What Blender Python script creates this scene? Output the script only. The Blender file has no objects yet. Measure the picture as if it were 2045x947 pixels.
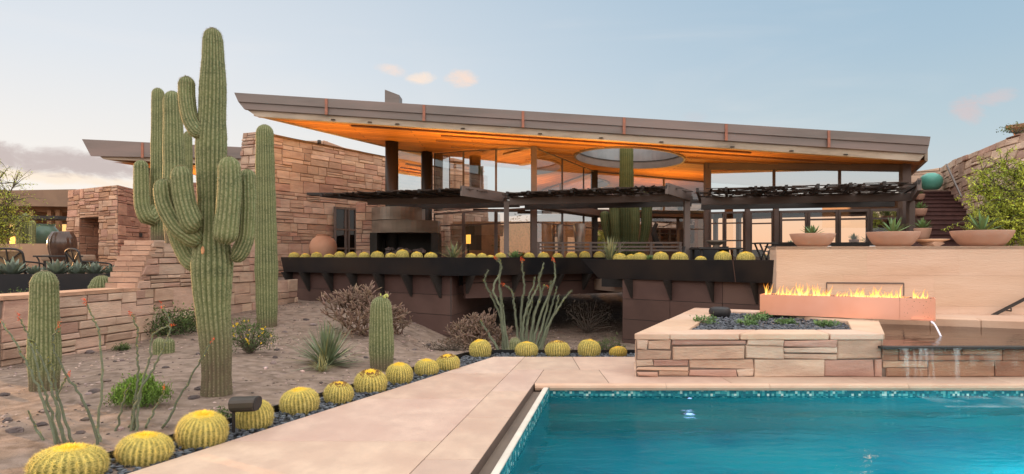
SUN_E=8.0; ZEN_K=1.7; BACK_K=1.0; MID_K=3.25; NISH=.003; UP_K=.5
import bpy, math, random
from mathutils import Vector, Matrix
V3 = Vector
SC = bpy.context.scene
COL = SC.collection
F, CX, HY, EYE = 1364.0, 1022.0, 512.0, 1.5
rad = math.radians

def at(px, py, Y):
    return V3(((px-CX)*Y/F, Y, EYE+(HY-py)*Y/F))
def ax(px, Y): return (px-CX)*Y/F
def az(py, Y): return EYE+(HY-py)*Y/F
def sstep(a, b, x):
    t = min(1, max(0, (x-a)/(b-a))); return t*t*(3-2*t)
def lerp(a, b, t): return a+(b-a)*t

# ------------------------------------------------------------------ mesh builder
ORG = {}
class MB:
    def __init__(s):
        s.v=[]; s.vc=[]; s.f=[]; s.mi=[]; s.fc=[]; s.sm=[]
        s.col=(1,1,1); s.m=0; s.smooth=False
    def vert(s, p, c=None):
        s.v.append(tuple(p)); s.vc.append(c); return len(s.v)-1
    def face(s, idx):
        s.f.append(tuple(idx)); s.mi.append(s.m); s.fc.append(s.col); s.sm.append(s.smooth)
    def poly(s, pts):
        s.face([s.vert(p) for p in pts])
    def hexa(s, b, t):            # b,t: rings of n points (bottom ccw, top ccw)
        n=len(b); B=[s.vert(p) for p in b]; T=[s.vert(p) for p in t]
        s.face(B[::-1]); s.face(T)
        for i in range(n):
            j=(i+1)%n; s.face((B[i],B[j],T[j],T[i]))
    def box(s, c, size, rz=0):
        hx,hy,hz=[k/2 for k in size]; ca,sa=math.cos(rz),math.sin(rz)
        def P(x,y,z): return (c[0]+x*ca-y*sa, c[1]+x*sa+y*ca, c[2]+z)
        q=[(-hx,-hy),(hx,-hy),(hx,hy),(-hx,hy)]
        s.hexa([P(x,y,-hz) for x,y in q],[P(x,y,hz) for x,y in q])
    def prism(s, poly, z0, z1):
        g0=z0 if callable(z0) else (lambda x,y:z0); g1=z1 if callable(z1) else (lambda x,y:z1)
        s.hexa([(x,y,g0(x,y)) for x,y in poly],[(x,y,g1(x,y)) for x,y in poly])
    def beam(s, p0, p1, w, h, up=V3((0,0,1))):
        p0=V3(p0); p1=V3(p1); d=(p1-p0).normalized()
        if abs(d.dot(up))>.98: up=V3((0,1,0))
        r=d.cross(up).normalized()*(w/2); u=r.cross(d).normalized()*(h/2)
        s.hexa([p0-r-u,p0+r-u,p0+r+u,p0-r+u],[p1-r-u,p1+r-u,p1+r+u,p1-r+u])
    def tube(s, pts, rads, seg=8, cap=True):
        pts=[V3(p) for p in pts]
        if not hasattr(rads,'__len__'): rads=[rads]*len(pts)
        old=s.smooth; rings=[]; fr=None
        for i,p in enumerate(pts):
            d=(pts[min(i+1,len(pts)-1)]-pts[max(i-1,0)]).normalized()
            if fr is None:
                a=V3((0,1,0)) if abs(d.z)>.8 else V3((0,0,1)); x=d.cross(a).normalized()
            else:
                x=(fr-d*fr.dot(d)).normalized()
            fr=x; y=d.cross(x)
            rings.append([s.vert(p+(x*math.cos(2*math.pi*k/seg)+y*math.sin(2*math.pi*k/seg))*rads[i]) for k in range(seg)])
        s.smooth=True
        for a,b in zip(rings,rings[1:]):
            for k in range(seg):
                j=(k+1)%seg; s.face((a[k],a[j],b[j],b[k]))
        s.smooth=old
        if cap: s.face(rings[0][::-1]); s.face(rings[-1])
    def lathe(s, c, prof, seg=24, squash=None):
        old=s.smooth; s.smooth=True; rings=[]
        for r,z in prof:
            rings.append([s.vert((c[0]+r*math.cos(2*math.pi*k/seg),c[1]+r*math.sin(2*math.pi*k/seg),c[2]+z)) for k in range(seg)])
        for a,b in zip(rings,rings[1:]):
            for k in range(seg):
                j=(k+1)%seg; s.face((a[k],a[j],b[j],b[k]))
        s.smooth=old
        if prof[0][0]>1e-4: s.face(rings[0][::-1])
        if prof[-1][0]>1e-4: s.face(rings[-1])
    def grid(s, fn, nu, nv):
        I=[[s.vert(fn(i/nu,j/nv)) for i in range(nu+1)] for j in range(nv+1)]
        for j in range(nv):
            for i in range(nu): s.face((I[j][i],I[j][i+1],I[j+1][i+1],I[j+1][i]))
    def rock(s, c, sx, sy, sz, rng, n=7, m=4):
        rz=rng.random()*6.28; ca,sa=math.cos(rz),math.sin(rz); rings=[]
        for j in range(m+1):
            t=math.pi*j/m; rr=math.sin(t) or .02
            ring=[]
            for k in range(n):
                a=2*math.pi*k/n+j*.4; q=rr*(.68+.56*rng.random()); x=q*math.cos(a)*sx; y=q*math.sin(a)*sy
                ring.append(s.vert((c[0]+x*ca-y*sa,c[1]+x*sa+y*ca,c[2]-math.cos(t)*sz)))
            rings.append(ring)
        for a,b in zip(rings,rings[1:]):
            for k in range(n):
                j=(k+1)%n; s.face((a[k],a[j],b[j],b[k]))
        s.face(rings[0][::-1]); s.face(rings[-1])
    def build(s, name, mats, parent=None, origin=None, bevel=0):
        if not isinstance(mats,(list,tuple)): mats=[mats]
        if parent is not None: o0=ORG[parent.name]
        elif origin is not None: o0=V3(origin)
        else:
            xs=[p[0] for p in s.v]; ys=[p[1] for p in s.v]; zs=[p[2] for p in s.v]
            o0=V3(((min(xs)+max(xs))/2,(min(ys)+max(ys))/2,min(zs)))
        me=bpy.data.meshes.new(name)
        me.from_pydata([(x-o0.x,y-o0.y,z-o0.z) for x,y,z in s.v],[],s.f)
        for m in mats: me.materials.append(m)
        me.polygons.foreach_set('material_index',s.mi)
        me.polygons.foreach_set('use_smooth',s.sm)
        ca=me.color_attributes.new('Col','FLOAT_COLOR','CORNER')
        buf=[]
        for f,fc in zip(s.f,s.fc):
            for i in f:
                c=s.vc[i] or fc; buf+= [c[0],c[1],c[2],1.0]
        ca.data.foreach_set('color',buf)
        me.update()
        o=bpy.data.objects.new(name,me); COL.objects.link(o)
        if parent is not None: o.parent=parent
        else: o.location=o0
        ORG[o.name]=o0
        if bevel:
            b=o.modifiers.new('edge','BEVEL'); b.width=bevel; b.segments=2; b.limit_method='ANGLE'; b.angle_limit=rad(40)
        return o

def thing(name, label, cat, loc=(0,0,0), group=None):
    o=bpy.data.objects.new(name,None); COL.objects.link(o); o.location=loc; o.empty_display_size=.1
    ORG[o.name]=V3(loc); return tag(o,label,cat,group)
def tag(o, label, cat, group=None):
    o['label']=label; o['category']=cat
    if group: o['group']=group
    return o
def struct(o): o['kind']='structure'; return o
def stuff(o): o['kind']='stuff'; return o
def kids(o): return [c for c in bpy.data.objects if c.parent is o]
def dup(o, loc, rz=0, sc=1.0, label=None, group=None, ch=None):
    c=o.copy(); COL.objects.link(c); c.location=loc; c.rotation_euler=(0,0,rz)
    c.scale=(sc,sc,sc) if not hasattr(sc,'__len__') else sc
    if label: c['label']=label
    if group: c['group']=group
    for k in kids(o):
        d=k.copy(); COL.objects.link(d); d.parent=c
        for g in kids(k):
            e=g.copy(); COL.objects.link(e); e.parent=d
    return c
class Row:        # first call moves the prototype, later calls copy it
    def __init__(s, proto): s.p=proto; s.used=False
    def put(s, loc, rz=0, sc=1.0, label=None, group=None):
        if not s.used:
            s.used=True; o=s.p; o.location=loc; o.rotation_euler=(0,0,rz)
            o.scale=(sc,sc,sc) if not hasattr(sc,'__len__') else sc
            if label: o['label']=label
            if group: o['group']=group
            return o
        return dup(s.p,loc,rz,sc,label,group)

# ------------------------------------------------------------------ materials
def mat(name, c1, c2=None, sc=3.0, rough=.7, metal=0, bump=0, bsc=None, stretch=(1,1,1), attr=False,
        lo=.35, hi=.65, spec=.4, c3=None, sc3=.6, rough2=None, det=6):
    m=bpy.data.materials.new(name); m.use_nodes=True; nt=m.node_tree; N=nt.nodes; L=nt.links
    p=N['Principled BSDF']; p.inputs['Roughness'].default_value=rough; p.inputs['Metallic'].default_value=metal
    p.inputs['Specular IOR Level'].default_value=spec
    tc=N.new('ShaderNodeTexCoord'); mp=N.new('ShaderNodeMapping'); mp.inputs['Scale'].default_value=stretch
    L.new(tc.outputs['Object'],mp.inputs['Vector'])
    out=None
    if c2 is None: c2=tuple(k*.8 for k in c1)
    nz=N.new('ShaderNodeTexNoise'); nz.inputs['Scale'].default_value=sc; nz.inputs['Detail'].default_value=det; nz.inputs['Roughness'].default_value=.6
    L.new(mp.outputs['Vector'],nz.inputs['Vector'])
    rp=N.new('ShaderNodeValToRGB'); rp.color_ramp.elements[0].position=lo; rp.color_ramp.elements[1].position=hi
    rp.color_ramp.elements[0].color=(*c1,1); rp.color_ramp.elements[1].color=(*c2,1)
    L.new(nz.outputs['Fac'],rp.inputs['Fac']); out=rp.outputs['Color']
    if c3 is not None:
        n3=N.new('ShaderNodeTexNoise'); n3.inputs['Scale'].default_value=sc3; n3.inputs['Detail'].default_value=3
        L.new(mp.outputs['Vector'],n3.inputs['Vector'])
        r3=N.new('ShaderNodeMapRange'); r3.inputs['From Min'].default_value=.42; r3.inputs['From Max'].default_value=.68
        L.new(n3.outputs['Fac'],r3.inputs['Value'])
        mx=N.new('ShaderNodeMix'); mx.data_type='RGBA'; L.new(r3.outputs['Result'],mx.inputs['Factor'])
        L.new(out,mx.inputs['A']); mx.inputs['B'].default_value=(*c3,1); out=mx.outputs['Result']
    if attr:
        va=N.new('ShaderNodeVertexColor'); va.layer_name='Col'
        mx=N.new('ShaderNodeMix'); mx.data_type='RGBA'; mx.blend_type='MULTIPLY'; mx.inputs['Factor'].default_value=1
        L.new(out,mx.inputs['A']); L.new(va.outputs['Color'],mx.inputs['B']); out=mx.outputs['Result']
    L.new(out,p.inputs['Base Color'])
    if rough2 is not None:
        mr=N.new('ShaderNodeMapRange'); mr.inputs['To Min'].default_value=rough; mr.inputs['To Max'].default_value=rough2
        mr.inputs['From Min'].default_value=.3; mr.inputs['From Max'].default_value=.7
        L.new(nz.outputs['Fac'],mr.inputs['Value']); L.new(mr.outputs['Result'],p.inputs['Roughness'])
    if bump:
        nb=N.new('ShaderNodeTexNoise'); nb.inputs['Scale'].default_value=bsc or sc*4; nb.inputs['Detail'].default_value=8; nb.inputs['Roughness'].default_value=.65
        L.new(mp.outputs['Vector'],nb.inputs['Vector'])
        bp=N.new('ShaderNodeBump'); bp.inputs['Strength'].default_value=min(1,bump); bp.inputs['Distance'].default_value=.02
        L.new(nb.outputs['Fac'],bp.inputs['Height']); L.new(bp.outputs['Normal'],p.inputs['Normal'])
    return m
def cactus_mat(name, valley, crest, tint, tsc=2.2, dry=None):
    """valley/crest colour from the mesh attribute, cloudy growth bands along the height"""
    m=bpy.data.materials.new(name); m.use_nodes=True; nt=m.node_tree; N=nt.nodes; L=nt.links
    p=N['Principled BSDF']; p.inputs['Roughness'].default_value=.72; p.inputs['Specular IOR Level'].default_value=.25
    va=N.new('ShaderNodeVertexColor'); va.layer_name='Col'; sp=N.new('ShaderNodeSeparateColor'); L.new(va.outputs['Color'],sp.inputs['Color'])
    tc=N.new('ShaderNodeTexCoord'); mp=N.new('ShaderNodeMapping'); mp.inputs['Scale'].default_value=(.35,.35,2.2); L.new(tc.outputs['Object'],mp.inputs['Vector'])
    nz=N.new('ShaderNodeTexNoise'); nz.inputs['Scale'].default_value=tsc; nz.inputs['Detail'].default_value=5; L.new(mp.outputs['Vector'],nz.inputs['Vector'])
    rp=N.new('ShaderNodeMapRange'); rp.inputs['From Min'].default_value=.35; rp.inputs['From Max'].default_value=.68; L.new(nz.outputs['Fac'],rp.inputs['Value'])
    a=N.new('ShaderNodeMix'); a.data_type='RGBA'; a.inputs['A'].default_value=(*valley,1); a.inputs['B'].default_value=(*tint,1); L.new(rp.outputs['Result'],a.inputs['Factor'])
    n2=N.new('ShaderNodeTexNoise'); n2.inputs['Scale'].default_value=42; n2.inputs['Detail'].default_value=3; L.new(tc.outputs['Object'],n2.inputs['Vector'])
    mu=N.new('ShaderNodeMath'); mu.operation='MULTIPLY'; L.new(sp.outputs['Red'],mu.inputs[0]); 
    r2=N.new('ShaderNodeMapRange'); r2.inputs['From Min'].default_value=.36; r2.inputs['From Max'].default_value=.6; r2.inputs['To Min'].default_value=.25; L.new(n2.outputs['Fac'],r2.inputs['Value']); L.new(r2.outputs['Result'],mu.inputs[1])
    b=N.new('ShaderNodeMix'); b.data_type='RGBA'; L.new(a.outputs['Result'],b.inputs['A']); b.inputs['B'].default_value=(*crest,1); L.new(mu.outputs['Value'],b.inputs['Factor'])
    out=b.outputs['Result']
    if dry:
        c=N.new('ShaderNodeMix'); c.data_type='RGBA'; L.new(sp.outputs['Green'],c.inputs['Factor']); L.new(out,c.inputs['A']); c.inputs['B'].default_value=(*dry,1); out=c.outputs['Result']
    L.new(out,p.inputs['Base Color'])
    nb=N.new('ShaderNodeBump'); nb.inputs['Strength'].default_value=.3; nb.inputs['Distance'].default_value=.01; L.new(n2.outputs['Fac'],nb.inputs['Height']); L.new(nb.outputs['Normal'],p.inputs['Normal'])
    return m
def emit_mat(name, c, s):
    m=bpy.data.materials.new(name); m.use_nodes=True; p=m.node_tree.nodes['Principled BSDF']
    p.inputs['Base Color'].default_value=(*c,1); p.inputs['Emission Color'].default_value=(*c,1); p.inputs['Emission Strength'].default_value=s
    return m
def glass_mat(name, refl=.5, tint=(.62,.66,.66)):
    m=bpy.data.materials.new(name); m.use_nodes=True; nt=m.node_tree; N=nt.nodes; L=nt.links; N.clear()
    o=N.new('ShaderNodeOutputMaterial'); mx=N.new('ShaderNodeMixShader'); t=N.new('ShaderNodeBsdfTransparent'); g=N.new('ShaderNodeBsdfGlossy')
    t.inputs['Color'].default_value=(*tint,1); g.inputs['Roughness'].default_value=.01; g.inputs['Color'].default_value=(.95,.95,.95,1)
    lw=N.new('ShaderNodeLayerWeight'); lw.inputs['Blend'].default_value=.25
    mr=N.new('ShaderNodeMapRange'); mr.inputs['To Min'].default_value=refl; mr.inputs['To Max'].default_value=min(1,refl+.5)
    L.new(lw.outputs['Fresnel'],mr.inputs['Value']); L.new(mr.outputs['Result'],mx.inputs['Fac'])
    L.new(t.outputs[0],mx.inputs[1]); L.new(g.outputs[0],mx.inputs[2]); L.new(mx.outputs[0],o.inputs['Surface'])
    return m

W1=(1,1,1)
M={}
M['stone']=mat('sandstone',(.95,.95,.95),(1.1,1.05,1.0),sc=5,rough=.9,bump=.9,bsc=14,stretch=(1,1,3.5),attr=True,spec=.2,c3=(.80,.74,.72),sc3=2.2)
M['mortar']=mat('stone_joint',(.17,.125,.10),(.22,.16,.13),sc=8,rough=1)
M['coping']=mat('sandstone_coping',(.60,.40,.29),(.54,.35,.255),sc=3,rough=.8,bump=.25,bsc=22,c3=(.64,.46,.35),sc3=1.3,attr=True)
M['flag']=mat('flagstone',(.62,.445,.345),(.52,.365,.285),sc=5.0,rough=.72,bump=.3,bsc=26,attr=True,c3=(.50,.335,.262),sc3=1.6,stretch=(1,.7,1),rough2=.55)
M['flagjoint']=mat('flag_joint',(.12,.085,.07))
M['travertine']=mat('travertine_panel',(.61,.43,.315),(.56,.385,.28),sc=2.4,rough=.8,bump=.45,bsc=13,stretch=(.6,.6,3.2),attr=True,c3=(.66,.49,.38),sc3=.8,spec=.2)
M['sand']=mat('desert_sand',(.295,.218,.168),(.155,.114,.09),sc=2.8,rough=.95,bump=1.0,bsc=40,c3=(.33,.25,.205),sc3=7,spec=.1,det=10)
M['fascia']=mat('fascia_metal',(.195,.165,.152),(.155,.132,.122),sc=1.3,rough=.5,metal=.25,c3=(.24,.185,.17),sc3=.5,stretch=(.6,1,4),bump=.05)
M['seam']=mat('copper_seam',(.40,.15,.09),(.27,.12,.085),sc=9,rough=.6)
M['edgebeam']=mat('weathered_concrete',(.42,.34,.26),(.20,.16,.13),sc=2.6,rough=.85,bump=.2,stretch=(.6,1,3),lo=.45,hi=.75,c3=(.50,.42,.34),sc3=1.2)
M['soffit']=mat('cedar_soffit',(.64,.28,.06),(.42,.165,.035),sc=1.9,rough=.6,stretch=(.30,8,8),c3=(.52,.22,.05),sc3=1.1)
def planks(m,w,h):
    nt=m.node_tree; N=nt.nodes; L=nt.links; p=N['Principled BSDF']; src=p.inputs['Base Color'].links[0].from_socket
    tc=N.new('ShaderNodeTexCoord'); b=N.new('ShaderNodeTexBrick'); L.new(tc.outputs['Object'],b.inputs['Vector'])
    b.inputs['Color1'].default_value=(1.12,1.12,1.12,1); b.inputs['Color2'].default_value=(.74,.72,.70,1); b.inputs['Mortar'].default_value=(.30,.28,.26,1)
    b.inputs['Scale'].default_value=1; b.inputs['Brick Width'].default_value=w; b.inputs['Row Height'].default_value=h; b.inputs['Mortar Size'].default_value=.012; b.inputs['Bias'].default_value=-.1
    mx=N.new('ShaderNodeMix'); mx.data_type='RGBA'; mx.blend_type='MULTIPLY'; mx.inputs['Factor'].default_value=1; L.new(src,mx.inputs['A']); L.new(b.outputs['Color'],mx.inputs['B']); L.new(mx.outputs['Result'],p.inputs['Base Color'])
planks(M['soffit'],3.1,.27)
M['roofing']=mat('roof_membrane',(.25,.22,.2),(.2,.18,.17),sc=2,rough=.9)
M['steelpaint']=mat('bronze_steel',(.145,.112,.10),(.12,.092,.083),sc=2,rough=.55,metal=.2,c3=(.16,.125,.112),sc3=.7)
M['darksteel']=mat('dark_steel',(.026,.023,.022),(.036,.032,.03),sc=3,rough=.6,metal=.1)
M['planter']=mat('blackened_steel',(.011,.013,.017),(.017,.017,.020),sc=1.6,rough=.38,metal=.35,c3=(.035,.026,.022),sc3=.8,rough2=.55,bump=.03)
M['rust']=mat('brown_steel_panel',(.078,.041,.033),(.062,.033,.027),sc=1.5,rough=.75,c3=(.10,.058,.047),sc3=.6,bump=.12,bsc=25,attr=True,stretch=(1,1,1.6))
M['lattice']=mat('woven_branch',(.035,.024,.02),(.055,.04,.033),sc=6,rough=.9,attr=True)
M['column']=mat('column_steel',(.045,.042,.040),(.032,.030,.029),sc=1.2,rough=.45,metal=.45,stretch=(1,1,.5))
M['glass']=glass_mat('window_glass',.74,(.45,.46,.46))
M['glassleft']=glass_mat('living_room_glass',.28,(.80,.80,.80))
M['darkglass']=glass_mat('door_glass',.05,(.25,.25,.25))
M['glassup']=glass_mat('clerestory_glass',.66,(.50,.52,.52))
M['frame']=mat('window_frame',(.13,.10,.088),(.105,.082,.073),sc=3,rough=.5,metal=.2)
M['hood']=mat('fireplace_hood',(.27,.23,.19),(.18,.155,.13),sc=1.4,rough=.42,metal=.55,stretch=(.7,1,3),c3=(.32,.275,.23),sc3=.8)
M['soot']=mat('firebox_soot',(.022,.021,.019),(.035,.032,.03),sc=3,rough=.9)
M['terracotta']=mat('terracotta',(.43,.215,.13),(.37,.18,.11),sc=2.6,rough=.8,bump=.15,bsc=22,c3=(.48,.27,.18),sc3=1.6)
M['bowl']=mat('clay_bowl',(.44,.25,.175),(.36,.20,.145),sc=3,rough=.82,bump=.2,bsc=30,c3=(.50,.31,.23),sc3=1.5)
M['copper']=mat('copper_sheet',(.95,.47,.30),(.84,.38,.24),sc=1.4,rough=.36,metal=.85,c3=(.92,.50,.38),sc3=.9,rough2=.5,bump=.02)
M['maroon']=mat('maroon_step',(.13,.065,.06),(.09,.045,.043),sc=3,rough=.7,bump=.15)
M['verdigris']=mat('verdigris_glaze',(.12,.42,.34),(.08,.34,.29),sc=3,rough=.35,c3=(.16,.47,.38),sc3=1.4)
M['greenglaze']=mat('green_glaze',(.12,.20,.15),(.08,.15,.12),sc=3,rough=.3)
M['brownglaze']=mat('brown_glaze',(.085,.045,.03),(.05,.027,.02),sc=4,rough=.18,spec=.6)
M['pebble']=mat('dark_pebble',(.085,.095,.105),(.055,.06,.07),sc=9,rough=.55,attr=True)
M['sandstones']=mat('desert_pebble',(.30,.22,.185),(.22,.165,.145),sc=9,rough=.9,attr=True)
M['rock']=mat('desert_rock',(.17,.13,.12),(.10,.085,.085),sc=7,rough=.9,bump=.4,attr=True)
M['blackrock']=mat('black_stone',(.018,.018,.02),(.03,.03,.032),sc=5,rough=.5,bump=.3)
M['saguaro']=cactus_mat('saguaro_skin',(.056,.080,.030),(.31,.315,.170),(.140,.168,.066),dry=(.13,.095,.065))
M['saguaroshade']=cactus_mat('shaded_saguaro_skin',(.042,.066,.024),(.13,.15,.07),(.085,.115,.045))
M['saguarospine']=mat('saguaro_spine',(.50,.42,.28),(.36,.30,.20),sc=20,rough=.8)
M['barrel']=cactus_mat('barrel_skin',(.15,.155,.038),(.40,.36,.11),(.21,.20,.05),tsc=6)
M['barrelspine']=mat('golden_spine',(.74,.58,.19),(.62,.52,.22),sc=20,rough=.7,attr=True)
M['crown']=mat('barrel_crown',(.93,.66,.04),(.86,.55,.03),sc=40,rough=.85,bump=.6,bsc=90)
M['fruit']=mat('dry_fruit',(.16,.075,.025),(.26,.14,.04),sc=30,rough=.9)
M['agave']=mat('agave_leaf',(.21,.255,.20),(.15,.195,.155),sc=3,rough=.6,attr=True)
M['agavegreen']=mat('aloe_leaf',(.16,.25,.085),(.10,.19,.075),sc=4,rough=.55,attr=True)
M['yucca']=mat('yucca_blade',(.23,.28,.16),(.15,.20,.11),sc=4,rough=.65,attr=True)
M['leaf']=mat('green_leaf',(.085,.13,.035),(.055,.09,.027),sc=3,rough=.7,attr=True)
M['brightleaf']=mat('bright_leaf',(.15,.25,.035),(.10,.19,.03),sc=3,rough=.7,attr=True)
M['paloverde']=mat('palo_verde_leaf',(.54,.57,.08),(.34,.42,.05),sc=2,rough=.7,attr=True)
M['bark']=mat('bark',(.13,.11,.06),(.08,.065,.045),sc=9,rough=.9,bump=.4)
M['twig']=mat('grey_twig',(.16,.12,.095),(.10,.08,.065),sc=9,rough=.9,attr=True)
M['cholla']=mat('cholla_joint',(.23,.155,.115),(.17,.12,.095),sc=12,rough=.9,attr=True)
M['ocotillo']=mat('ocotillo_wand',(.155,.175,.115),(.115,.135,.09),sc=14,rough=.85,attr=True)
M['ocotilloleaf']=mat('ocotillo_leaf',(.32,.31,.07),(.22,.24,.06),sc=9,rough=.8,attr=True)
M['redflower']=mat('red_blossom',(.72,.055,.025),(.62,.10,.02),sc=30,rough=.7,attr=True)
M['yellowflower']=mat('yellow_blossom',(.78,.55,.03),(.7,.45,.02),sc=30,rough=.7)
M['wicker']=mat('wicker_back',(.27,.18,.10),(.19,.125,.07),sc=30,rough=.9)
M['cushion']=mat('tan_cushion',(.36,.26,.19),(.31,.225,.165),sc=9,rough=.95)
M['wood']=mat('warm_wood',(.30,.155,.07),(.22,.11,.05),sc=3,rough=.6,stretch=(.4,4,4))
M['plaster']=mat('tan_plaster',(.42,.27,.18),(.36,.23,.155),sc=2,rough=.9)
M['innerstone']=mat('interior_plaster',(.30,.17,.09),(.2,.11,.06),sc=3,rough=.9)
M['deck']=mat('deck_stone',(.30,.22,.17),(.25,.18,.145),sc=2,rough=.7)
M['lamp']=emit_mat('lamp_shade_glow',(1.0,.50,.08),2.2)
M['warmpane']=emit_mat('lit_window',(1.0,.62,.22),1.0)
M['poolglow']=emit_mat('pool_lens',(.78,.62,1.0),1.6)
# ------------------------------------------------------------------ stone facing
PAL=[(.57,.415,.305),(.50,.35,.25),(.63,.475,.36),(.46,.315,.225),(.55,.38,.285),(.59,.435,.31),(.53,.385,.28),(.49,.315,.235)]
def stone_face(mb, f, U, Vh, rng, top=None, left=None, right=None, ch=(.2,.42), w=(.35,1.15), depth=.03, pal=PAL, gap=.008, back=True, minh=.05, split=(.22,.72), jit=.012):
    """clads the surface f(u,v) with random-coursed ashlar; every stone stands proud by its own amount"""
    top=top or (lambda u:Vh); left=left or (lambda v:0.0); right=right or (lambda v:U)
    def nrm(u,v):
        e=.02; a=f(u+e,v)-f(u-e,v); b=f(u,v+e)-f(u,v-e); return a.cross(b).normalized()
    def clampv(u,v): 
        v=min(v,top(u)); u=min(max(u,left(v)),right(v)); return u,v
    def stone(u0,u1,v0,v1):
        um=(u0+u1)/2
        if v0>=top(um)-.02: return
        if u1<=left((v0+v1)/2)+.03 or u0>=right((v0+v1)/2)-.03: return
        j=lambda s:(rng.random()-.5)*s
        c=[(u0+gap+j(jit),v0+gap+j(jit*.8)),(u1-gap+j(jit),v0+gap+j(jit*.8)),(u1-gap+j(jit),v1-gap+j(jit*.8)),(u0+gap+j(jit),v1-gap+j(jit*.8))]
        c=[clampv(*q) for q in c]
        if (c[1][0]-c[0][0])<.03 or (c[3][1]-c[0][1])<.015 and (c[2][1]-c[1][1])<.015: return
        d=depth*(.35+1.1*rng.random()); bev=min(.012,(v1-v0)*.18)
        base=[f(*q) for q in c]; n=[nrm(*q) for q in c]
        cu=sum(q[0] for q in c)/4; cv=sum(q[1] for q in c)/4
        ins=[]
        for q in c:
            du=math.copysign(min(bev,abs(cu-q[0])*.8),cu-q[0]); dv=math.copysign(min(bev,abs(cv-q[1])*.8),cv-q[1])
            ins.append((q[0]+du,q[1]+dv))
        tilt=[(rng.random()-.5)*.010 for _ in range(4)]
        front=[f(*q)+n[i]*(d+tilt[i]) for i,q in enumerate(ins)]
        mid=[base[i]+n[i]*(d*.72) for i in range(4)]
        p=pal[rng.randrange(len(pal))]; k=.84+.30*rng.random()
        mb.col=(p[0]*k*.98,p[1]*k*1.01,p[2]*k*1.08); mb.m=0
        B=[mb.vert(q) for q in base]; Mi=[mb.vert(q) for q in mid]; Fr=[mb.vert(q) for q in front]
        mb.face(Fr)
        for i in range(4):
            k2=(i+1)%4; mb.face((B[i],B[k2],Mi[k2],Mi[i])); mb.face((Mi[i],Mi[k2],Fr[k2],Fr[i]))
    v=0
    while v<Vh-1e-6:
        h=min(rng.uniform(*ch),Vh-v)
        if Vh-v-h<ch[0]*.6: h=Vh-v
        u=-rng.random()*w[1]
        while u<U:
            bw=rng.uniform(w[0]*1.2,w[1]*1.5); r=rng.random()
            u1=u+bw
            if r<split[0]: rows=[1.0]
            elif r<split[1]:
                a=rng.uniform(.28,.72); rows=[a,1-a]
            else:
                a=rng.uniform(.2,.45); b=rng.uniform(.2,.4); rows=[a,b,1-a-b]
            if h*min(rows)<minh: rows=[1.0] if h<minh*2 else [.5,.5]
            vv=v
            for q in rows:
                hv=h*q; uu=u
                while uu<u1-1e-6:
                    ww=rng.uniform(*w)*(1.0 if hv>.12 else 1.2)
                    if u1-uu-ww<w[0]*.7: ww=u1-uu
                    if uu+ww>0 and uu<U: stone(max(uu,0),min(uu+ww,U),vv,vv+hv)
                    uu+=ww
                vv+=hv
            u=u1
        v+=h
    if back:
        mb.m=1; mb.col=W1; n=24; rows=8
        def P(i,j):
            u=U*i/n; t=top(u)*j/rows; l,r=left(t),right(t)
            u2=l+(r-l)*i/n; return f(u2,min(t,top(u2)))
        I=[[mb.vert(P(i,j)) for i in range(n+1)] for j in range(rows+1)]
        for j in range(rows):
            for i in range(n): mb.face((I[j][i],I[j][i+1],I[j+1][i+1],I[j+1][i]))
def plane_f(p0, p1, z0, lean=0.0):
    """vertical face from p0 to p1 seen from its right-hand side (normal = dir x up reversed to the viewer)"""
    a=V3((p0[0],p0[1],0)); d=(V3((p1[0],p1[1],0))-a); L=d.length; d.normalize()
    nn=V3((d.y,-d.x,0))
    def f(u,v):
        b=a+d*u-nn*(lean*v); return V3((b.x,b.y,z0+v))
    return f, L

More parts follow.
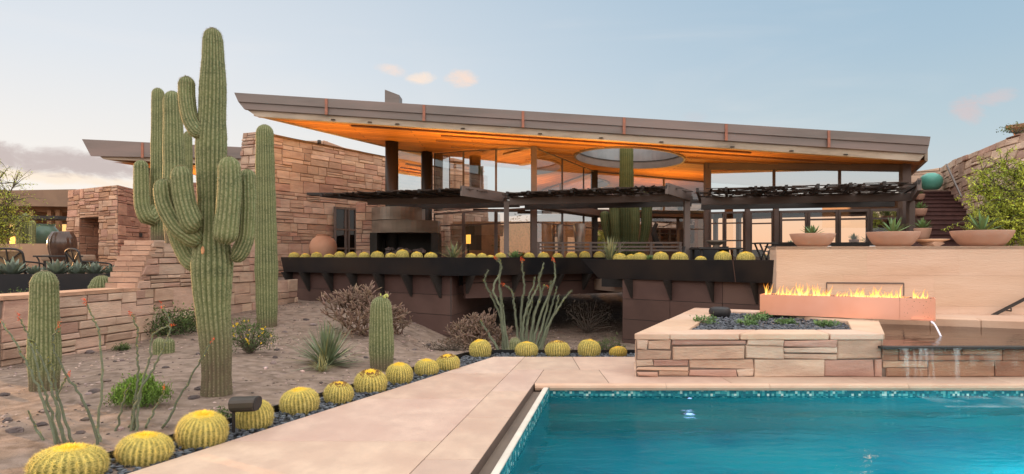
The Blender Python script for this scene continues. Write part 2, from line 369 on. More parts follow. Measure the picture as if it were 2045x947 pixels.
# ------------------------------------------------------------------ plants
def catmull(pts, n):
    P=[V3(p) for p in pts]; P=[P[0]*2-P[1]]+P+[P[-1]*2-P[-2]]; out=[]
    for i in range(1,len(P)-2):
        for k in range(n):
            t=k/n; a,b,c,d=P[i-1],P[i],P[i+1],P[i+2]
            out.append(.5*((2*b)+(c-a)*t+(2*a-5*b+4*c-d)*t*t+(3*b-a-3*c+d)*t**3))
    out.append(P[-2]); return out
def ribbed(mb, pts, radf, nr, step, rng, rib=.10, spines=None, dry=0.0, up0=None, spl=.03):
    """a ribbed succulent stem along pts; radf(t) gives the radius, closed by a round tip"""
    path=catmull(pts,14); S=[0]
    for a,b in zip(path,path[1:]): S.append(S[-1]+(b-a).length)
    L=S[-1]
    def pos(s):
        s=min(max(s,0),L); i=0
        lo,hi=0,len(S)-1
        while hi-lo>1:
            mid=(lo+hi)//2
            if S[mid]<=s: lo=mid
            else: hi=mid
        t=(s-S[lo])/max(1e-9,S[hi]-S[lo]); return path[lo].lerp(path[hi],t)
    n=max(6,int(L/step)); rt=radf(1.0); ss=[]
    s=0
    while s<L-rt*1.05: ss.append(s); s+=step
    for k in range(0,8): ss.append(L-rt*1.05*(1-math.sin(k/7*math.pi/2)) if k<7 else L-rt*.012)
    fr=None; rings=[]; prof=(1.0,.90,.80,.90); W=[]
    per=nr*4; old=mb.smooth; mb.smooth=True
    for i,s in enumerate(ss):
        p=pos(s); d=(pos(s+.02)-pos(s-.02)).normalized()
        if fr is None:
            a=V3((0,1,0)) if abs(d.z)>.7 else V3((0,0,1)); x=d.cross(a).normalized()
        else: x=(fr-d*fr.dot(d)).normalized()
        fr=x; y=d.cross(x); q=L-s
        r=radf(s/L)*(1+.018*math.sin(s*9+nr)+.012*rng.uniform(-1,1))
        if q<rt*1.05: r=rt*math.sqrt(max(0.0004,1-((rt*1.05-q)/(rt*1.05))**2))
        ring=[]
        dk=max(0,min(1,(dry-s)/max(.001,dry)*1.6)) if dry else 0
        for k in range(per):
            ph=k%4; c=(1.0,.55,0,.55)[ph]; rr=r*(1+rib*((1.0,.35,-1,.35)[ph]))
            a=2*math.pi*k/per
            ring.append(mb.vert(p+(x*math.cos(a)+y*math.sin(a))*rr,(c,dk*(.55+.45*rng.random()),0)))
        rings.append(ring); W.append((p,x,y,d,r))
    for a,b in zip(rings,rings[1:]):
        for k in range(per):
            j=(k+1)%per; mb.face((a[k],a[j],b[j],b[k]))
    mb.face(rings[-1])
    mb.smooth=old
    if spines is not None:
        m0=mb.m; mb.m=spines; mb.col=W1
        for (p,x,y,d,r) in W:
            for k in range(nr):
                a=2*math.pi*k/nr; o=x*math.cos(a)+y*math.sin(a); tg=d.cross(o)
                q=p+o*r*(1+rib*.9)
                for t in range(3):
                    v=(o*rng.uniform(.5,1)+tg*rng.uniform(-.8,.8)+d*rng.uniform(-.5,.8)).normalized()*spl*rng.uniform(.6,1.2)
                    e=v.cross(d); 
                    if e.length<1e-6: continue
                    e=e.normalized()*.0022
                    mb.face([mb.vert(q-e),mb.vert(q+e),mb.vert(q+v)])
        mb.m=m0
def barrel_proto(name, seed, r=.2, h=.30, nr=29, fruit=False, orange=False):
    rng=random.Random(seed); root=thing(name,'golden barrel cactus','cactus')
    mb=MB(); mb.smooth=True; rows=20; per=nr*4; rings=[]; cr=[]; rows=27
    for j in range(rows+1):
        t=j/rows; ang=-.95+t*(math.pi/2+.95)      # from low flank to the top
        rr=r*math.cos(ang)**.72 if ang<math.pi/2-.01 else r*.03
        zz=h*.47+h*.53*math.sin(ang)*(1.0 if ang<0 else .97)
        if ang<0: zz=h*.47*(1+math.sin(ang)/math.sin(.95))
        dip=.022*max(0,1-(rr/(r*.42))**2) if t>.75 else 0
        ring=[]
        for k in range(per):
            ph=k%4; a=2*math.pi*k/per; amp=.05 if t<.93 else .02
            q=rr*(1+amp*((1,.3,-1,.3)[ph])); c=(1,.4,0,.4)[ph]
            ring.append(mb.vert((q*math.cos(a),q*math.sin(a),zz-dip),(c,0,0)))
            if ph==0 and .0<t<.9: cr.append((V3((q*math.cos(a),q*math.sin(a),zz)),V3((math.cos(a)*math.cos(ang),math.sin(a)*math.cos(ang),math.sin(ang))),t))
        rings.append(ring)
    for a,b in zip(rings,rings[1:]):
        for k in range(per):
            j=(k+1)%per; mb.face((a[k],a[j],b[j],b[k]))
    mb.face(rings[-1]); mb.smooth=False; mb.m=1
    for p,o,t in cr:
        up=V3((0,0,1)); tg=up.cross(o)
        if tg.length<1e-3: tg=V3((1,0,0))
        tg.normalize(); dn=o.cross(tg)
        k=.7+.5*rng.random()+.25*t
        warm=(1.0*k,(.86 if orange else 1.0)*k,(.55 if orange else .95)*k*(1.1-.5*t)); mb.col=warm
        for s in range(13):
            a=s/13*6.28+rng.random(); v=(o*rng.uniform(.35,1.0)+(tg*math.cos(a)+dn*math.sin(a))*rng.uniform(.6,2.4)).normalized()*rng.uniform(.020,.046)
            e=v.cross(o); 
            if e.length<1e-6: continue
            e=e.normalized()*.0016; q=p-o*.002
            mb.face([mb.vert(q-e),mb.vert(q+e),mb.vert(q+v)])
    mb.build('body',[M['barrel'],M['barrelspine']],root)
    cb=MB(); cb.m=0; zt=h*.985
    cb.lathe((0,0,0),[(r*.50,h*.925),(r*.42,h*.985),(r*.25,zt+.002),(r*.08,zt-.006),(.001,zt-.008)],28)
    cb.m=1
    for i in range(760):
        a=rng.random()*6.28; q=r*.66*math.sqrt(rng.random()); z=h*(.995-.17*(q/(r*.6))**2.2)
        v=V3((math.cos(a)*q*1.2+rng.uniform(-.06,.06),math.sin(a)*q*1.2+rng.uniform(-.06,.06),.11)).normalized()*rng.uniform(.022,.042)
        p=V3((math.cos(a)*q,math.sin(a)*q,z)); e=V3((math.cos(a+1.57),math.sin(a+1.57),0))*.0026
        k=1.0+.3*rng.random(); cb.col=(1.35*k,1.15*k,.40*k)
        cb.face([cb.vert(p-e),cb.vert(p+e),cb.vert(p+v)])
    cb.build('woolly_crown',[M['crown'],M['barrelspine']],root)
    if fruit:
        fb=MB()
        for i in range(84):
            a=i/84*6.28*2+rng.uniform(-.1,.1); q=r*rng.uniform(.42,.74); z=h*(1.0-.15*(q/(r*.6))**2)+.014
            fb.rock((math.cos(a)*q,math.sin(a)*q,z),.015,.015,rng.uniform(.018,.034),rng,6,3)
        fb.build('fruit_ring',M['fruit'],root)
    return root
def blade(mb, base, direction, length, width, curl, rng, seg=6, fold=.25, thick=True):
    """one tapered curved leaf"""
    d=V3(direction).normalized(); side=d.cross(V3((0,0,1)))
    if side.length<1e-3: side=V3((1,0,0))
    side.normalize(); p=V3(base); pts=[]
    for i in range(seg+1):
        t=i/seg; wv=width*(.72+.5*t if t<.35 else (1-t)/.65*.9+.0) ; wv=width*max(.02,(math.sin(math.pi*(.22+.78*t))**.8))
        nrm=side.cross(d).normalized(); pts.append((p.copy(),wv,nrm))
        d=(d+V3((0,0,curl))*(1/seg)).normalized(); p=p+d*(length/seg)
    I=[]
    for q,wv,nrm in pts:
        I.append([mb.vert(q-side*wv/2+nrm*wv*fold),mb.vert(q),mb.vert(q+side*wv/2+nrm*wv*fold)])
    for a,b in zip(I,I[1:]):
        mb.face((a[0],a[1],b[1],b[0])); mb.face((a[1],a[2],b[2],b[1]))
def rosette(name, m, loc, n, length, width, rng, curl=.3, label=None, cat='plant', group=None, elev=(.15,1.3), tips=None, fold=.25):
    mb=MB(); mb.smooth=True
    for i in range(n):
        t=i/n; a=i*2.39996; el=lerp(elev[0],elev[1],t)+rng.uniform(-.08,.08)
        k=.75+.5*rng.random(); mb.col=(k,k,k*rng.uniform(.85,1.1))
        d=(math.cos(a)*math.cos(el),math.sin(a)*math.cos(el),math.sin(el)); L=length*(1-.35*t*rng.random())*rng.uniform(.85,1.1)
        blade(mb,(loc[0]+d[0]*length*.06,loc[1]+d[1]*length*.06,loc[2]+.01),d,L,width*rng.uniform(.85,1.1),curl,rng,fold=fold)
    o=mb.build(name,m,None,loc)
    if label: tag(o,label,cat,group)
    return o
def yucca(name, loc, n, length, width, rng, label, m='yucca', group=None, dead=.12, el0=.05, cat='plant'):
    mb=MB(); mb.smooth=True
    for i in range(n):
        a=rng.random()*6.28; el=el0+(1.5-el0)*rng.random()**1.1; k=.7+.6*rng.random()
        mb.col=(k,k,k) if rng.random()>dead else (1.7*k,1.25*k,.95*k)
        d=(math.cos(a)*math.cos(el),math.sin(a)*math.cos(el),math.sin(el))
        blade(mb,(loc[0]+rng.gauss(0,.02),loc[1]+rng.gauss(0,.02),loc[2]),d,length*rng.uniform(.65,1.1),width,-.45*math.cos(el)*rng.random(),rng,seg=5,fold=.15)
    return tag(mb.build(name,M[m],None,loc),label,cat,group)
def leaf_quad(mb, p, s, rng, asp=.5, droop=0):
    v=V3((rng.gauss(0,1),rng.gauss(0,1),rng.gauss(0,1)-droop)).normalized()*s
    u=v.cross(V3((rng.gauss(0,1),rng.gauss(0,1),rng.gauss(0,1)))).normalized()*s*asp*.5
    q=V3(p); mb.face([mb.vert(q),mb.vert(q+v*.5+u),mb.vert(q+v),mb.vert(q+v*.5-u)])
def shrub(name, loc, rx, ry, rz, nleaf, s, rng, label, mats=('leaf','twig'), clumps=26, nst=26, flowers=0, fm=None, cat='shrub', upright=0, asp=.45, group=None, bark=(1,1,1)):
    mb=MB(); cl=[]
    for i in range(clumps):
        a=rng.random()*6.28; q=math.sqrt(rng.random()); z=rng.random()
        hh=math.sqrt(max(.05,1-q*q*.8))
        cl.append((V3((loc[0]+rx*q*math.cos(a),loc[1]+ry*q*math.sin(a),loc[2]+rz*hh*(.25+.75*z))),rng.uniform(.6,1.25)))
    mb.m=1
    for c,_ in cl[:nst]:
        mid=V3(loc).lerp(c,.5)+V3((rng.gauss(0,rx*.08),rng.gauss(0,ry*.08),rz*.06))
        k=rng.uniform(.7,1.2); mb.col=(k*bark[0],k*bark[1],k*bark[2])
        mb.tube([V3(loc)+V3((rng.gauss(0,rx*.06),rng.gauss(0,ry*.06),0)),mid,c],[.010,.007,.003],5,False)
    mb.m=0
    for i in range(nleaf):
        c,k=cl[rng.randrange(len(cl))]; sd=rx*.17
        p=c+V3((rng.gauss(0,sd),rng.gauss(0,sd),rng.gauss(0,sd*.8)))
        if p.z<loc[2]+.01: p.z=loc[2]+.01+rng.random()*.05
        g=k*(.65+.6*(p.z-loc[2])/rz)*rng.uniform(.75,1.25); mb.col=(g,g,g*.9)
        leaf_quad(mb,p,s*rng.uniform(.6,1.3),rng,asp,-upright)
    ml=[M[mats[0]],M[mats[1]]]
    if flowers:
        mb.m=2; mb.col=W1; ml.append(M[fm])
        for i in range(flowers):
            c,_=cl[rng.randrange(len(cl))]; p=c+V3((rng.gauss(0,rx*.14),rng.gauss(0,ry*.14),rng.uniform(.02,rz*.25)))
            for t in range(4): leaf_quad(mb,p,.03,rng,.9)
    return tag(mb.build(name,ml,None,loc),label,cat,group)
def cholla(name, loc, size, rng, label, depth=5, n0=9, flower=False):
    mb=MB(); mb.smooth=True
    def grow(p,d,l,r,k):
        q=p+d*l; c=rng.uniform(.75,1.3); mb.col=(c,c*rng.uniform(.9,1.05),c*rng.uniform(.85,1))
        mb.tube([p,p.lerp(q,.25),p.lerp(q,.75),q],[r*.75,r*1.1,r*1.05,r*.55],6)
        for t in range(5):     # spine tufts
            a=V3((rng.gauss(0,1),rng.gauss(0,1),rng.gauss(0,1))).normalized()*r*1.9; b=p.lerp(q,rng.random()); e=a.cross(d)
            if e.length<1e-6: continue
            e=e.normalized()*r*.16; mb.col=(1.9,1.7,1.5); mb.face([mb.vert(b-e),mb.vert(b+e),mb.vert(b+a)])
        if k<=0: return
        for i in range(rng.choice((1,2,2,3)) if k<depth else 2):
            nd=(d+V3((rng.gauss(0,.55),rng.gauss(0,.55),rng.gauss(.12,.35)))).normalized()
            grow(q,nd,l*rng.uniform(.72,.98),r*.93,k-1)
    for i in range(n0):
        a=rng.random()*6.28; el=rng.uniform(.35,1.35)
        grow(V3(loc)+V3((rng.gauss(0,size*.1),rng.gauss(0,size*.1),0)),V3((math.cos(a)*math.cos(el),math.sin(a)*math.cos(el),math.sin(el))),size*.235,size*.017,depth)
    return tag(mb.build(name,M['cholla'],None,loc),label,'cactus')
def ocotillo(name, label, base, stems, rng, r0=.02, leafy=.35, flowerset=()):
    """stems: list of world point lists; each wand is a part, its blossom a sub-part"""
    root=thing(name,label,'ocotillo',base)
    for si,pts in enumerate(stems):
        path=catmull(pts,7); n=len(path); mb=MB()
        path=[p+V3((rng.gauss(0,.006),rng.gauss(0,.006),0)) for p in path]
        k=rng.uniform(.8,1.2); mb.col=(k,k,k)
        mb.tube(path,[r0*(1-.55*i/(n-1)) for i in range(n)],6)
        for i in range(n-1):
            for t in range(10):
                p=path[i].lerp(path[i+1],rng.random()); mb.m=0 if rng.random()>leafy else 1
                c=rng.uniform(.8,1.5); mb.col=(c,c,c); v=V3((rng.gauss(0,1),rng.gauss(0,1),rng.gauss(.4,.6))).normalized()*r0*rng.uniform(1.3,2.4)
                e=v.cross(V3((0,0,1))); 
                if e.length<1e-6: continue
                e=e.normalized()*r0*(.22 if mb.m==0 else .5); mb.face([mb.vert(p-e),mb.vert(p+e),mb.vert(p+v)])
        st=mb.build('stem',[M['ocotillo'],M['ocotilloleaf']],root); ORG[st.name]=ORG[root.name]
        if si in flowerset:
            fb=MB(); tip=path[-1]; d=(path[-1]-path[-3]).normalized()
            for t in range(30):
                c=rng.uniform(.7,1.3); fb.col=(c,c*rng.uniform(.8,1.8),c)
                leaf_quad(fb,tip+d*rng.uniform(-.02,.045)+V3((rng.gauss(0,r0*.5),rng.gauss(0,r0*.5),rng.gauss(0,r0*.4))),r0*1.15,rng,.45)
            fb.build('blossom',M['redflower'],st)
    return root
def tree(name, label, loc, limbs, leafm, nleaf, s, rng, spread, droop=.6, asp=.3, trunk_r=.12, twigs=5):
    """limbs: world points the crown reaches; forks, twigs and leaf sprays are grown toward them"""
    root=thing(name,label,'tree',loc); tb=MB(); cb=MB(); anchors=[]
    fork=V3(loc)+V3((0,0,.5))
    tb.tube([V3(loc)-V3((0,0,.1)),fork],[trunk_r,trunk_r*.85],9)
    for q in limbs:
        q=V3(q); mid=fork.lerp(q,.5)+V3((rng.gauss(0,.12),rng.gauss(0,.12),.15))
        path=catmull([fork,mid,q],6); n=len(path); tb.tube(path,[lerp(trunk_r*.5,.012,i/(n-1)) for i in range(n)],6)
        for i in range(n//3,n):
            for t in range(twigs):
                e=path[i]+V3((rng.gauss(0,spread),rng.gauss(0,spread),rng.gauss(0,spread*.75)))
                m2=path[i].lerp(e,.5)+V3((0,0,.05)); tb.tube([path[i],m2,e],[.010,.006,.002],4,False)
                anchors.append((path[i],m2,e,rng.uniform(.6,1.3)))
    for i in range(nleaf):
        a,b,c,k=anchors[rng.randrange(len(anchors))]; t=rng.random()**.6
        p=(b.lerp(c,(t-.4)/.6) if t>.4 else a.lerp(b,t/.4))+V3((rng.gauss(0,spread*.11),rng.gauss(0,spread*.11),rng.gauss(-.02,spread*.11)))
        g=k*rng.uniform(.7,1.3); cb.col=(g,g,g*.9); leaf_quad(cb,p,s*rng.uniform(.6,1.4),rng,asp,droop)
    tb.build('trunk',M['bark'],root); cb.build('crown',M[leafm],root)
    return root
# ================================================================== SETTING
R=random.Random(11)
def clip(poly, a, b):           # keep the part of poly left of a->b
    out=[]; n=len(poly)
    sd=lambda p:(b[0]-a[0])*(p[1]-a[1])-(b[1]-a[1])*(p[0]-a[0])
    for i in range(n):
        p,q=poly[i],poly[(i+1)%n]; s,t=sd(p),sd(q)
        if s>=0: out.append(p)
        if (s>0>t) or (s<0<t):
            k=s/(s-t); out.append((p[0]+(q[0]-p[0])*k,p[1]+(q[1]-p[1])*k))
    return out
def inset(poly, g):
    n=len(poly); cx=sum(p[0] for p in poly)/n; cy=sum(p[1] for p in poly)/n; out=poly
    for i in range(n):
        a,b=poly[i],poly[(i+1)%n]; d=V3((b[0]-a[0],b[1]-a[1])); 
        if d.length<1e-4: continue
        d.normalize(); nx,ny=-d.y*g,d.x*g
        out=clip(out,(a[0]+nx,a[1]+ny),(b[0]+nx,b[1]+ny))
        if len(out)<3: return []
    return out
# pool side line (outer flag edge), terrace side line
def poolx(y): return -.29+.1636*(y-4.7)
def edgex(y): return -2.67+.4345*(y-4.7)
YF=8.08; YB=10.2
WALL0=(-7.12,9.5); WALL1=(-5.67,17.5)

def ground_h(x,y):
    h=-.045
    ex=edgex(min(y,YB))
    h+=.34*sstep(11,16.5,y)*sstep(-2.0,-4.6,x)
    h+=.10*math.exp(-((x+4.6)**2/3+(y-9)**2/7))
    h-=.40*sstep(10.9,13.2,y)*sstep(-2.6,-.9,x)*sstep(26,23,y)
    wx=lerp(-7.12,-5.67,(y-9.5)/8)
    h+=.42*sstep(wx-.3,wx-2.2,x)*sstep(8.8,13,y)
    h-=.06*sstep(-6,-9,x)*sstep(9,7,y)
    if y>26: h=lerp(h,.55,sstep(26,34,y))
    d=math.hypot(x,y)
    if d>60: h=lerp(h,.2,sstep(60,200,d))
    # kept below the built structures
    if x>ex+.12 and y<YB-.1 and x<30: return -2.4
    if x>-.1 and 9.9<y<10.3: h=min(h,-.08)
    if x>1.75 and y<12.9 and x<30: return -2.4
    if x>4.9 and y<27 and x<30: return -1.0
    return h
def axis(a, b, st, lo, hi):
    v=[a+st*i for i in range(int(round((b-a)/st))+1)]; s=st; x=b
    while x<hi: s*=1.35; x+=s; v.append(min(x,hi))
    s=st; x=a; pre=[]
    while x>lo: s*=1.35; x-=s; pre.append(max(x,lo))
    return pre[::-1]+v
xs=axis(-10,5,.13,-2600,2600); ys=axis(2.5,20,.13,-2600,2600)
from mathutils import noise as NZ
gb=MB(); gb.smooth=True; I=[]
for y in ys:
    row=[]
    for x in xs:
        z=ground_h(x,y)
        if z>-.9: z+=.028*NZ.noise((x*1.3,y*1.3,0))+.016*NZ.noise((x*3.7,y*3.7,3))+.008*NZ.noise((x*9,y*9,7))
        row.append(gb.vert((x,y,z)))
    I.append(row)
for a,b in zip(I,I[1:]):
    for k in range(len(xs)-1): gb.face((a[k],a[k+1],b[k+1],b[k]))
g=struct(gb.build('desert_ground',M['sand'],None,(0,0,0)))
def gz(x,y): return ground_h(x,y)+.028*NZ.noise((x*1.3,y*1.3,0))+.016*NZ.noise((x*3.7,y*3.7,3))
def onground(px,py):           # walks the pixel's ray down to the terrain
    y=4.0
    while y<40:
        p=at(px,py,y)
        if p.z<=gz(p.x,p.y) : return p
        y+=.02
    return at(px,py,15)

# ---- terrace flags: individually cut slabs over a dark joint bed
tb=MB(); jb=MB()
regionA=[(poolx(-3)-.42,-3),(poolx(-3),-3),(poolx(YF),YF),(poolx(YF)+.16,9.05),(poolx(9.05)-.42,9.05)]
regionB=[(edgex(-3),-3),(poolx(-3)-.42,-3),(poolx(YB)-.42,YB),(edgex(YB),YB)]
regionC1=[(poolx(YF),YF),(9,YF),(9,9.05),(poolx(YF)+.16,9.05)]
regionC2=[(poolx(9.05)-.42,9.05),(9,9.05),(9,YB),(poolx(YB)-.42,YB)]
def slab(poly):
    k=R.uniform(.93,1.06); w=R.uniform(.97,1.03); tb.col=(k,k*w,k*w*R.uniform(.96,1.03)); q=inset(poly,.0035)
    if len(q)>=3: tb.prism(q,-.06,R.uniform(-.001,.001))
def cut(region, lines):
    parts=[region]
    for a,b in lines:
        nxt=[]
        for p in parts:
            for q in (clip(p,a,b),clip(p,b,a)):
                if len(q)>=3: nxt.append(q)
        parts=nxt
    return parts
for p in cut(regionA,[((-9,y),(9,y)) for y in (-1.6,-.2,1.2,2.5,3.75,5.05,6.35,7.6)]): slab(p)
for p in cut(regionB,[((-9,y),(9,y)) for y in (-1.0,1.4,3.8,5.55,7.2,8.75)]): 
    slab(p)
for p in cut(regionC1,[((x,0),(x,12)) for x in (1.15,2.6,4.2,5.9,7.5)])+cut(regionC2,[((x,0),(x,12)) for x in (.9,1.9,3.4,5,6.6)]): slab(p)
jb.prism([(edgex(-3)-.0,-3),(poolx(-3),-3),(poolx(YF),YF),(9,YF+.02),(9,YB),(edgex(YB),YB)],-.45,-.007)
t=struct(tb.build('pool_terrace',M['flag'],None,(0,0,0),bevel=.004)); struct(jb.build('terrace_bed',M['flagjoint'],None,(0,0,0)))
# bull-nosed edge stone along the far pool side
nb=MB(); x=poolx(YF)+.004
while x<9:
    w=R.uniform(1.1,1.7); k=R.uniform(.93,1.07); nb.col=(k,k*.98,k*.95)
    pr=[(-.035,-.002),(-.06,-.018),(-.068,-.045),(-.055,-.075),(-.02,-.085)]
    a=[(x+.002,YF+q[0],q[1]) for q in pr]+[(x+.002,YF-.001,-.085),(x+.002,YF-.001,-.002)]
    b=[(x+w-.002,p[1],p[2]) for p in a]; nb.hexa(a,b); x+=w
struct(nb.build('pool_edge_stone',M['coping'],None,(0,0,0)))

# ---- overflow channel and white pool beam
def off(y,d): return poolx(y)+d
ob=MB(); ob.prism([(off(-3,.001),-3),(off(-3,.115),-3),(off(YF-.09,.115),YF-.09),(off(YF-.09,.001),YF-.09)],-.5,-.085)
struct(ob.build('overflow_channel',mat('channel_stone',(.21,.155,.115),(.15,.11,.085),sc=3,rough=.6,stretch=(1,.5,1)),None,(0,0,0)))
ob=MB(); ob.prism([(off(-3,.115),-3),(off(-3,.185),-3),(off(YF-.1,.185),YF-.1),(off(YF-.1,.115),YF-.1)],-.5,-.028)
struct(ob.build('pool_beam',mat('white_beam',(.72,.66,.57),(.62,.56,.48),sc=4,rough=.6),None,(0,0,0),bevel=.02))

# ---- pool basin (mosaic) and water
def mosaic():
    m=bpy.data.materials.new('pool_mosaic'); m.use_nodes=True; nt=m.node_tree; N=nt.nodes; L=nt.links; p=N['Principled BSDF']; p.inputs['Roughness'].default_value=.25
    tc=N.new('ShaderNodeTexCoord'); vo=N.new('ShaderNodeTexVoronoi'); vo.distance='CHEBYCHEV'; vo.inputs['Scale'].default_value=36; vo.inputs['Randomness'].default_value=0
    L.new(tc.outputs['Object'],vo.inputs['Vector'])
    sp=N.new('ShaderNodeSeparateColor'); L.new(vo.outputs['Color'],sp.inputs['Color'])
    rp=N.new('ShaderNodeValToRGB'); e=rp.color_ramp; e.interpolation='CONSTANT'
    e.elements[0].position=0; e.elements[0].color=(.015,.16,.19,1); e.elements[1].position=.22; e.elements[1].color=(.02,.20,.24,1)
    for po,c in ((.45,(.05,.33,.36,1)),(.62,(.02,.15,.20,1)),(.78,(.16,.48,.48,1)),(.92,(.55,.72,.66,1))):
        q=e.elements.new(po); q.color=c
    L.new(sp.outputs['Red'],rp.inputs['Fac']); L.new(rp.outputs['Color'],p.inputs['Base Color']); return m
M['mosaic']=mosaic()
M['plasterpool']=mat('pool_plaster',(.035,.34,.38),(.02,.27,.33),sc=1.6,rough=.6,c3=(.05,.38,.40),sc3=.8)
M['poolfloor']=mat('pool_floor',(.004,.34,.44),(.002,.21,.33),sc=1.2,rough=.6,c3=(.010,.40,.48),sc3=.45)
WZ=-.15; PX1=9.0; PY0=-3.0
pb=MB()
inx=lambda y:off(y,.187)
pb.m=0
A=(inx(PY0),PY0); B=(PX1,PY0); C_=(PX1,YF-.005); D=(inx(YF-.005),YF-.005)
# tile band around the waterline then plaster
def wallq(a,b,z0,z1,m):
    pb.m=m; pb.poly([(a[0],a[1],z0),(b[0],b[1],z0),(b[0],b[1],z1),(a[0],a[1],z1)])
for a,b in ((D,C_),(A,D),(C_,B),(B,A)):
    wallq(a,b,-.27,-.03,0); wallq(a,b,-1.6,-.27,1)
pb.m=2; pb.poly([(A[0],A[1],-1.6),(B[0],B[1],-1.6),(C_[0],C_[1],-1.6),(D[0],D[1],-1.6)])
# bench ledge under water along the far side
pb.m=1; pb.prism([(inx(7.85)-.03,7.86),(PX1,7.86),(PX1,YF-.01),(inx(YF)-.03,YF-.01)],-1.59,-1.05)
struct(pb.build('pool_basin',[M['mosaic'],M['plasterpool'],M['poolfloor']],None,(0,0,0)))
def water_mat(name, tint, wsc, bump, refl=1.0, refr=False):
    m=bpy.data.materials.new(name); m.use_nodes=True; nt=m.node_tree; N=nt.nodes; L=nt.links; N.clear()
    o=N.new('ShaderNodeOutputMaterial'); mx=N.new('ShaderNodeMixShader'); t=N.new('ShaderNodeBsdfRefraction' if refr else 'ShaderNodeBsdfTransparent'); g=N.new('ShaderNodeBsdfGlossy')
    t.inputs['Color'].default_value=(*tint,1); g.inputs['Roughness'].default_value=.03
    tc=N.new('ShaderNodeTexCoord'); mp=N.new('ShaderNodeMapping'); mp.inputs['Scale'].default_value=(1,2.3,1); L.new(tc.outputs['Object'],mp.inputs['Vector'])
    nz=N.new('ShaderNodeTexNoise'); nz.inputs['Scale'].default_value=wsc; nz.inputs['Detail'].default_value=4; nz.inputs['Distortion'].default_value=.6; L.new(mp.outputs['Vector'],nz.inputs['Vector'])
    n2=N.new('ShaderNodeTexNoise'); n2.inputs['Scale'].default_value=wsc*.28; n2.inputs['Detail'].default_value=2; L.new(mp.outputs['Vector'],n2.inputs['Vector']); ad=N.new('ShaderNodeMath'); ad.operation='MULTIPLY_ADD'; L.new(n2.outputs['Fac'],ad.inputs[0]); ad.inputs[1].default_value=1.8; L.new(nz.outputs['Fac'],ad.inputs[2])
    bp=N.new('ShaderNodeBump'); bp.inputs['Strength'].default_value=bump; bp.inputs['Distance'].default_value=.06; L.new(ad.outputs[0],bp.inputs['Height'])
    fr=N.new('ShaderNodeFresnel'); fr.inputs['IOR'].default_value=1.33; L.new(bp.outputs['Normal'],fr.inputs['Normal']); L.new(bp.outputs['Normal'],g.inputs['Normal'])
    if refr: t.inputs['IOR'].default_value=1.33; t.inputs['Roughness'].default_value=.02; L.new(bp.outputs['Normal'],t.inputs['Normal'])
    mu=N.new('ShaderNodeMath'); mu.operation='MULTIPLY'; mu.inputs[1].default_value=refl; L.new(fr.outputs[0],mu.inputs[0])
    L.new(mu.outputs[0],mx.inputs['Fac']); L.new(t.outputs[0],mx.inputs[1]); L.new(g.outputs[0],mx.inputs[2]); L.new(mx.outputs[0],o.inputs['Surface'])
    return m
wb=MB(); wb.poly([(A[0],A[1],WZ),(B[0],B[1],WZ),(C_[0],C_[1],WZ),(D[0],D[1],WZ)])
struct(wb.build('pool_water',water_mat('pool_water',(.50,.93,.96),2.8,.38,.36,True),None,(0,0,0)))

# ---- pebble strip with a steel edging beside the terrace
def strip_c(s):      # centre line of the strip by running length
    a=V3((edgex(2.5)-.0,2.5)); b=V3((edgex(YB),YB)); L1=(b-a).length
    n=V3((-(b-a).y,(b-a).x)).normalized()
    if s<L1: p=a.lerp(b,s/L1)+n*.235; return p
    return V3((b.x+(s-L1),b.y+.235))
sb=MB()
L1=math.hypot(edgex(YB)-edgex(2.5),YB-2.5); nn=V3((-(YB-2.5),edgex(YB)-edgex(2.5))).normalized()
o1=(edgex(2.5)+nn.x*.47,2.5+nn.y*.47); o2=(edgex(YB)+nn.x*.47,YB+nn.y*.47); o3=(edgex(YB)-.1,YB+.47)
sbp=[(edgex(2.5),2.5),(edgex(YB),YB),o2,o1]
bed=MB(); bed.prism(sbp,-.3,-.03); bed.prism([(edgex(YB)-.0,YB),(2.2,YB),(2.2,YB+.47),o3,o2],-.3,-.03)
struct(bed.build('pebble_bed',M['blackrock'],None,(0,0,0)))
for i in range(3400):
    s=R.uniform(0,L1+2.3); t=R.uniform(-.22,.22); p=strip_c(s)
    if s<L1: x,y=p.x+nn.x*t,p.y+nn.y*t
    else: x,y=p.x,p.y+t
    k=R.uniform(.5,1.9); sb.col=(k,k*R.uniform(.98,1.06),k*R.uniform(1,1.12)); r=R.uniform(.014,.032)
    sb.rock((x,y,-.025+R.uniform(0,.018)),r,r*.75,r*.5,R,6,3)
stuff(tag(sb.build('pebbles',M['pebble'],None,(0,0,0)),'dark blue-grey pebbles filling the strip along the terrace edge','pebbles'))
eb=MB(); eb.beam((o1[0],o1[1],-.03),(o2[0],o2[1],-.03),.012,.14); eb.beam((o3[0],o3[1],-.03),(2.2,YB+.47,-.03),.012,.14); eb.beam((o2[0],o2[1],-.03),(o3[0],o3[1],-.03),.012,.14)
tag(eb.build('steel_edging',M['planter']),'thin dark steel edging between desert sand and pebble strip','edging')

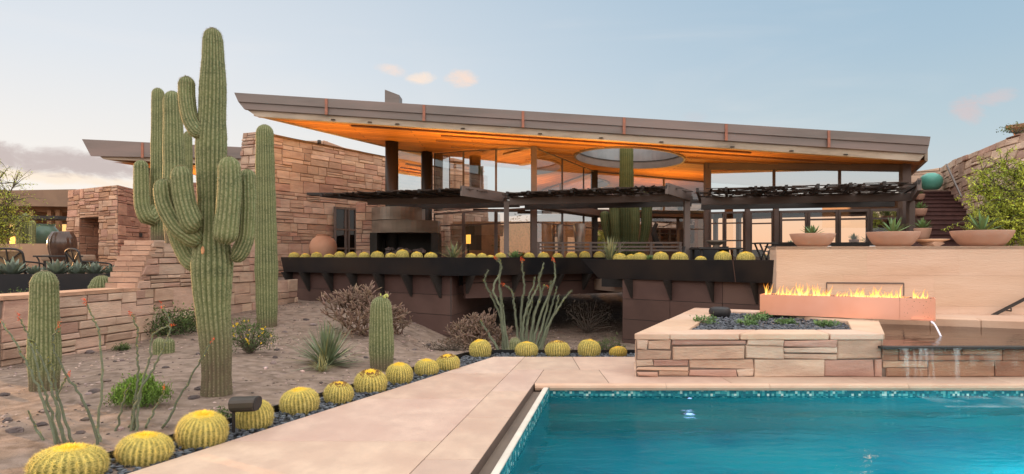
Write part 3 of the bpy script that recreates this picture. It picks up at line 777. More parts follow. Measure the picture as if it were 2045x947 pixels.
# ---- small stones lying on the sand
pb=MB()
for i in range(9000):
    x=R.uniform(-9,1.5); y=R.uniform(4,19)
    if x>edgex(min(y,YB))-.55 and y<YB+.55: continue
    wx=lerp(-7.12,-5.67,(y-9.5)/8)
    if x<wx+.1 and y>9: continue
    if NZ.noise((x*.9,y*.9,5))<R.uniform(-.5,.35): continue
    z=gz(x,y); 
    if z<-.9: continue
    r=R.uniform(.007,.024)*(1 if R.random()<.94 else 2.2); k=R.choice((.4,.6,.9,1.1,1.4,1.9))*R.uniform(.8,1.2); pb.col=(k,k*R.uniform(.94,1.04),k*R.uniform(.92,1.1))
    pb.rock((x,y,z),r,r*R.uniform(.6,1),r*.55,R,6,3)
stuff(tag(pb.build('gravel',M['sandstones'],None,(0,0,0)),'small loose gravel scattered over the sandy desert ground','gravel'))
lb=MB()
for i in range(2600):
    x=R.uniform(-8,1.3); y=R.uniform(4.2,16)
    if x>edgex(min(y,YB))-.52 and y<YB+.5: continue
    if x<lerp(-7.12,-5.67,(y-9.5)/8)+.1 and y>9: continue
    z=gz(x,y)
    if z<-.9 or NZ.noise((x*1.6,y*1.6,21))<R.uniform(-.35,.45): continue
    a=R.random()*6.28; L=R.uniform(.015,.07); d_=V3((math.cos(a),math.sin(a),R.uniform(-.05,.15)))*L; e=V3((-math.sin(a),math.cos(a),0))*R.uniform(.0015,.004); p=V3((x,y,z+.004)); k=R.uniform(.5,1.5); lb.col=(k*1.5,k*1.25,k)
    lb.poly([p-e,p+d_*.5-e,p+d_,p+d_*.5+e,p+e])
stuff(tag(lb.build('dry_litter',M['twig'],None,(0,0,0)),'dry straw and twig litter lying on the desert sand','litter'))
# larger rocks, one object each
spots=[(185,690,26,1),(420,572,0,0),(398,548,0,0)]
RK=[(178,706,22,'flat grey slab lying left in the sand below the low stone wall'),(150,702,15,'small grey slate lying beside the flat slab below the low wall'),
(188,783,22,'dark grey flat rock between the small saguaro and the green bush'),(176,788,14,'little pale rock touching the dark flat rock near the green bush'),
(171,811,16,'dark shadowed rock standing behind the ocotillo stems'),(386,797,24,'brownish round rock right below the big saguaro trunk'),
(400,778,22,'dark flat rock left of the big saguaro foot'),(530,736,14,'pale cream rock lying right of the big saguaro'),
(549,716,10,'dark upright lava rock standing on the open sand'),(545,727,12,'small white-flecked rock at the foot of the upright lava rock'),
(568,664,12,'grey rock on the mound under the steel planter'),(553,700,14,'reddish dark rock halfway up the mound'),
(395,708,13,'dark stone beside the big saguaro trunk near the green shrub'),(12,842,26,'dark slab half buried at the left edge of the picture'),
(30,862,30,'largest dark flat slab near the left edge in the shade'),(82,850,24,'grey flaky rock between the first ocotillo stems'),
(160,866,20,'dark rock right of the ocotillo base'),(8,790,20,'blue-grey rock at the far left of the sand'),
(625,650,14,'pale stone high on the mound below the brown wall'),(655,660,12,'small grey stone on the mound near the pink cholla'),
(610,640,13,'broad flat stone on the crest of the mound'),(730,715,12,'dark stone behind the medium saguaro'),
(855,690,14,'grey stone lying right of the medium saguaro'),(828,700,12,'small brown stone between barrel cacti and the cholla'),
(330,735,14,'reddish stone in the middle of the sand'),(345,818,16,'pale broken stone behind the third barrel cactus')]
for px,py,w,lab in RK:
    p=onground(px,py); r=w*p.y/F/2; rb=MB(); rr=random.Random(px*7+py)
    k=rr.uniform(.6,1.5) if 'dark' not in lab else rr.uniform(.6,1.0)
    if 'pale' in lab or 'white' in lab: k=2.3
    rb.col=(k,k*.96,k*.95); rb.rock((p.x,p.y,p.z+r*.15),r*1.1,r*.8,r*(.50 if 'upright' not in lab else 1.1),rr,9,5)
    tag(rb.build('desert_rock',M['rock'],None,(p.x,p.y,p.z)),lab,'rock','rocks scattered on the sand')
# ================================================================== MAIN HOUSE
RH=random.Random(5)
DZ=.92                                   # deck level
ZR=17.0                                  # depth of the roof's front edge
def sof(x,y=0): return 4.605-.068*x      # underside plane of the butterfly roof
xl,xr=ax(504,ZR),ax(1846,ZR)
FLx,FRx=-6.42,10.33; BL=(-1.9,23.8); BR=(13.4,24.4)
house=thing('main_house','low sandstone and glass house under a long tilted metal roof with round skylight','house',(2,19.5,DZ))
# soffit (with the round opening), drawn as strips around the hole
OC=(3.40,19.9); ORX,ORY=1.55,1.95
def rot_front(t): return (lerp(FLx,FRx,t),ZR+.05)
front_=[rot_front(i/40) for i in range(41)]
outer=[(FLx,ZR+.05),(FRx,ZR+.05),BR,BL]
def ray_out(cx,cy,a):
    d=(math.cos(a),math.sin(a)); best=1e9
    for i in range(4):
        p,q=outer[i],outer[(i+1)%4]; ex,ey=q[0]-p[0],q[1]-p[1]; den=d[0]*ey-d[1]*ex
        if abs(den)<1e-9: continue
        t=((p[0]-cx)*ey-(p[1]-cy)*ex)/den; u=((p[0]-cx)*d[1]-(p[1]-cy)*d[0])/den
        if t>0 and -1e-6<=u<=1+1e-6: best=min(best,t)
    return (cx+d[0]*best,cy+d[1]*best)
angs=sorted(set([2*math.pi*i/72 for i in range(72)]+[math.atan2(p[1]-OC[1],p[0]-OC[0])%(2*math.pi) for p in outer]))
def ringpt(a,k=1.0): return (OC[0]+math.cos(a)*ORX*k,OC[1]+math.sin(a)*ORY*k)
roofp=MB(); top=lambda x,y: sof(x)+.60+ .0*y
sm=MB(); tm=MB()
for i,a in enumerate(angs):
    b=angs[(i+1)%len(angs)]
    o1_,o2_=ray_out(*OC,a),ray_out(*OC,b); i1,i2=ringpt(a),ringpt(b)
    sm.poly([(i1[0],i1[1],sof(i1[0])),(i2[0],i2[1],sof(i2[0])),(o2_[0],o2_[1],sof(o2_[0])),(o1_[0],o1_[1],sof(o1_[0]))])
    tm.poly([(o1_[0],o1_[1],sof(o1_[0])+.5),(o2_[0],o2_[1],sof(o2_[0])+.5),(i2[0],i2[1],sof(i2[0])+.5),(i1[0],i1[1],sof(i1[0])+.5)])
# shallow valley steps in the boarding: thin battens
roof=tm.build('roof',M['roofing'],house); ORG[roof.name]=ORG[house.name]
s_=sm.build('soffit',M['soffit'],roof)
# front fascia: two overlapping metal bands with slanted ends
def yb_top(px): return lerp(185,273,(px-467)/1391)
def yb_mid(px): return lerp(203,290,(px-475)/1380)
def yb_bot(px): return lerp(218,307,(px-487)/1362)
def band(fn0,fn1,pxa0,pxb0,pxa1,pxb1,y,th):
    m=MB(); n=14
    for i in range(n):
        q=[]
        for t,(pa,pb,fn) in ((i/n,(pxa0,pxb0,fn0)),((i+1)/n,(pxa0,pxb0,fn0))):
            q.append(at(lerp(pa,pb,t),fn(lerp(pa,pb,t)),y))
        r=[]
        for t in ((i+1)/n,i/n): r.append(at(lerp(pxa1,pxb1,t),fn1(lerp(pxa1,pxb1,t)),y))
        P=[r[1],r[0],q[1],q[0]]; bk=[V3((p.x,p.y+th,p.z)) for p in P]
        m.hexa(P,bk)
    return m
fa=band(yb_top,yb_mid,467,1858,475,1855,ZR-.10,.12).build('fascia',M['fascia'],roof)
fb=band(yb_mid,yb_bot,475,1855,487,1850,ZR-.06,.12).build('fascia',M['fascia'],roof)
def eb_bot(px): return yb_bot(px)+lerp(13,16,(px-487)/1362)
band(lambda p:yb_bot(p)+.5,eb_bot,492,1848,512,1835,ZR+.0,.16).build('edge_beam',M['edgebeam'],roof)
for px in (651,846,1044,1246,1450,1655):
    m=MB()
    a,b=at(px-2.6,yb_top(px)+.5,ZR-.115),at(px+2.6,yb_bot(px),ZR-.115)
    m.box(((a.x+b.x)/2,ZR-.112,(a.z+b.z)/2),(b.x-a.x,.025,a.z-b.z)); m.build('seam',M['seam'],roof)
# side and back fascia
def side_fascia(p,q):
    m=MB(); zt=lambda P:sof(P[0])+.50; zb=lambda P:sof(P[0])-.02
    d=V3((q[0]-p[0],q[1]-p[1])).normalized(); n=V3((d.y,-d.x))*.07
    m.hexa([(p[0],p[1],zb(p)),(q[0],q[1],zb(q)),(q[0]+n.x,q[1]+n.y,zb(q)),(p[0]+n.x,p[1]+n.y,zb(p))],
           [(p[0],p[1],zt(p)),(q[0],q[1],zt(q)),(q[0]+n.x,q[1]+n.y,zt(q)),(p[0]+n.x,p[1]+n.y,zt(p))]); m.build('side_fascia',M['edgebeam'],roof)
side_fascia((FRx,ZR+.1),BR); side_fascia(BR,BL); side_fascia(BL,(FLx,ZR+.1))
# soffit boards: darker battens running with the front edge, recessed lights
for dy,px0,px1 in ((1.15,880,1700),(2.0,870,1790),(.55,700,1500),(2.9,900,1800)):
    y=ZR+dy; xa,xb=ax(px0,y),min(ax(px1,y),FRx); q=1-((y+.05-OC[1])/(ORY+.12))**2
    spans=[(xa,xb)] if q<=0 else [(xa,OC[0]-(ORX+.1)*math.sqrt(q)),(OC[0]+(ORX+.1)*math.sqrt(q),xb)]
    for xa,xb in spans:
        m=MB(); m.hexa([(xa,y,sof(xa)-.045),(xb,y,sof(xb)-.045),(xb,y+.10,sof(xb)-.045),(xa,y+.10,sof(xa)-.045)],[(xa,y,sof(xa)),(xb,y,sof(xb)),(xb,y+.10,sof(xb)),(xa,y+.10,sof(xa))]); m.build('batten',M['wood'],roof)
for px,py in ((665,252),(738,270),(793,258),(924,266),(1078,277),(1200,285),(1320,293),(1462,303),(1580,309),(1688,317)):
    # solve for the ceiling point
    for k in range(400):
        y=ZR+k*.02; p=at(px,py,y)
        if p.z<=sof(p.x) : break
    m=MB(); m.lathe((p.x,p.y,sof(p.x)),[(.055,.0),(.055,-.018),(.035,-.018),(.035,.0)],14); m.build('downlight',M['darksteel'],roof)
# skylight ring
m=MB(); n=64
def rp(a,k,z): x,y=ringpt(a,k); return (x,y,sof(x)+z)
for i in range(n):
    a,b=2*math.pi*i/n,2*math.pi*(i+1)/n
    m.poly([rp(a,.985,-.05),rp(b,.985,-.05),rp(b,.985,.16),rp(a,.985,.16)]); m.poly([rp(a,1.02,-.05),rp(b,1.02,-.05),rp(b,.985,-.05),rp(a,.985,-.05)][::-1])
    m.poly([rp(a,1.02,-.05),rp(b,1.02,-.05),rp(b,1.02,.0),rp(a,1.02,.0)])
ring=m.build('skylight_ring',mat('ring_metal',(.22,.18,.16),(.17,.14,.125),sc=2,rough=.5,metal=.3),roof)
m=MB()
for i in range(n):
    a,b=2*math.pi*i/n,2*math.pi*(i+1)/n
    m.poly([rp(a,.985,.17),rp(b,.985,.17),rp(b,.985,.62),rp(a,.985,.62)])
m.build('skylight_drum',mat('drum_metal',(.24,.26,.275),(.15,.165,.175),sc=1.5,rough=.3,metal=.5,c3=(.30,.24,.23),sc3=.8),roof)
m=MB()
for i in range(n):
    a,b=2*math.pi*i/n,2*math.pi*(i+1)/n
    m.poly([rp(a,.97,.155),rp(b,.97,.155),rp(b,.97,.185),rp(a,.97,.185)])
m.build('skylight_joint',M['darksteel'],roof)
# chimney vent with a slanted top
m=MB(); a,b=at(768,204,19),at(797,204,19); za,zb_=az(179,19),az(190,19)
m.hexa([(a.x,19,4.9),(b.x,19,4.9),(b.x,19.5,4.9),(a.x,19.5,4.9)],[(a.x,19,za),(b.x,19,zb_),(b.x,19.5,zb_),(a.x,19.5,za)])
m.build('chimney',M['fascia'],roof)

# big battered stone wall running back under the roof
WZ0=.9; WTOP=4.98
f,L=plane_f((-7.06,19.0),(-1.0,29.53),WZ0,lean=.02)
def bigtop(u):
    s=WTOP-WZ0+.02*math.sin(u*2.1)
    if .0<u<.55: s+=.02
    return s+(.14 if 2.3<u<3.15 else 0)
m=MB(); stone_face(m,f,L,WTOP-WZ0+.2,RH,top=bigtop,left=lambda v:max(0,-.0+.10*(v-2.2)),ch=(.2,.40),w=(.3,.95),depth=.035)
# left end (thick, lit by the low sun) and cap
P0=V3((-7.06,19.0,0)); dW=V3((7.48,13.0,0)).normalized(); nW=V3((dW.y,-dW.x,0))
endp=P0-nW*.62
f2,L2=plane_f((endp.x-.40,endp.y),(P0.x+.0,P0.y),WZ0)
def f2b(u,v):
    p=f2(u,v); k=v/(WTOP-WZ0); return p+V3((.42*k,.0,0))*(1-u/L2*.75) 
stone_face(m,f2b,L2,WTOP-WZ0,RH,ch=(.16,.3),w=(.25,.6),depth=.05)
m.m=1; m.col=W1
q0,q1=P0+V3((.1,.05,0)),P0+dW*L; m.poly([(q0.x,q0.y,WTOP-.02),(q1.x,q1.y,WTOP-.02),(q1.x-nW.x*.6,q1.y-nW.y*.6,WTOP-.02),(q0.x-nW.x*.6,q0.y-nW.y*.6,WTOP-.02)])
m.poly([(q0.x-nW.x*.6,q0.y-nW.y*.6,WZ0),(q0.x-nW.x*.6,q0.y-nW.y*.6,WTOP),(q1.x-nW.x*.6,q1.y-nW.y*.6,WTOP),(q1.x-nW.x*.6,q1.y-nW.y*.6,WZ0)])
wall=m.build('stone_wall',[M['stone'],M['mortar']],house); ORG[wall.name]=ORG[house.name]
# slender post between wall and soffit, stone-wall cap strip light
m=MB(); p=at(637,265,20.6); m.tube([(p.x,p.y,WTOP-.1),(p.x,p.y,sof(p.x))],.055,12); m.build('post',M['column'],house)
p=at(908,330,23.2); m=MB(); m.tube([(p.x,p.y,3.6),(p.x,p.y,sof(p.x))],.05,10); m.build('post',M['column'],house)
# round columns
for px,y,w in ((782,19.9,26),(852,21.5,21)):
    x=ax(px,y); r=w*y/F/2; m=MB(); m.tube([(x,y,DZ),(x,y,sof(x))],r,28); m.build('column',M['column'],house)
# glazed door in the stone wall
def wallpt(px,z,out=.0):
    # intersect the pixel column with the wall plane
    k=(px-CX)/F; t=(k*19.0+7.06)/(7.48/math.hypot(7.48,13)-k*13/math.hypot(7.48,13)); p=P0+dW*t+nW*out; return V3((p.x,p.y,z))
a,b=wallpt(663,DZ,.06),wallpt(707,DZ,.06)
door=MB(); zt=3.06
door.m=0; door.poly([a,b,V3((b.x,b.y,zt)),V3((a.x,a.y,zt))])
dr=door.build('door',[M['darksteel']],house); ORG[dr.name]=ORG[house.name]
m=MB(); o=nW*.03
for t in (0.03,.5,.64,.97): q=a.lerp(b,t)+o; m.beam(q,V3((q.x,q.y,zt)),.07,.05)
for z in (1.0,1.75,2.35,zt-.04): m.beam(a+o+V3((0,0,z-DZ)),b+o+V3((0,0,z-DZ)),.05,.05)
m.build('door_frame',M['frame'],dr)
m=MB()
for t0,t1 in ((.04,.49),(.65,.96)):
    q,r=a.lerp(b,t0)+o*.5,a.lerp(b,t1)+o*.5; m.poly([q,r,V3((r.x,r.y,zt-.05)),V3((q.x,q.y,zt-.05))])
m.build('door_pane',M['darkglass'],dr)

# glass walls: posts are steel, every bay has its own frame and pane
def post(px,y,z0,z1,w=.16,name='post',m_='steelpaint'):
    x=ax(px,y); m=MB(); m.box((x,y,(z0+z1)/2),(w,w,z1-z0)); return m.build(name,M[m_],house)
TR=2.86                                    # transom level above the doors
def bay(a,b,z0,z1,mats='glass',bars=(),vb=(),fw=.05,name='window'):
    """one glazed bay between plan points a and b; z1 may follow the sloping soffit"""
    A=V3((a[0],a[1],0)); B=V3((b[0],b[1],0)); e_=(B-A).normalized()*(fw*.46+.002); A=A+e_; B=B-e_; za=z1(a[0]) if callable(z1) else z1; zb=z1(b[0]) if callable(z1) else z1
    m=MB(); m.beam((A.x,A.y,z0+fw/2),(B.x,B.y,z0+fw/2),fw,fw); m.beam((A.x,A.y,za-fw/2),(B.x,B.y,zb-fw/2),fw,fw)
    m.beam((A.x,A.y,z0),(A.x,A.y,za),fw*.9,fw*.9); m.beam((B.x,B.y,z0),(B.x,B.y,zb),fw*.9,fw*.9)
    for z in bars: m.beam((A.x,A.y,z),(B.x,B.y,z),fw*.7,fw*.7)
    for t in vb:
        q=A.lerp(B,t); m.beam((q.x,q.y,z0),(q.x,q.y,lerp(za,zb,t)),fw*.7,fw*.7)
    o=m.build(name,M['frame'],house); ORG[o.name]=ORG[house.name]
    g=MB(); g.poly([(A.x,A.y,z0),(B.x,B.y,z0),(B.x,B.y,zb),(A.x,A.y,za)]); g.build('pane',M[mats],o); return o
def P(px,y): return (ax(px,y),y)
# left glass line 865 -> 1065
Lp=[(866,21.6),(925,20.6),(990,19.8),(1062,19.05)]
for (p,y),(q,z) in zip(Lp,Lp[1:]):
    bay(P(p,y),P(q,z),TR+.06,lambda x:sof(x)-.02,'glassup',fw=.035)
    bay(P(p,y),P(q,z),DZ,TR,'glassleft',bars=(2.45,1.25),fw=.06)
bay(P(783,21.2),P(864,21.6),TR+.3,lambda x:sof(x)-.02,'glassup',fw=.035)
post(1066,19.0,DZ,sof(.6),.155)
# courtyard sides and back
C1=P(1070,19.1); C2=P(1187,23.2); C3=P(1407,24.0); C4=P(1412,19.95)
def between(a,b,t): return (lerp(a[0],b[0],t),lerp(a[1],b[1],t))
for t0,t1 in ((0,.40),(.40,.78),(.78,1)):
    bay(between(C1,C2,t0),between(C1,C2,t1),TR+.2,lambda x:sof(x)-.02,'glassup',fw=.035)
    bay(between(C1,C2,t0),between(C1,C2,t1),DZ,TR,'glassleft',bars=(2.45,),fw=.05)
for t0,t1 in ((0,.62),(.62,1)):
    bay(between(C2,C3,t0),between(C2,C3,t1),TR+.2,lambda x:sof(x)-.02,'glassup',fw=.035)
for t0,t1 in ((0,.25),(.25,.5),(.5,.75),(.75,1)):
    bay(between(C2,C3,t0),between(C2,C3,t1),DZ,TR,bars=(2.45,1.5),fw=.05)
post(1187,23.2,DZ,sof(2.7),.19,m_='darksteel'); post(1412,19.9,DZ,sof(5.4),.17)
m=MB(); m.beam((C1[0],C1[1],TR+.10),(C2[0],C2[1],TR+.10),.5,.2); m.beam((C2[0],C2[1],TR+.10),(C3[0],C3[1],TR+.10),.5,.2); m.build('transom_canopy',M['steelpaint'],house)
# right glass line 1412 -> 1806
Rp=[(1416,19.85),(1545,19.1),(1676,18.45),(1800,17.9)]
for (p,y),(q,z) in zip(Rp,Rp[1:]): bay(P(p,y),P(q,z),TR+.10,lambda x:sof(x)-.16,'glassup',fw=.04)
m=MB()
for (p,y),(q,z) in zip(Rp,Rp[1:]):
    a,b=P(p,y),P(q,z); m.beam((a[0],a[1],sof(a[0])-.09),(b[0],b[1],sof(b[0])-.09),.12,.17)
m.build('head_beam',M['steelpaint'],house)
post(1806,17.85,DZ,sof(10.2),.22)
lowR=[(1416,19.8),(1446,19.65),(1487,19.4)]
for (p,y),(q,z) in zip(lowR,lowR[1:]): bay(P(p,y),P(q,z),DZ,2.78,bars=(2.45,1.95,1.35),fw=.055,name='door')
post(1492,19.3,DZ,2.95,.12); post(1549,18.95,DZ,2.95,.13)
bay(P(1497,19.3),P(1544,19.0),DZ,2.78,bars=(2.42,1.25),fw=.055)
lw=[(1556,18.9),(1612,18.65),(1673,18.4),(1736,18.15),(1796,17.95)]
for (p,y),(q,z) in zip(lw,lw[1:]): bay(P(p,y),P(q,z),1.78,2.76,bars=(2.50,),fw=.07)
m=MB(); a,b=P(1552,18.92),P(1800,17.92); m.beam((a[0],a[1],1.32),(b[0],b[1],1.32),.2,.85); m.build('dado_wall',M['steelpaint'],house)
# window seats seen below the sill
for p0,p1 in ((1553,1587),(1660,1736)):
    m=MB(); a,b=P(p0,17.4),P(p1,17.0); m.beam((a[0],a[1],az(487,17.2)),(b[0],b[1],az(487,17.2)),.4,.07); m.beam((a[0],a[1],az(487,17.2)-.2),(b[0],b[1],az(487,17.2)-.2),.3,.3); m.build('window_ledge',M['darksteel'],house)

# interior the glass lets through: floor, rear wall, core walls
m=MB(); m.prism([(-1.4,20.5),(11,18.2),(13,27.5),(-1.0,28)],DZ+.004,DZ+.02); m.build('interior_floor',M['deck'],house)
m=MB(); m.box((2.2,26.6,1.9),(9.0,.25,1.9)); m.build('interior_wall',M['innerstone'],house)
m=MB(); a,b=P(900,24.5),P(960,25.0); m.beam((a[0],a[1],2.2),(b[0],b[1],2.2),.1,.95); m.build('wall_panel',M['darksteel'],house)
m=MB(); m.box((ax(1455,23),23,2.0),(.22,.22,2.2)); m.build('post',M['wood'],house)
m=MB(); m.box((ax(1310,25.0),25.0,1.75),(2.0,.3,1.5)); m.build('dark_cabinet',M['soot'],house)

# ------------------------------------------------------------------ deck, outside fireplace
db=MB(); db.prism([(-6.3,19.9),(-1.45,16.4),(1.9,18.4),(2.5,16.6),(5.1,13.6),(6.0,13.2),(11.0,13.6),(12.8,24),(0,27),(-4,22.5)],DZ-.28,DZ)
struct(db.build('deck',M['deck'],None,(0,0,0)))
fp=thing('outdoor_fireplace','wide outdoor fireplace with curved bronze hood and dark firebox in the sandstone wall','fireplace',(ax(805,19.4),19.5,DZ))
m=MB(); xa,xb=ax(738,19.2),ax(872,19.2); yc=19.45; zt,zb_,zm=az(414,19.2),az(465,19.2),az(440,19.2)
def arc(y0,dep,z0,z1,r0,r1,xa,xb):
    n=14
    for i in range(n):
        t0,t1=i/n,(i+1)/n; g=lambda t,k:(lerp(xa,xb,t),y0-dep*(1-(2*t-1)**2)*k)
        a,b=g(t0,r0),g(t1,r0); c,d=g(t0,r1),g(t1,r1)
        m.poly([(a[0],a[1],z0),(b[0],b[1],z0),(d[0],d[1],z1),(c[0],c[1],z1)])
    for z,r in ((z0,r0),(z1,r1)):
        pts=[(lerp(xa,xb,i/n),y0-dep*(1-(2*i/n-1)**2)*r,z) for i in range(n+1)]+[(xb,y0+.7,z),(xa,y0+.7,z)]
        m.poly(pts)
    for x in (xa,xb): m.poly([(x,y0,z0),(x,y0+.7,z0),(x,y0+.7,z1),(x,y0,z1)])
arc(yc,.62,zm+.012,zt,1.0,.95,xa,xb-.45); arc(yc,.66,zb_,zm,.92,1.0,xa,xb); m.build('hood',M['hood'],fp)
m=MB(); fx0,fx1=ax(755,19.4),ax(862,19.4); z0=DZ
m.box((fx0-.1,yc+.2,(z0+zb_)/2),(.2,.9,zb_-z0)); m.box((fx1+.1,yc+.2,(z0+zb_)/2),(.2,.9,zb_-z0)); m.box(((fx0+fx1)/2,yc+.6,(z0+zb_)/2),(fx1-fx0,.1,zb_-z0)); m.box(((fx0+fx1)/2,yc+.1,z0+.15),(fx1-fx0,.9,.3)); m.build('firebox',M['soot'],fp)
m=MB()
for i in range(40): m.col=W1; m.rock((lerp(fx0+.15,fx1-.15,RH.random()),yc-.1+RH.uniform(-.2,.25),az(498,19.4)-.09+RH.uniform(-.05,.10)),.09,.07,.06,RH,7,3)
m.build('lava_rock',M['rock'],fp)
# stone pier left of the fireplace
pf,pl=plane_f((ax(711,19.6),19.55),(ax(752,19.6),19.65),DZ); m=MB(); stone_face(m,pf,pl,2.12,RH,ch=(.22,.4),w=(.3,.6))
m.m=1; m.col=W1; m.box((ax(731,19.8),19.8,DZ+1.05),(.55,.3,2.1),.1); o=m.build('stone_pier',[M['stone'],M['mortar']]); tag(o,'narrow sandstone pier between the glass door and the outdoor fireplace','pier')

# ------------------------------------------------------------------ pergolas: slanting lattice canopies on steel frames
def pergola(name,label,front,back,posts,zf,zb,nl=520,seed=1,trim_right=True,bh=.17,beamback=True,over=None):
    """front/back: (left,right) plan points of the lattice's outer edge and of its bearing beam"""
    rr=random.Random(seed); t=thing(name,label,'pergola',(front[0][0],back[0][1],DZ))
    (a,b),(c,d)=front,back
    m=MB(); m.beam((c[0],c[1],zb-bh/2),(d[0],d[1],zb-bh/2),.12,bh); m.build('beam',M['steelpaint'],t)
    if trim_right:
        m=MB(); m.beam((b[0],b[1],zf-.06),(d[0],d[1],zb-.05),.07,.24); m.build('trim_beam',M['steelpaint'],t)
    # second, rear beam in shade
    e=V3((d[0]-c[0],d[1]-c[1])).normalized(); n=V3((-e.y,e.x)); 
    m=MB(); m.beam((c[0]+n.x*1.5,c[1]+n.y*1.5,zb-.10),(d[0]+n.x*1.5,d[1]+n.y*1.5,zb-.10),.12,.18); m.build('beam',M['darksteel'],t)
    # rafters
    m=MB(); k=7
    for i in range(k+1):
        s=i/k; p=V3((lerp(a[0],b[0],s),lerp(a[1],b[1],s),zf-.02)); q=V3((lerp(c[0],d[0],s)+n.x*1.5,lerp(c[1],d[1],s)+n.y*1.5,zb+.02)); m.beam(p,q,.06,.09)
    m.build('rafter_set',M['darksteel'],t)
    # woven sticks
    m=MB()
    for i in range(nl):
        u=rr.uniform(.04,.955); v=rr.random(); L=rr.uniform(.25,.9)
        p=V3((lerp(lerp(a[0],b[0],u),lerp(c[0],d[0],u),v),lerp(lerp(a[1],b[1],u),lerp(c[1],d[1],u),v),lerp(zf,zb,v)-.005+rr.uniform(-.008,.012)))
        if rr.random()<.12: p+=V3((n.x,n.y,0))*rr.uniform(0,1.4)
        an=math.atan2(d[1]-c[1],d[0]-c[0])+rr.gauss(0,.22)+(math.pi/2 if rr.random()<.3 else 0)
        q=V3((math.cos(an)*L/2,math.sin(an)*L/2,0)); k=rr.uniform(.6,1.8); m.col=(k,k*.97,k*.95)
        m.beam(p-q,p+q,rr.uniform(.025,.06),.014)
    m.build('lattice',M['lattice'],t)
    for (px,y) in posts:
        m=MB(); x=ax(px,y); m.box((x,y,(DZ+zb-bh)/2),(.13,.13,zb-bh-DZ)); m.build('post',M['steelpaint'],t)
    return t
def pz(py,y): return az(py,y)
# left canopy (by the stone wall), middle canopy, right canopy
pergola('pergola','dark woven-branch canopy beside the stone wall above the fireplace',(P(640,17.6),P(921,16.0)),(P(735,18.3),P(1010,17.4)),[(1011,17.2)],pz(376,16),pz(391,17.4),700,3)
pergola('pergola','brown steel canopy with thin branch cover between the two big glass fronts',(P(1012,16.6),P(1331,15.0)),(P(1018,17.2),P(1378,16.0)),[(1371,16.0)],pz(371,15.0),pz(387,16.0),330,4)
pergola('pergola','open lattice canopy over the right glass front ending at the stairs',(P(1392,15.2),P(1836,13.6)),(P(1400,16.4),P(1822,15.2)),[(1818,15.3)],pz(362,13.6),pz(386,15.2),330,5)

# ------------------------------------------------------------------ lit lamps: soffit uplights on small steel brackets, interior lamps
def uplight(loc,size,power,tilt=(0,0),col=(1,.47,.10)):
    l=bpy.data.lights.new('soffit_uplight','AREA'); l.shape='RECTANGLE'; l.size=size[0]; l.size_y=size[1]; l.energy=power; l.color=col
    o=bpy.data.objects.new('soffit_uplight',l); COL.objects.link(o); o.location=loc; o.rotation_euler=(math.pi+tilt[0],tilt[1],0)
for (x,y,z,sx,sy,pw) in ((-4.9,18.2,3.2,1.0,.4,110),(-1.2,18.0,3.1,2.4,.4,230),(2.2,17.6,3.05,2.4,.4,170),(5.4,18.0,3.0,2.4,.4,85),(8.4,16.9,2.98,1.8,.4,14),(-.4,21.6,3.0,1.6,.6,150),(1.2,22.5,3.0,2,.6,110),(5.3,22.6,3.0,2.0,.6,100)):
    uplight((x,y,z),(sx,sy),pw*UP_K)
    f_=MB(); f_.box((x,y,z-.05),(sx*1.02,sy*1.02,.06)); f_.build('uplight_tray',M['darksteel'],house)
for (x,y,p) in ((-1.6,23.0,34),(.2,22.6,26),(8.5,20.5,36),(4.6,25.4,34),(6.6,21.5,26),(2.6,25.0,24)):
    l=bpy.data.lights.new('room_lamp','AREA'); l.size=.25; l.energy=p; l.color=(1,.55,.2); o=bpy.data.objects.new('room_lamp',l); COL.objects.link(o); o.location=(x,y,sof(x)-.9)

# ================================================================== STEEL PLANTERS, BASE WALLS, POOLSIDE
RS=random.Random(21)
PT=1.475                                     # planter rim of the left run
# --- left planter: two runs meeting in an obtuse corner
def planter_run(obj,pts,zt,h,lean=.10,thick=.014,depth=.75,close=True,slant=0):
    """leaning steel front along plan points, inner soil pan behind"""
    m=MB(); n=len(pts); nrm=[]
    for i in range(n-1):
        d=V3((pts[i+1][0]-pts[i][0],pts[i+1][1]-pts[i][1])).normalized(); nrm.append(V3((d.y,-d.x)))
    vn=[nrm[0]]+[((nrm[i]+nrm[i+1]).normalized()/max(.6,((nrm[i]+nrm[i+1]).normalized()).dot(nrm[i]))) for i in range(n-2)]+[nrm[-1]]
    for i in range(n-1):
        a,b=V3((*pts[i],0)),V3((*pts[i+1],0)); na,nb=V3((vn[i].x,vn[i].y,0)),V3((vn[i+1].x,vn[i+1].y,0))
        sa=slant if i==0 else 0
        dirv=(b-a).normalized()*sa
        def fr(p,k,z,dv=V3((0,0,0))): return V3((p.x,p.y,z))+k+dv
        A=[fr(a,-na*lean,zt-h,dirv),fr(b,-nb*lean,zt-h),fr(b,V3((0,0,0)),zt),fr(a,V3((0,0,0)),zt)]
        Bk=[p+V3(( -na.x*thick,-na.y*thick,0)) for p in A]
        m.hexa(A,Bk)
        # underside and rim return
        m.poly([A[0],A[1],A[1]-nb*depth,A[0]-na*depth]); 
        R1=[A[3],A[2],A[2]-nb*.05,A[3]-na*.05]; m.poly([p+V3((0,0,.003)) for p in R1])
    return m,vn
def soil(pts,vn,z,depth):
    m=MB()
    for i in range(len(pts)-1):
        a,b=V3((*pts[i],z)),V3((*pts[i+1],z)); na,nb=V3((vn[i].x,vn[i].y,0)),V3((vn[i+1].x,vn[i+1].y,0)); m.poly([a-na*.02,b-nb*.02,b-nb*depth,a-na*depth])
        m.poly([a-na*depth,b-nb*depth,b-nb*depth-V3((0,0,.6)),a-na*depth-V3((0,0,.6))])
    return m
LPT=[P(560,18.9),P(909,15.0),P(1240,17.6)]
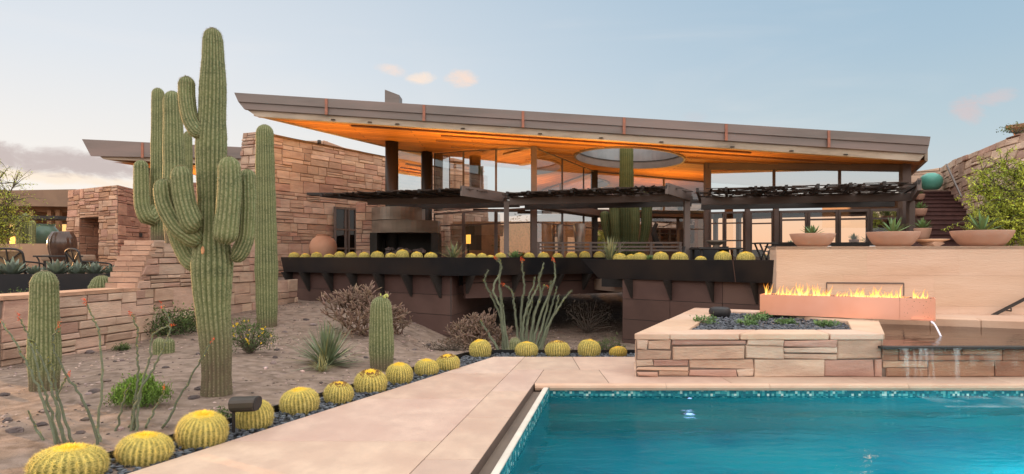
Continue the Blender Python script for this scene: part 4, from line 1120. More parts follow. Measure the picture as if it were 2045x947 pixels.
pl_=thing('steel_planter','long black steel planter on angled brackets left, above the brown wall','planter',(LPT[1][0],LPT[1][1],PT-.4))
m,vn=planter_run(pl_,LPT,PT,.41); m.build('trough',M['planter'],pl_,bevel=.004); soil(LPT,vn,PT-.06,.8).build('soil',M['blackrock'],pl_)
def bracket(par,p,n,zt,hh=.52,out=.34,w=.035):
    m=MB(); d=V3((-n.y,n.x,0)); n=V3((n.x,n.y,0)); a=V3((p[0],p[1],0))
    tri=[(0,zt),(out,zt),(.02,zt-hh)]
    A=[a+n*x+V3((0,0,z))+d*w for x,z in tri]; B=[a+n*x+V3((0,0,z))-d*w for x,z in tri]; m.hexa(A,B); m.build('bracket',M['darksteel'],par)
# --- left brown base wall (panelled steel), two faces
LB=[P(578,19.2),P(902,15.42),P(986,19.8)]
ln=[]
def panel_wall(name,label,pts,zt,zbs,rows,cols,par=None):
    m=MB()
    for i in range(len(pts)-1):
        a,b=V3((*pts[i],0)),V3((*pts[i+1],0)); d=(b-a).normalized(); n=V3((d.y,-d.x,0)); L=(b-a).length; zb=zbs
        rh=(zt-zb)/rows
        for r in range(rows):
            c=cols[i]; 
            for k in range(c):
                k0,k1=L*k/c,L*(k+1)/c; g=.006; q=RS.uniform(.85,1.2); m.col=(q,q*RS.uniform(.96,1.03),q); o=n*(RS.uniform(.0,.008)+.0)
                z0,z1=zb+rh*r+g,zb+rh*(r+1)-g
                A=[a+d*(k0+g)+V3((0,0,z0))+o,a+d*(k1-g)+V3((0,0,z0))+o,a+d*(k1-g)+V3((0,0,z1))+o,a+d*(k0+g)+V3((0,0,z1))+o]
                m.hexa(A,[p-n*.012-o for p in A])
        m.m=1; m.col=W1; b=b-d*.05; A=[a-n*.012+V3((0,0,zb)),b-n*.012+V3((0,0,zb)),b-n*.012+V3((0,0,zt)),a-n*.012+V3((0,0,zt))]; m.hexa(A,[p-n*.02 for p in A]); m.m=0
    return m.build(name,[M['rust'],M['darksteel']],par) if par else tag(m.build(name,[M['rust'],M['darksteel']]),label,'wall')
panel_wall('retaining_wall','dark brown panelled steel wall under the left planter',LB,PT-.40,-.75,4,(1,1))
d=V3((LPT[1][0]-LPT[0][0],LPT[1][1]-LPT[0][1])).normalized(); n0=V3((d.y,-d.x))
for px in (583,618,664,712,766,822,880):
    t=(px-578)/(902-578); k=t*19.2/(t*19.2+(1-t)*15.42) if 0 else None
    # perspective-correct interpolation along the wall
    ya,yb_=19.2,15.42; s=t*ya/(yb_+t*(ya-yb_)) if True else t
    q=(lerp(LB[0][0],LB[1][0],s),lerp(LB[0][1],LB[1][1],s)); bracket(pl_,q,n0,PT-.41)
d2=V3((LPT[2][0]-LPT[1][0],LPT[2][1]-LPT[1][1])).normalized(); n2=V3((d2.y,-d2.x))
for s in (.10,.36,.62,.80):
    q=(lerp(LPT[1][0],LPT[2][0],s)-n2.x*.36,lerp(LPT[1][1],LPT[2][1],s)-n2.y*.36); bracket(pl_,q,n2,PT-.41,.42)
# bridge girder under the right run
m=MB(); q0=(LPT[1][0]-n2.x*.5+d2.x*.5,LPT[1][1]-n2.y*.5+d2.y*.5); q1=(LPT[2][0]-n2.x*.5+d2.x*1.2,LPT[2][1]-n2.y*.5+d2.y*1.2)
m.beam((*q0,PT-.41-.09),(*q1,PT-.41-.09),.14,.16); m.beam((*q0,PT-.41-.36),(*q1,PT-.41-.36),.10,.34); 
tag(m.build('bridge_girder',M['rust']),'brown steel girder bridging the dark gap between the two base walls','girder')
# --- right planter and base wall
RT=1.43
RPT=[P(1160,15.9),P(1552,12.72)]
pr_=thing('steel_planter','black steel planter at right with pointed left end below the deck furniture','planter',(RPT[0][0],RPT[0][1],RT-.43))
m,vnr=planter_run(pr_,RPT,RT,.44,slant=.42,lean=.12); m.build('trough',M['planter'],pr_,bevel=.004); soil(RPT,vnr,RT-.06,.8).build('soil',M['blackrock'],pr_)
m=MB(); dR=V3((RPT[1][0]-RPT[0][0],RPT[1][1]-RPT[0][1],0)).normalized(); nR=V3((dR.y,-dR.x,0)); sx=V3((*RPT[0],0))+dR*((ax(1464,13.3)-RPT[0][0])/dR.x)
m.hexa([sx+nR*.006+V3((0,0,RT))-dR*.008,sx+nR*.006+V3((0,0,RT))+dR*.008,sx-nR*.114+V3((0,0,RT-.44))+dR*.008,sx-nR*.114+V3((0,0,RT-.44))-dR*.008],
       [sx-nR*.02+V3((0,0,RT))-dR*.008,sx-nR*.02+V3((0,0,RT))+dR*.008,sx-nR*.13+V3((0,0,RT-.44))+dR*.008,sx-nR*.13+V3((0,0,RT-.44))-dR*.008]); m.build('weld_seam',M['rust'],pr_)
RB=[P(1243,15.3),P(1560,13.0)]
panel_wall('retaining_wall','dark brown panelled steel wall behind the raised stone bed',[(RB[0][0]+.9,19.5),RB[0],RB[1]],RT-.43,-.8,4,(2,3))
dB=V3((RB[1][0]-RB[0][0],RB[1][1]-RB[0][1])).normalized(); nB=V3((dB.y,-dB.x))
for px in (1262,1340,1424,1512):
    t=(px-1243)/(1560-1243); s=t*15.3/(13.0+t*2.3); bracket(pr_,(lerp(RB[0][0],RB[1][0],s),lerp(RB[0][1],RB[1][1],s)),nB,RT-.44,.42,.33,.022)

# ------------------------------------------------------------------ travertine wall on the right
TA,TB_=(ax(1550,12.55),12.55),(11.6,11.35)
tv=MB(); d=V3((TB_[0]-TA[0],TB_[1]-TA[1],0)); TL=d.length; d.normalize(); n=V3((d.y,-d.x,0)); a=V3((*TA,0)); TZ=1.675
xs_=[0,1.55,3.05,4.6,6.2,7.2]; rowsz=[-.4,.62,1.16,TZ]
nich=((1650,.62,0),(1803,1.0,0))
def tpt(u,z,o=0,a=a,d=d,n=n): return a+d*u+n*o+V3((0,0,z))
for r in range(3):
    for k in range(5):
        off_=.0 if r%2==0 else .4; u0,u1=max(0,xs_[k]-(off_ if k else 0)),min(TL,xs_[k+1]-off_ if k<4 else 7.2)
        if r==0: pass
        q=RS.uniform(.97,1.03); tv.col=(q,q*RS.uniform(.985,1.01),q*RS.uniform(.98,1.015)); g=.0008
        A=[tpt(u0+g,rowsz[r]+g),tpt(u1-g,rowsz[r]+g),tpt(u1-g,rowsz[r+1]-g),tpt(u0+g,rowsz[r+1]-g)]
        tv.hexa(A,[p-n*.05 for p in A])
tv.m=1; tv.col=W1; A=[tpt(0.01,-.4,-.02),tpt(TL,-.4,-.02),tpt(TL,TZ-.01,-.02),tpt(.01,TZ-.01,-.02)]; tv.hexa(A,[p-n*.5 for p in A])
tv.m=0; tv.col=(1,1,1); A=[tpt(0,TZ-.003,.0),tpt(TL,TZ-.003,0),tpt(TL,TZ-.003,-.62),tpt(0,TZ-.003,-.62)]; tv.hexa([p-V3((0,0,.05)) for p in A],[p+V3((0,0,.006)) for p in A])
tv.poly([tpt(0,-.4,-.05),tpt(0,-.4,-.62),tpt(0,TZ,-.62),tpt(0,TZ,-.05)][::-1])
tvo=tag(tv.build('travertine_wall',[M['travertine'],M['plaster']]),'tall pale pink travertine wall behind the fire trough, bowls on top','wall'); ORG[tvo.name]=tvo.location.copy()
# shallow framed slot behind the flames
def ray_t(px,py,d=d):
    k=(px-CX)/F; t=(k*TA[1]-TA[0])/(d.x-k*d.y); y=TA[1]+d.y*t; return t,az(py,y)
u0,zt_=ray_t(1650,565); u1,zb2=ray_t(1804,592)
m=MB(); A=[tpt(u0,.55,.004),tpt(u1,.55,.004),tpt(u1,zt_,.004),tpt(u0,zt_,.004)]
m.beam(tpt(u0,.5,.002),tpt(u0,zt_,.002),.014,.02); m.beam(tpt(u1,.5,.002),tpt(u1,zt_,.002),.014,.02); m.beam(tpt(u0,zt_,.002),tpt(u1,zt_,.002),.02,.026)
m.build('scupper_frame',M['steelpaint'],tvo)
# handrail on the wall at right
hr=thing('handrail','dark steel handrail slanting up the travertine wall at the right edge','handrail',tpt(ray_t(1950,638)[0],.5,.1))
ua,zaa=ray_t(1952,640); ub,zbb=ray_t(2045,592); k=(zbb-zaa)/(ub-ua)
m=MB(); m.beam(tpt(ua,zaa,.14),tpt(ub+1.0,zbb+k,.14),.03,.05); m.build('rail',M['darksteel'],hr)
uc,zc=ray_t(2010,612)
for uu,zz in ((uc,zc-.02),(ub+.6,zbb+k*.6)): m=MB(); m.tube([tpt(uu,zz-.05,.0),tpt(uu,zz-.05,.14),tpt(uu,zz,.14)],.012,6); m.build('rail_bracket',M['darksteel'],hr)

# ------------------------------------------------------------------ raised stone bed
BZ=.5375
FL_,FR_,BR1,BR2,BL_=V3((1.55,8.52,0)),V3((4.60,8.52,0)),V3((5.45,10.2,0)),V3((4.42,12.16,0)),V3((3.44,12.75,0))
bed_=thing('raised_bed','raised sandstone planting bed with pale coping at the pool edge','stone bed',(3.2,9.6,0))
m=MB(); SP=[(.58,.41,.295),(.53,.355,.25),(.62,.46,.345),(.50,.31,.225),(.57,.38,.265),(.55,.405,.295),(.47,.285,.215)]
f,L=plane_f((FL_.x,FL_.y),(FR_.x,FR_.y),0.0); stone_face(m,f,L,BZ-.075,RS,ch=(.2,.26),w=(.28,.95),depth=.034,pal=SP,gap=.0065,split=(.34,.82),jit=.030)
f,L=plane_f((BL_.x,BL_.y),(FL_.x,FL_.y),-.1); stone_face(m,f,L,BZ+.025,RS,ch=(.2,.3),w=(.25,.8),depth=.025,pal=SP)
f,L=plane_f((FR_.x,FR_.y),(BR1.x,BR1.y),-.1); stone_face(m,f,L,BZ+.025,RS,ch=(.2,.3),w=(.25,.8),depth=.02,pal=SP)
m.m=1; m.col=W1
hull=[FL_,FR_,BR1,BR2,BL_]; m.prism([(lerp(p.x,3.4,.03),lerp(p.y,10.2,.03)) for p in hull],-.4,BZ-.13)
m.build('stone_face',[M['stone'],M['mortar']],bed_)
# coping pieces around the planting hole
hole=[V3((ax(1371,9.0),8.95,0)),V3((ax(1698,9.0),8.97,0)),V3((5.02,10.22,0)),V3((4.22,11.75,0)),V3((3.62,12.1,0))]
m=MB(); o=[FL_+V3((-.035,-.04,0)),FR_+V3((.03,-.04,0)),BR1+V3((.03,0,0)),BR2+V3((.02,.02,0)),BL_+V3((-.03,.03,0))]
def cop(i,cuts):
    j=(i+1)%5
    for t0,t1 in zip(cuts,cuts[1:]):
        k=RS.uniform(.94,1.07); m.col=(k,k*RS.uniform(.97,1.02),k*RS.uniform(.94,1.03)); g=.003
        A=[o[i].lerp(o[j],t0+g),o[i].lerp(o[j],t1-g),hole[i].lerp(hole[j],t1-g),hole[i].lerp(hole[j],t0+g)]
        h=RS.uniform(-.003,.003); m.hexa([p+V3((0,0,BZ-.075)) for p in A],[p+V3((0,0,BZ+h)) for p in A])
cop(0,[0,.14,.42,.78,1]); cop(1,[0,1]); cop(2,[0,.5,1]); cop(3,[0,1]); cop(4,[0,.27,.55,.8,1])
m.build('coping',M['coping'],bed_,bevel=.012)
m=MB(); m.prism([(p.x,p.y) for p in hole],BZ-.14,BZ-.075); m.build('soil',M['blackrock'],bed_)
# black pebbles inside
m=MB()
def inpoly(p,poly):
    c=False; n_=len(poly)
    for i in range(n_):
        a_,b_=poly[i],poly[(i+1)%n_]
        if (a_.y>p[1])!=(b_.y>p[1]) and p[0]<(b_.x-a_.x)*(p[1]-a_.y)/(b_.y-a_.y)+a_.x: c=not c
    return c
cnt=0
while cnt<2300:
    p=(RS.uniform(2.2,5.1),RS.uniform(8.9,12.2))
    if not inpoly(p,hole): continue
    k=RS.uniform(.5,1.7); m.col=(k,k,k*1.06); r=RS.uniform(.02,.042); m.rock((p[0],p[1],BZ-.065+RS.uniform(0,.03)),r,r*.75,r*.6,RS,6,3); cnt+=1
stuff(tag(m.build('bed_pebbles',M['pebble'],None,(3.4,10,BZ)),'dark grey pebbles filling the raised stone bed','pebbles'))
p=at(1437,630,11.4); m=MB(); m.lathe((p.x,p.y,BZ-.06),[(.12,0),(.165,.04),(.18,.10),(.165,.155),(.12,.175),(.11,.165),(.001,.16)],24); tag(m.build('stone_drum',M['blackrock'],bevel=.006),'low round black stone drum on the dark pebbles','garden stone')
for px,py,s,lab in ((1410,645,.20,'pale green succulent clump at the left corner of the pebble bed'),(1490,647,.13,'small succulent near the front of the pebble bed'),
    (1510,638,.16,'green succulent clump in the middle of the pebble bed'),(1568,645,.14,'loose succulent under the left half of the copper trough'),(1648,648,.16,'greenish succulent beside the trough support'),(1528,632,.12,'small succulent at the back of the pebble bed near the trough end')):
    y=(EYE-BZ+.02)*F/(py-HY)
    shrub('succulent',(ax(px,y),y,BZ-.05),s,s,s*.55,420,.045,RS,lab,('agavegreen','twig'),14,8,cat='plant',asp=.35,upright=.8)

# ------------------------------------------------------------------ copper fire trough
TL0,TR0=V3((ax(1517,11.2),11.2,0)),V3((ax(1868,9.95),9.95,0)); td=(TR0-TL0).normalized(); tn=V3((td.y,-td.x,0)); TLn=(TR0-TL0).length
zt0,zt1=az(588,11.2),az(597,9.95); zb0,zb1=az(628,11.2),az(642,9.95)
ft=thing('fire_trough','long burnished copper fire trough cantilevered over the stone bed','fire trough',(TL0.x,TL0.y,zb0))
def tp(u,z,o=0): p=TL0+td*u-tn*o; return V3((p.x,p.y,z))
zT=lambda u:lerp(zt0,zt1,u/TLn); zB=lambda u:lerp(zb0,zb1,u/TLn)
ue=TLn*.815; W=.42; m=MB()
def trough_part(m,u0,u1,endl,endr):
    for o_,s in ((0,1),(W,-1)):
        A=[tp(u0,zB(u0),o_),tp(u1,zB(u1),o_),tp(u1,zT(u1),o_),tp(u0,zT(u0),o_)]; B=[tp(u0,zB(u0),o_+s*.012),tp(u1,zB(u1),o_+s*.012),tp(u1,zT(u1),o_+s*.012),tp(u0,zT(u0),o_+s*.012)]; m.hexa(A,B)
    m.hexa([tp(u0,zB(u0),.0125),tp(u1,zB(u1),.0125),tp(u1,zB(u1),W-.0125),tp(u0,zB(u0),W-.0125)],[tp(u0,zB(u0)+.012,.0125),tp(u1,zB(u1)+.012,.0125),tp(u1,zB(u1)+.012,W-.0125),tp(u0,zB(u0)+.012,W-.0125)])
    for e,u in ((endl,u0),(endr,u1)):
        if e: 
            v=u+(.012 if u==u0 else -.012); m.hexa([tp(min(u,v),zB(u)+.013,.013),tp(max(u,v),zB(u)+.013,.013),tp(max(u,v),zB(u)+.013,W-.013),tp(min(u,v),zB(u)+.013,W-.013)],[tp(min(u,v),zT(u),.013),tp(max(u,v),zT(u),.013),tp(max(u,v),zT(u),W-.013),tp(min(u,v),zT(u),W-.013)])
trough_part(m,0,ue-.003,True,False); m.build('body',M['copper'],ft)
m=MB(); trough_part(m,ue,TLn,False,True); m.build('end_box',M['copper'],ft)
m=MB(); m.hexa([tp(.02,zT(0)-.05,.014),tp(TLn-.02,zT(TLn)-.05,.014),tp(TLn-.02,zT(TLn)-.05,W-.014),tp(.02,zT(0)-.05,W-.014)],[tp(.02,zT(0)-.03,.014),tp(TLn-.02,zT(TLn)-.03,.014),tp(TLn-.02,zT(TLn)-.03,W-.014),tp(.02,zT(0)-.03,W-.014)])
for i in range(260): u=RS.uniform(.05,TLn-.05); m.rock(tp(u,zT(u)-.025,RS.uniform(.05,W-.05)),.03,.025,.02,RS,6,3)
m.build('burner_bed',M['blackrock'],ft)
m=MB()
for i in range(30): 
    u=RS.uniform(ue+.05,TLn-.04); z=RS.uniform(zB(u)+.04,zT(u)-.03); r=RS.choice((.003,.004,.006)); 
    q=[tp(u+math.cos(k*1.047)*r,z+math.sin(k*1.047)*r,-.0015) for k in range(6)]; m.poly(q)
m.build('drilled_holes',M['seam'],ft)
p=at(1622,648,10.9); m=MB(); m.box((p.x,p.y+.1,BZ+.02),(.36,.3,.14),-.5); m.build('support_block',mat('support_stone',(.36,.30,.22),sc=6,rough=.9,bump=.2),ft)
m=MB(); m.beam(tp(TLn-.02,zB(TLn)+.02,-.10),tp(TLn-.30,zB(TLn)+.02,-.02),.10,.02); m.build('spout_lip',M['copper'],ft)
# flames
def flame_mat():
    m=bpy.data.materials.new('flame'); m.use_nodes=True; nt=m.node_tree; N=nt.nodes; L=nt.links; N.clear()
    o=N.new('ShaderNodeOutputMaterial'); mx=N.new('ShaderNodeMixShader'); t=N.new('ShaderNodeBsdfTransparent'); e=N.new('ShaderNodeEmission')
    va=N.new('ShaderNodeVertexColor'); va.layer_name='Col'; sp=N.new('ShaderNodeSeparateColor'); L.new(va.outputs['Color'],sp.inputs['Color'])
    rp=N.new('ShaderNodeValToRGB'); el=rp.color_ramp.elements; el[0].position=0; el[0].color=(1,.72,.28,1); el[1].position=1; el[1].color=(1,.24,.015,1); q=el.new(.45); q.color=(1,.52,.09,1)
    L.new(sp.outputs['Red'],rp.inputs['Fac']); L.new(rp.outputs['Color'],e.inputs['Color']); e.inputs['Strength'].default_value=2.6
    L.new(sp.outputs['Green'],mx.inputs['Fac']); L.new(t.outputs[0],mx.inputs[1]); L.new(e.outputs[0],mx.inputs[2]); L.new(mx.outputs[0],o.inputs['Surface']); return m
M['flame']=flame_mat()
fire=thing('fire','row of low yellow gas flames burning along the copper trough','fire',tp(.1,zT(0)-.02,W/2)); 
def px2u(px): 
    k=(px-CX)/F; c=TL0-tn*(W/2); return (k*c.y-c.x)/(td.x-k*td.y)
for (p0,p1,hm,nf) in ((1523,1537,.20,7),(1543,1578,.17,16),(1578,1612,.21,16),(1616,1656,.20,22),(1668,1720,.10,20),(1700,1752,.15,26),(1744,1802,.19,34),(1823,1849,.15,12)):
    m=MB(); u0,u1=px2u(p0),px2u(p1)
    for i in range(int(nf*2.2)):
        u=RS.uniform(u0,u1); o_=W/2+RS.uniform(-.09,.09); h=1.18*hm*(RS.uniform(.3,1.0)**1.2 if i<nf else RS.uniform(.12,.34)); wd=RS.uniform(.016,.036)*(.6+h*4); ph=RS.random()*6; lean=RS.gauss(.02,.05); rot=RS.random()*3.14
        for cr in (0,1.57):
            dx=td*math.cos(rot+cr)*1+tn*math.sin(rot+cr); rows=[]
            for k in range(8):
                t=k/7; wv=wd*(math.sin(math.pi*min(1,(.22+.78*t)))**.9)*(1-.25*t); c=tp(u,zT(u)-.03+h*t,o_)+td*(lean*t+.018*math.sin(ph+t*5)*t)
                rows.append([m.vert(c-dx*wv/2,(t,.0,0)),m.vert(c,(t,.92*(1-t*.75),0)),m.vert(c+dx*wv/2,(t,.0,0))])
            for r1,r2 in zip(rows,rows[1:]):
                m.face((r1[0],r1[1],r2[1],r2[0])); m.face((r1[1],r1[2],r2[2],r2[1]))
    m.build('flame',M['flame'],fire)
for u in (.45,1.5):
    l=bpy.data.lights.new('fire_light','POINT'); l.energy=13; l.color=(1,.5,.15); l.shadow_soft_size=.12; o_=bpy.data.objects.new('fire_light',l); COL.objects.link(o_); o_.location=tp(u,zT(u)+.12,W/2)
# ------------------------------------------------------------------ upper basin with the spill edge
SZ=.385; SY=8.42
bs=thing('spill_basin','stone-faced upper water basin with dark steel spill edge right of the bed','basin',(6.6,9.2,0))
m=MB(); f,L=plane_f((4.60,8.50),(9.6,8.50),0.0); stone_face(m,f,L,SZ-.03,RS,ch=(.15,.2),w=(.35,1.0),depth=.02,pal=[(.40,.235,.15),(.44,.26,.165),(.36,.20,.13),(.42,.28,.19)],gap=.006)
m.build('spill_face',[M['stone'],M['mortar']],bs)
m=MB(); m.box((7.05,8.46,SZ-.012),(5.0,.16,.030)); m.build('spill_edge',M['darksteel'],bs,bevel=.004)
m=MB(); m.poly([(4.6,8.52,SZ-.20),(9.6,8.52,SZ-.20),(9.6,11.4,SZ-.20),(4.6,11.4,SZ-.20)]); m.build('basin_floor',mat('basin_floor_stone',(.10,.06,.05),(.07,.045,.04),sc=3,rough=.6),bs)
m=MB(); q=[(4.6,8.5,SZ+.004),(9.6,8.5,SZ+.004),(9.6,10.7,SZ+.004),(4.6,11.4,SZ+.004)]; m.poly(q); struct(m.build('basin_water',water_mat('basin_water',(.55,.42,.38),3.0,.12,1.0),None,(0,0,0)))
# back coping
m=MB(); c0,c1=V3((ax(1740,11.3),11.3,0)),V3((ax(2045,10.05)+1.8,9.75,0)); cd=(c1-c0).normalized(); cn=V3((cd.y,-cd.x,0)); u=0
while u<(c1-c0).length:
    w_=RS.uniform(.6,.95); k=RS.uniform(.9,1.08); m.col=(k,k*.98,k*.95); A=[c0+cd*(u+.003),c0+cd*(u+w_-.003),c0+cd*(u+w_-.003)-cn*.42,c0+cd*(u+.003)-cn*.42]
    m.hexa([p+V3((0,0,SZ-.1)) for p in A],[p+V3((0,0,.505)) for p in A]); u+=w_
m.build('back_coping',M['coping'],bs,bevel=.012)
m=MB(); A=[c0-cn*.43,c1-cn*.43,c1-cn*3,c0-cn*3]; m.hexa([p+V3((0,0,-.3)) for p in A],[p+V3((0,0,.49)) for p in A]); m.build('backfill',M['coping'],bs)
# mineral streaks: thin lime crust proud of the stones
def streak_mat(name,colr,alpha,sx,sz,lo=.5,hi=.72,emis=0,rough=.5):
    m=bpy.data.materials.new(name); m.use_nodes=True; nt=m.node_tree; N=nt.nodes; L=nt.links; p=N['Principled BSDF']; p.inputs['Base Color'].default_value=(*colr,1); p.inputs['Roughness'].default_value=rough
    tc=N.new('ShaderNodeTexCoord'); mp=N.new('ShaderNodeMapping'); mp.inputs['Scale'].default_value=(sx,sx,sz); L.new(tc.outputs['Object'],mp.inputs['Vector'])
    nz=N.new('ShaderNodeTexNoise'); nz.inputs['Scale'].default_value=1; nz.inputs['Detail'].default_value=6; L.new(mp.outputs['Vector'],nz.inputs['Vector'])
    n2=N.new('ShaderNodeTexNoise'); n2.inputs['Scale'].default_value=1.1; L.new(tc.outputs['Object'],n2.inputs['Vector'])
    a_=N.new('ShaderNodeMath'); a_.operation='MULTIPLY'; L.new(nz.outputs['Fac'],a_.inputs[0]); r2=N.new('ShaderNodeMapRange'); r2.inputs['From Min'].default_value=.35; r2.inputs['From Max'].default_value=.65; r2.inputs['To Min'].default_value=.7; r2.inputs['To Max'].default_value=1.2; L.new(n2.outputs['Fac'],r2.inputs['Value']); L.new(r2.outputs['Result'],a_.inputs[1])
    mr=N.new('ShaderNodeMapRange'); mr.inputs['From Min'].default_value=lo; mr.inputs['From Max'].default_value=hi; mr.inputs['To Max'].default_value=alpha; L.new(a_.outputs[0],mr.inputs['Value']); L.new(mr.outputs['Result'],p.inputs['Alpha']); return m
m=MB(); m.poly([(4.85,8.455,.14),(9.5,8.455,.14),(9.5,8.455,SZ-.06),(4.85,8.455,SZ-.06)]); m.build('lime_streaks',streak_mat('lime_crust',(.72,.68,.60),.55,6,1.0,.42,.74),bs)
# falling sheet and foam
m=MB(); n_=24
for i in range(n_):
    x0,x1=lerp(4.70,9.5,i/n_),lerp(4.70,9.5,(i+1)/n_); k=6; col_=[]
    rows=[[(x+.10*(t/k),8.375-.03-.05*(t/k)**.5,lerp(SZ-.01,WZ,t/k)) for t in range(k+1)] for x in (x0,x1)]
    for t in range(k): m.poly([rows[0][t],rows[1][t],rows[1][t+1],rows[0][t+1]])
# sheet must clear the pool edge
o_=tag(m.build('water_sheet',streak_mat('falling_water',(.85,.90,.92),.30,13,.8,.52,.8,rough=.1)),'thin clear sheet of water falling from the spill edge into the pool','waterfall')
m=MB(); m.poly([(4.75,7.45,WZ+.006),(9.0,7.3,WZ+.006),(9.0,YF-.02,WZ+.006),(4.75,YF-.02,WZ+.006)])
fm=streak_mat('foam',(.72,.86,.88),.42,3.2,1,.36,.74,rough=.3)
stuff(tag(m.build('foam',fm,None,(4.75,7.5,WZ)),'broken white foam where the waterfall meets the pool','foam'))
m=MB(); a_,b_,c_=at(1860,643,9.8),at(1868,650,9.6),at(1879,668,9.45); c_.z=SZ; m.tube(catmull([a_,a_.lerp(c_,.4)+V3((0,0,.03)),c_],8),[.018]*5+[.013]*12,7); 
tag(m.build('spout_stream',mat('stream_water',(.80,.76,.88),(.9,.88,.95),sc=20,rough=.1)),'small white water jet pouring from the copper trough end','water jet')
# pool lamps
for z_,r,lab in ((-.25,.030,'small violet-white pool lamp just under the far pool rim'),(-1.0,.065,'bright violet pool lamp low on the underwater far wall')):
    p=V3((ax(1377,8.04),8.04 if z_>-1 else 7.835,z_)) if z_>-.5 else V3((ax(1377,8.04),8.04,z_)); t=thing('pool_lamp',lab,'pool lamp',p); m=MB(); m.tube([p,p+V3((0,.025,0))],r,20); m.build('lens',M['poolglow'],t); m=MB(); m.tube([p+V3((0,.004,0)),p+V3((0,.03,0))],r*1.25,20); m.build('housing',M['column'],t)
l=bpy.data.lights.new('pool_light','POINT'); l.energy=110; l.color=(.40,.93,1); l.shadow_soft_size=.3; o_=bpy.data.objects.new('pool_light',l); COL.objects.link(o_); o_.location=(5.2,5.6,-1.0)
# ================================================================== CACTI AND DESERT PLANTS
RP=random.Random(33)
def sag_arm(par,name,pts,rf,nr,rib=.07,step=.028,spines=1,spl=.022):
    m=MB(); ribbed(m,pts,rf,nr,step,RP,rib,spines,0,spl=spl); return m.build(name,[M['saguaro'],M['saguarospine']],par)
# ---- the big saguaro
SY_=7.5
def sp_(px,py,dy=0): return at(px,py,SY_+dy)
k_=SY_/F
base=onground(432,787); SY_=base.y; k_=SY_/F
big=thing('saguaro','tallest saguaro with six raised arms standing in the sand','cactus',base)
m=MB()
rw=[(788,31),(740,29),(690,30),(620,34),(560,38),(520,41),(480,36),(440,29),(400,27),(330,29.5),(270,30),(220,27),(160,25.5),(110,22),(75,19.5),(57,18)]
def radf(t):
    py=788-(788-57)*t
    for (a,ra),(b,rb) in zip(rw,rw[1:]):
        if b<=py<=a: return lerp(ra,rb,(a-py)/(a-b))*k_/1.11
    return rw[-1][1]*k_
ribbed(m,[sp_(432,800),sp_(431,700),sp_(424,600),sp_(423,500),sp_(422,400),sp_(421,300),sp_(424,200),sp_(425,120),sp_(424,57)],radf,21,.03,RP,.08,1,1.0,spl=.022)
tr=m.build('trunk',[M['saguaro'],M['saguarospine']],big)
def arm(pts,r0,r1,nr=15):
    P_=[sp_(*q) for q in pts]; mid=max(r0,r1)
    def rf(t): return (mid*math.sqrt(max(.12,1-(1-t/.13)**2)) if t<.13 else lerp(r0,r1,(t-.13)/.87))*k_/1.04
    sag_arm(big,'arm',P_,rf,nr)
arm([(402,484,-.14),(385,474,-.17),(356,452,-.2),(334,415,-.2),(327,385,-.2),(326,357,-.2)],20,17.5)      # far left low arm
arm([(397,458,-.24),(384,446,-.26),(371,412,-.27),(364,375,-.27),(360,331,-.27)],21,18)                    # second left
arm([(398,532,.02),(378,520,.06),(362,492,.1),(350,460,.12),(346,440,.12)],17,16)                          # low stub behind
arm([(406,268,-.10),(394,262,-.10),(380,238,-.08),(373,200,-.07),(372,153,-.07)],15.5,15,16)               # upper left
arm([(447,487,-.26),(451,460,-.27),(456,410,-.27),(458,365,-.27),(457,313,-.27)],23,19.5)                  # front right
arm([(462,516,-.02),(476,508,-.02),(490,475,-.0),(494,425,.0),(494,385,.0),(493,338,.0)],17,16.5)           # right
# scar on the trunk
m=MB(); p=sp_(404,500,-.265); m.rock(p,.035,.012,.045,RP,8,4); m.build('scar',mat('scar_tissue',(.48,.25,.13),(.40,.20,.10),sc=30,rough=.9),big)
# ---- companion columns behind the big saguaro
def column(px,pyb,pyt,w,Y,label,nr=14,lean=0,arms=(),wt=None,step=.05,name='saguaro'):
    b=at(px,pyb,Y); b.z=min(b.z,gz(b.x,Y)) if b.z<1.0 and Y<16 and px<800 else b.z
    t=thing(name,label,'cactus',b); m=MB(); k=Y/F; wt=wt or w*.78
    rf=lambda u:(lerp(w*.86,w,min(1,u/.3)) if u<.3 else lerp(w,wt,(u-.3)/.7))*k/2/1.05
    tp_=at(px+lean,pyt,Y); ribbed(m,[b-V3((0,0,.05)),b.lerp(tp_,.35),b.lerp(tp_,.7),tp_],rf,nr+4,step,RP,.065,1 if Y<15 else None,.3,spl=.02)
    m.build('trunk',[M['saguaro'],M['saguarospine']],t)
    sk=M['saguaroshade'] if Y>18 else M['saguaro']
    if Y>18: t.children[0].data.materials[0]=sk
    for pts,ra,rb in arms:
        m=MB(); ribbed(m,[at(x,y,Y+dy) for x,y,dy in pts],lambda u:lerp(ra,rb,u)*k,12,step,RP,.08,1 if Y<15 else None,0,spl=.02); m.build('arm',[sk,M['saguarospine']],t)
    return t
column(350,480,182,44,11.5,'thick saguaro column right behind the big saguaro left side',14,-6,wt=33)
column(315,480,176,29,13.0,'thin tall saguaro with a hanging arm left behind the big one',12,0,(([(312,420,-.05),(296,437,-.25),(284,412,-.30),(282,370,-.30),(281,320,-.30)],14,12.5),),wt=23)
column(375,480,262,20,14.5,'slender saguaro column half hidden behind the big trunk',12,0,wt=15)
column(533,655,249,44,onground(533,652).y,'smooth single-stem saguaro standing before the sandstone wall',18,-5,wt=33,step=.04)
column(88,778,541,58,onground(86,778).y,'short single-stem saguaro at left by the low stone wall',18,0,wt=46,step=.035)
md=column(762,738,592,50,onground(762,738).y,'short thick saguaro with flower buds behind the barrel row',18,-2,wt=41,step=.035)
m=MB(); p=at(769,594,onground(762,738).y-.05)
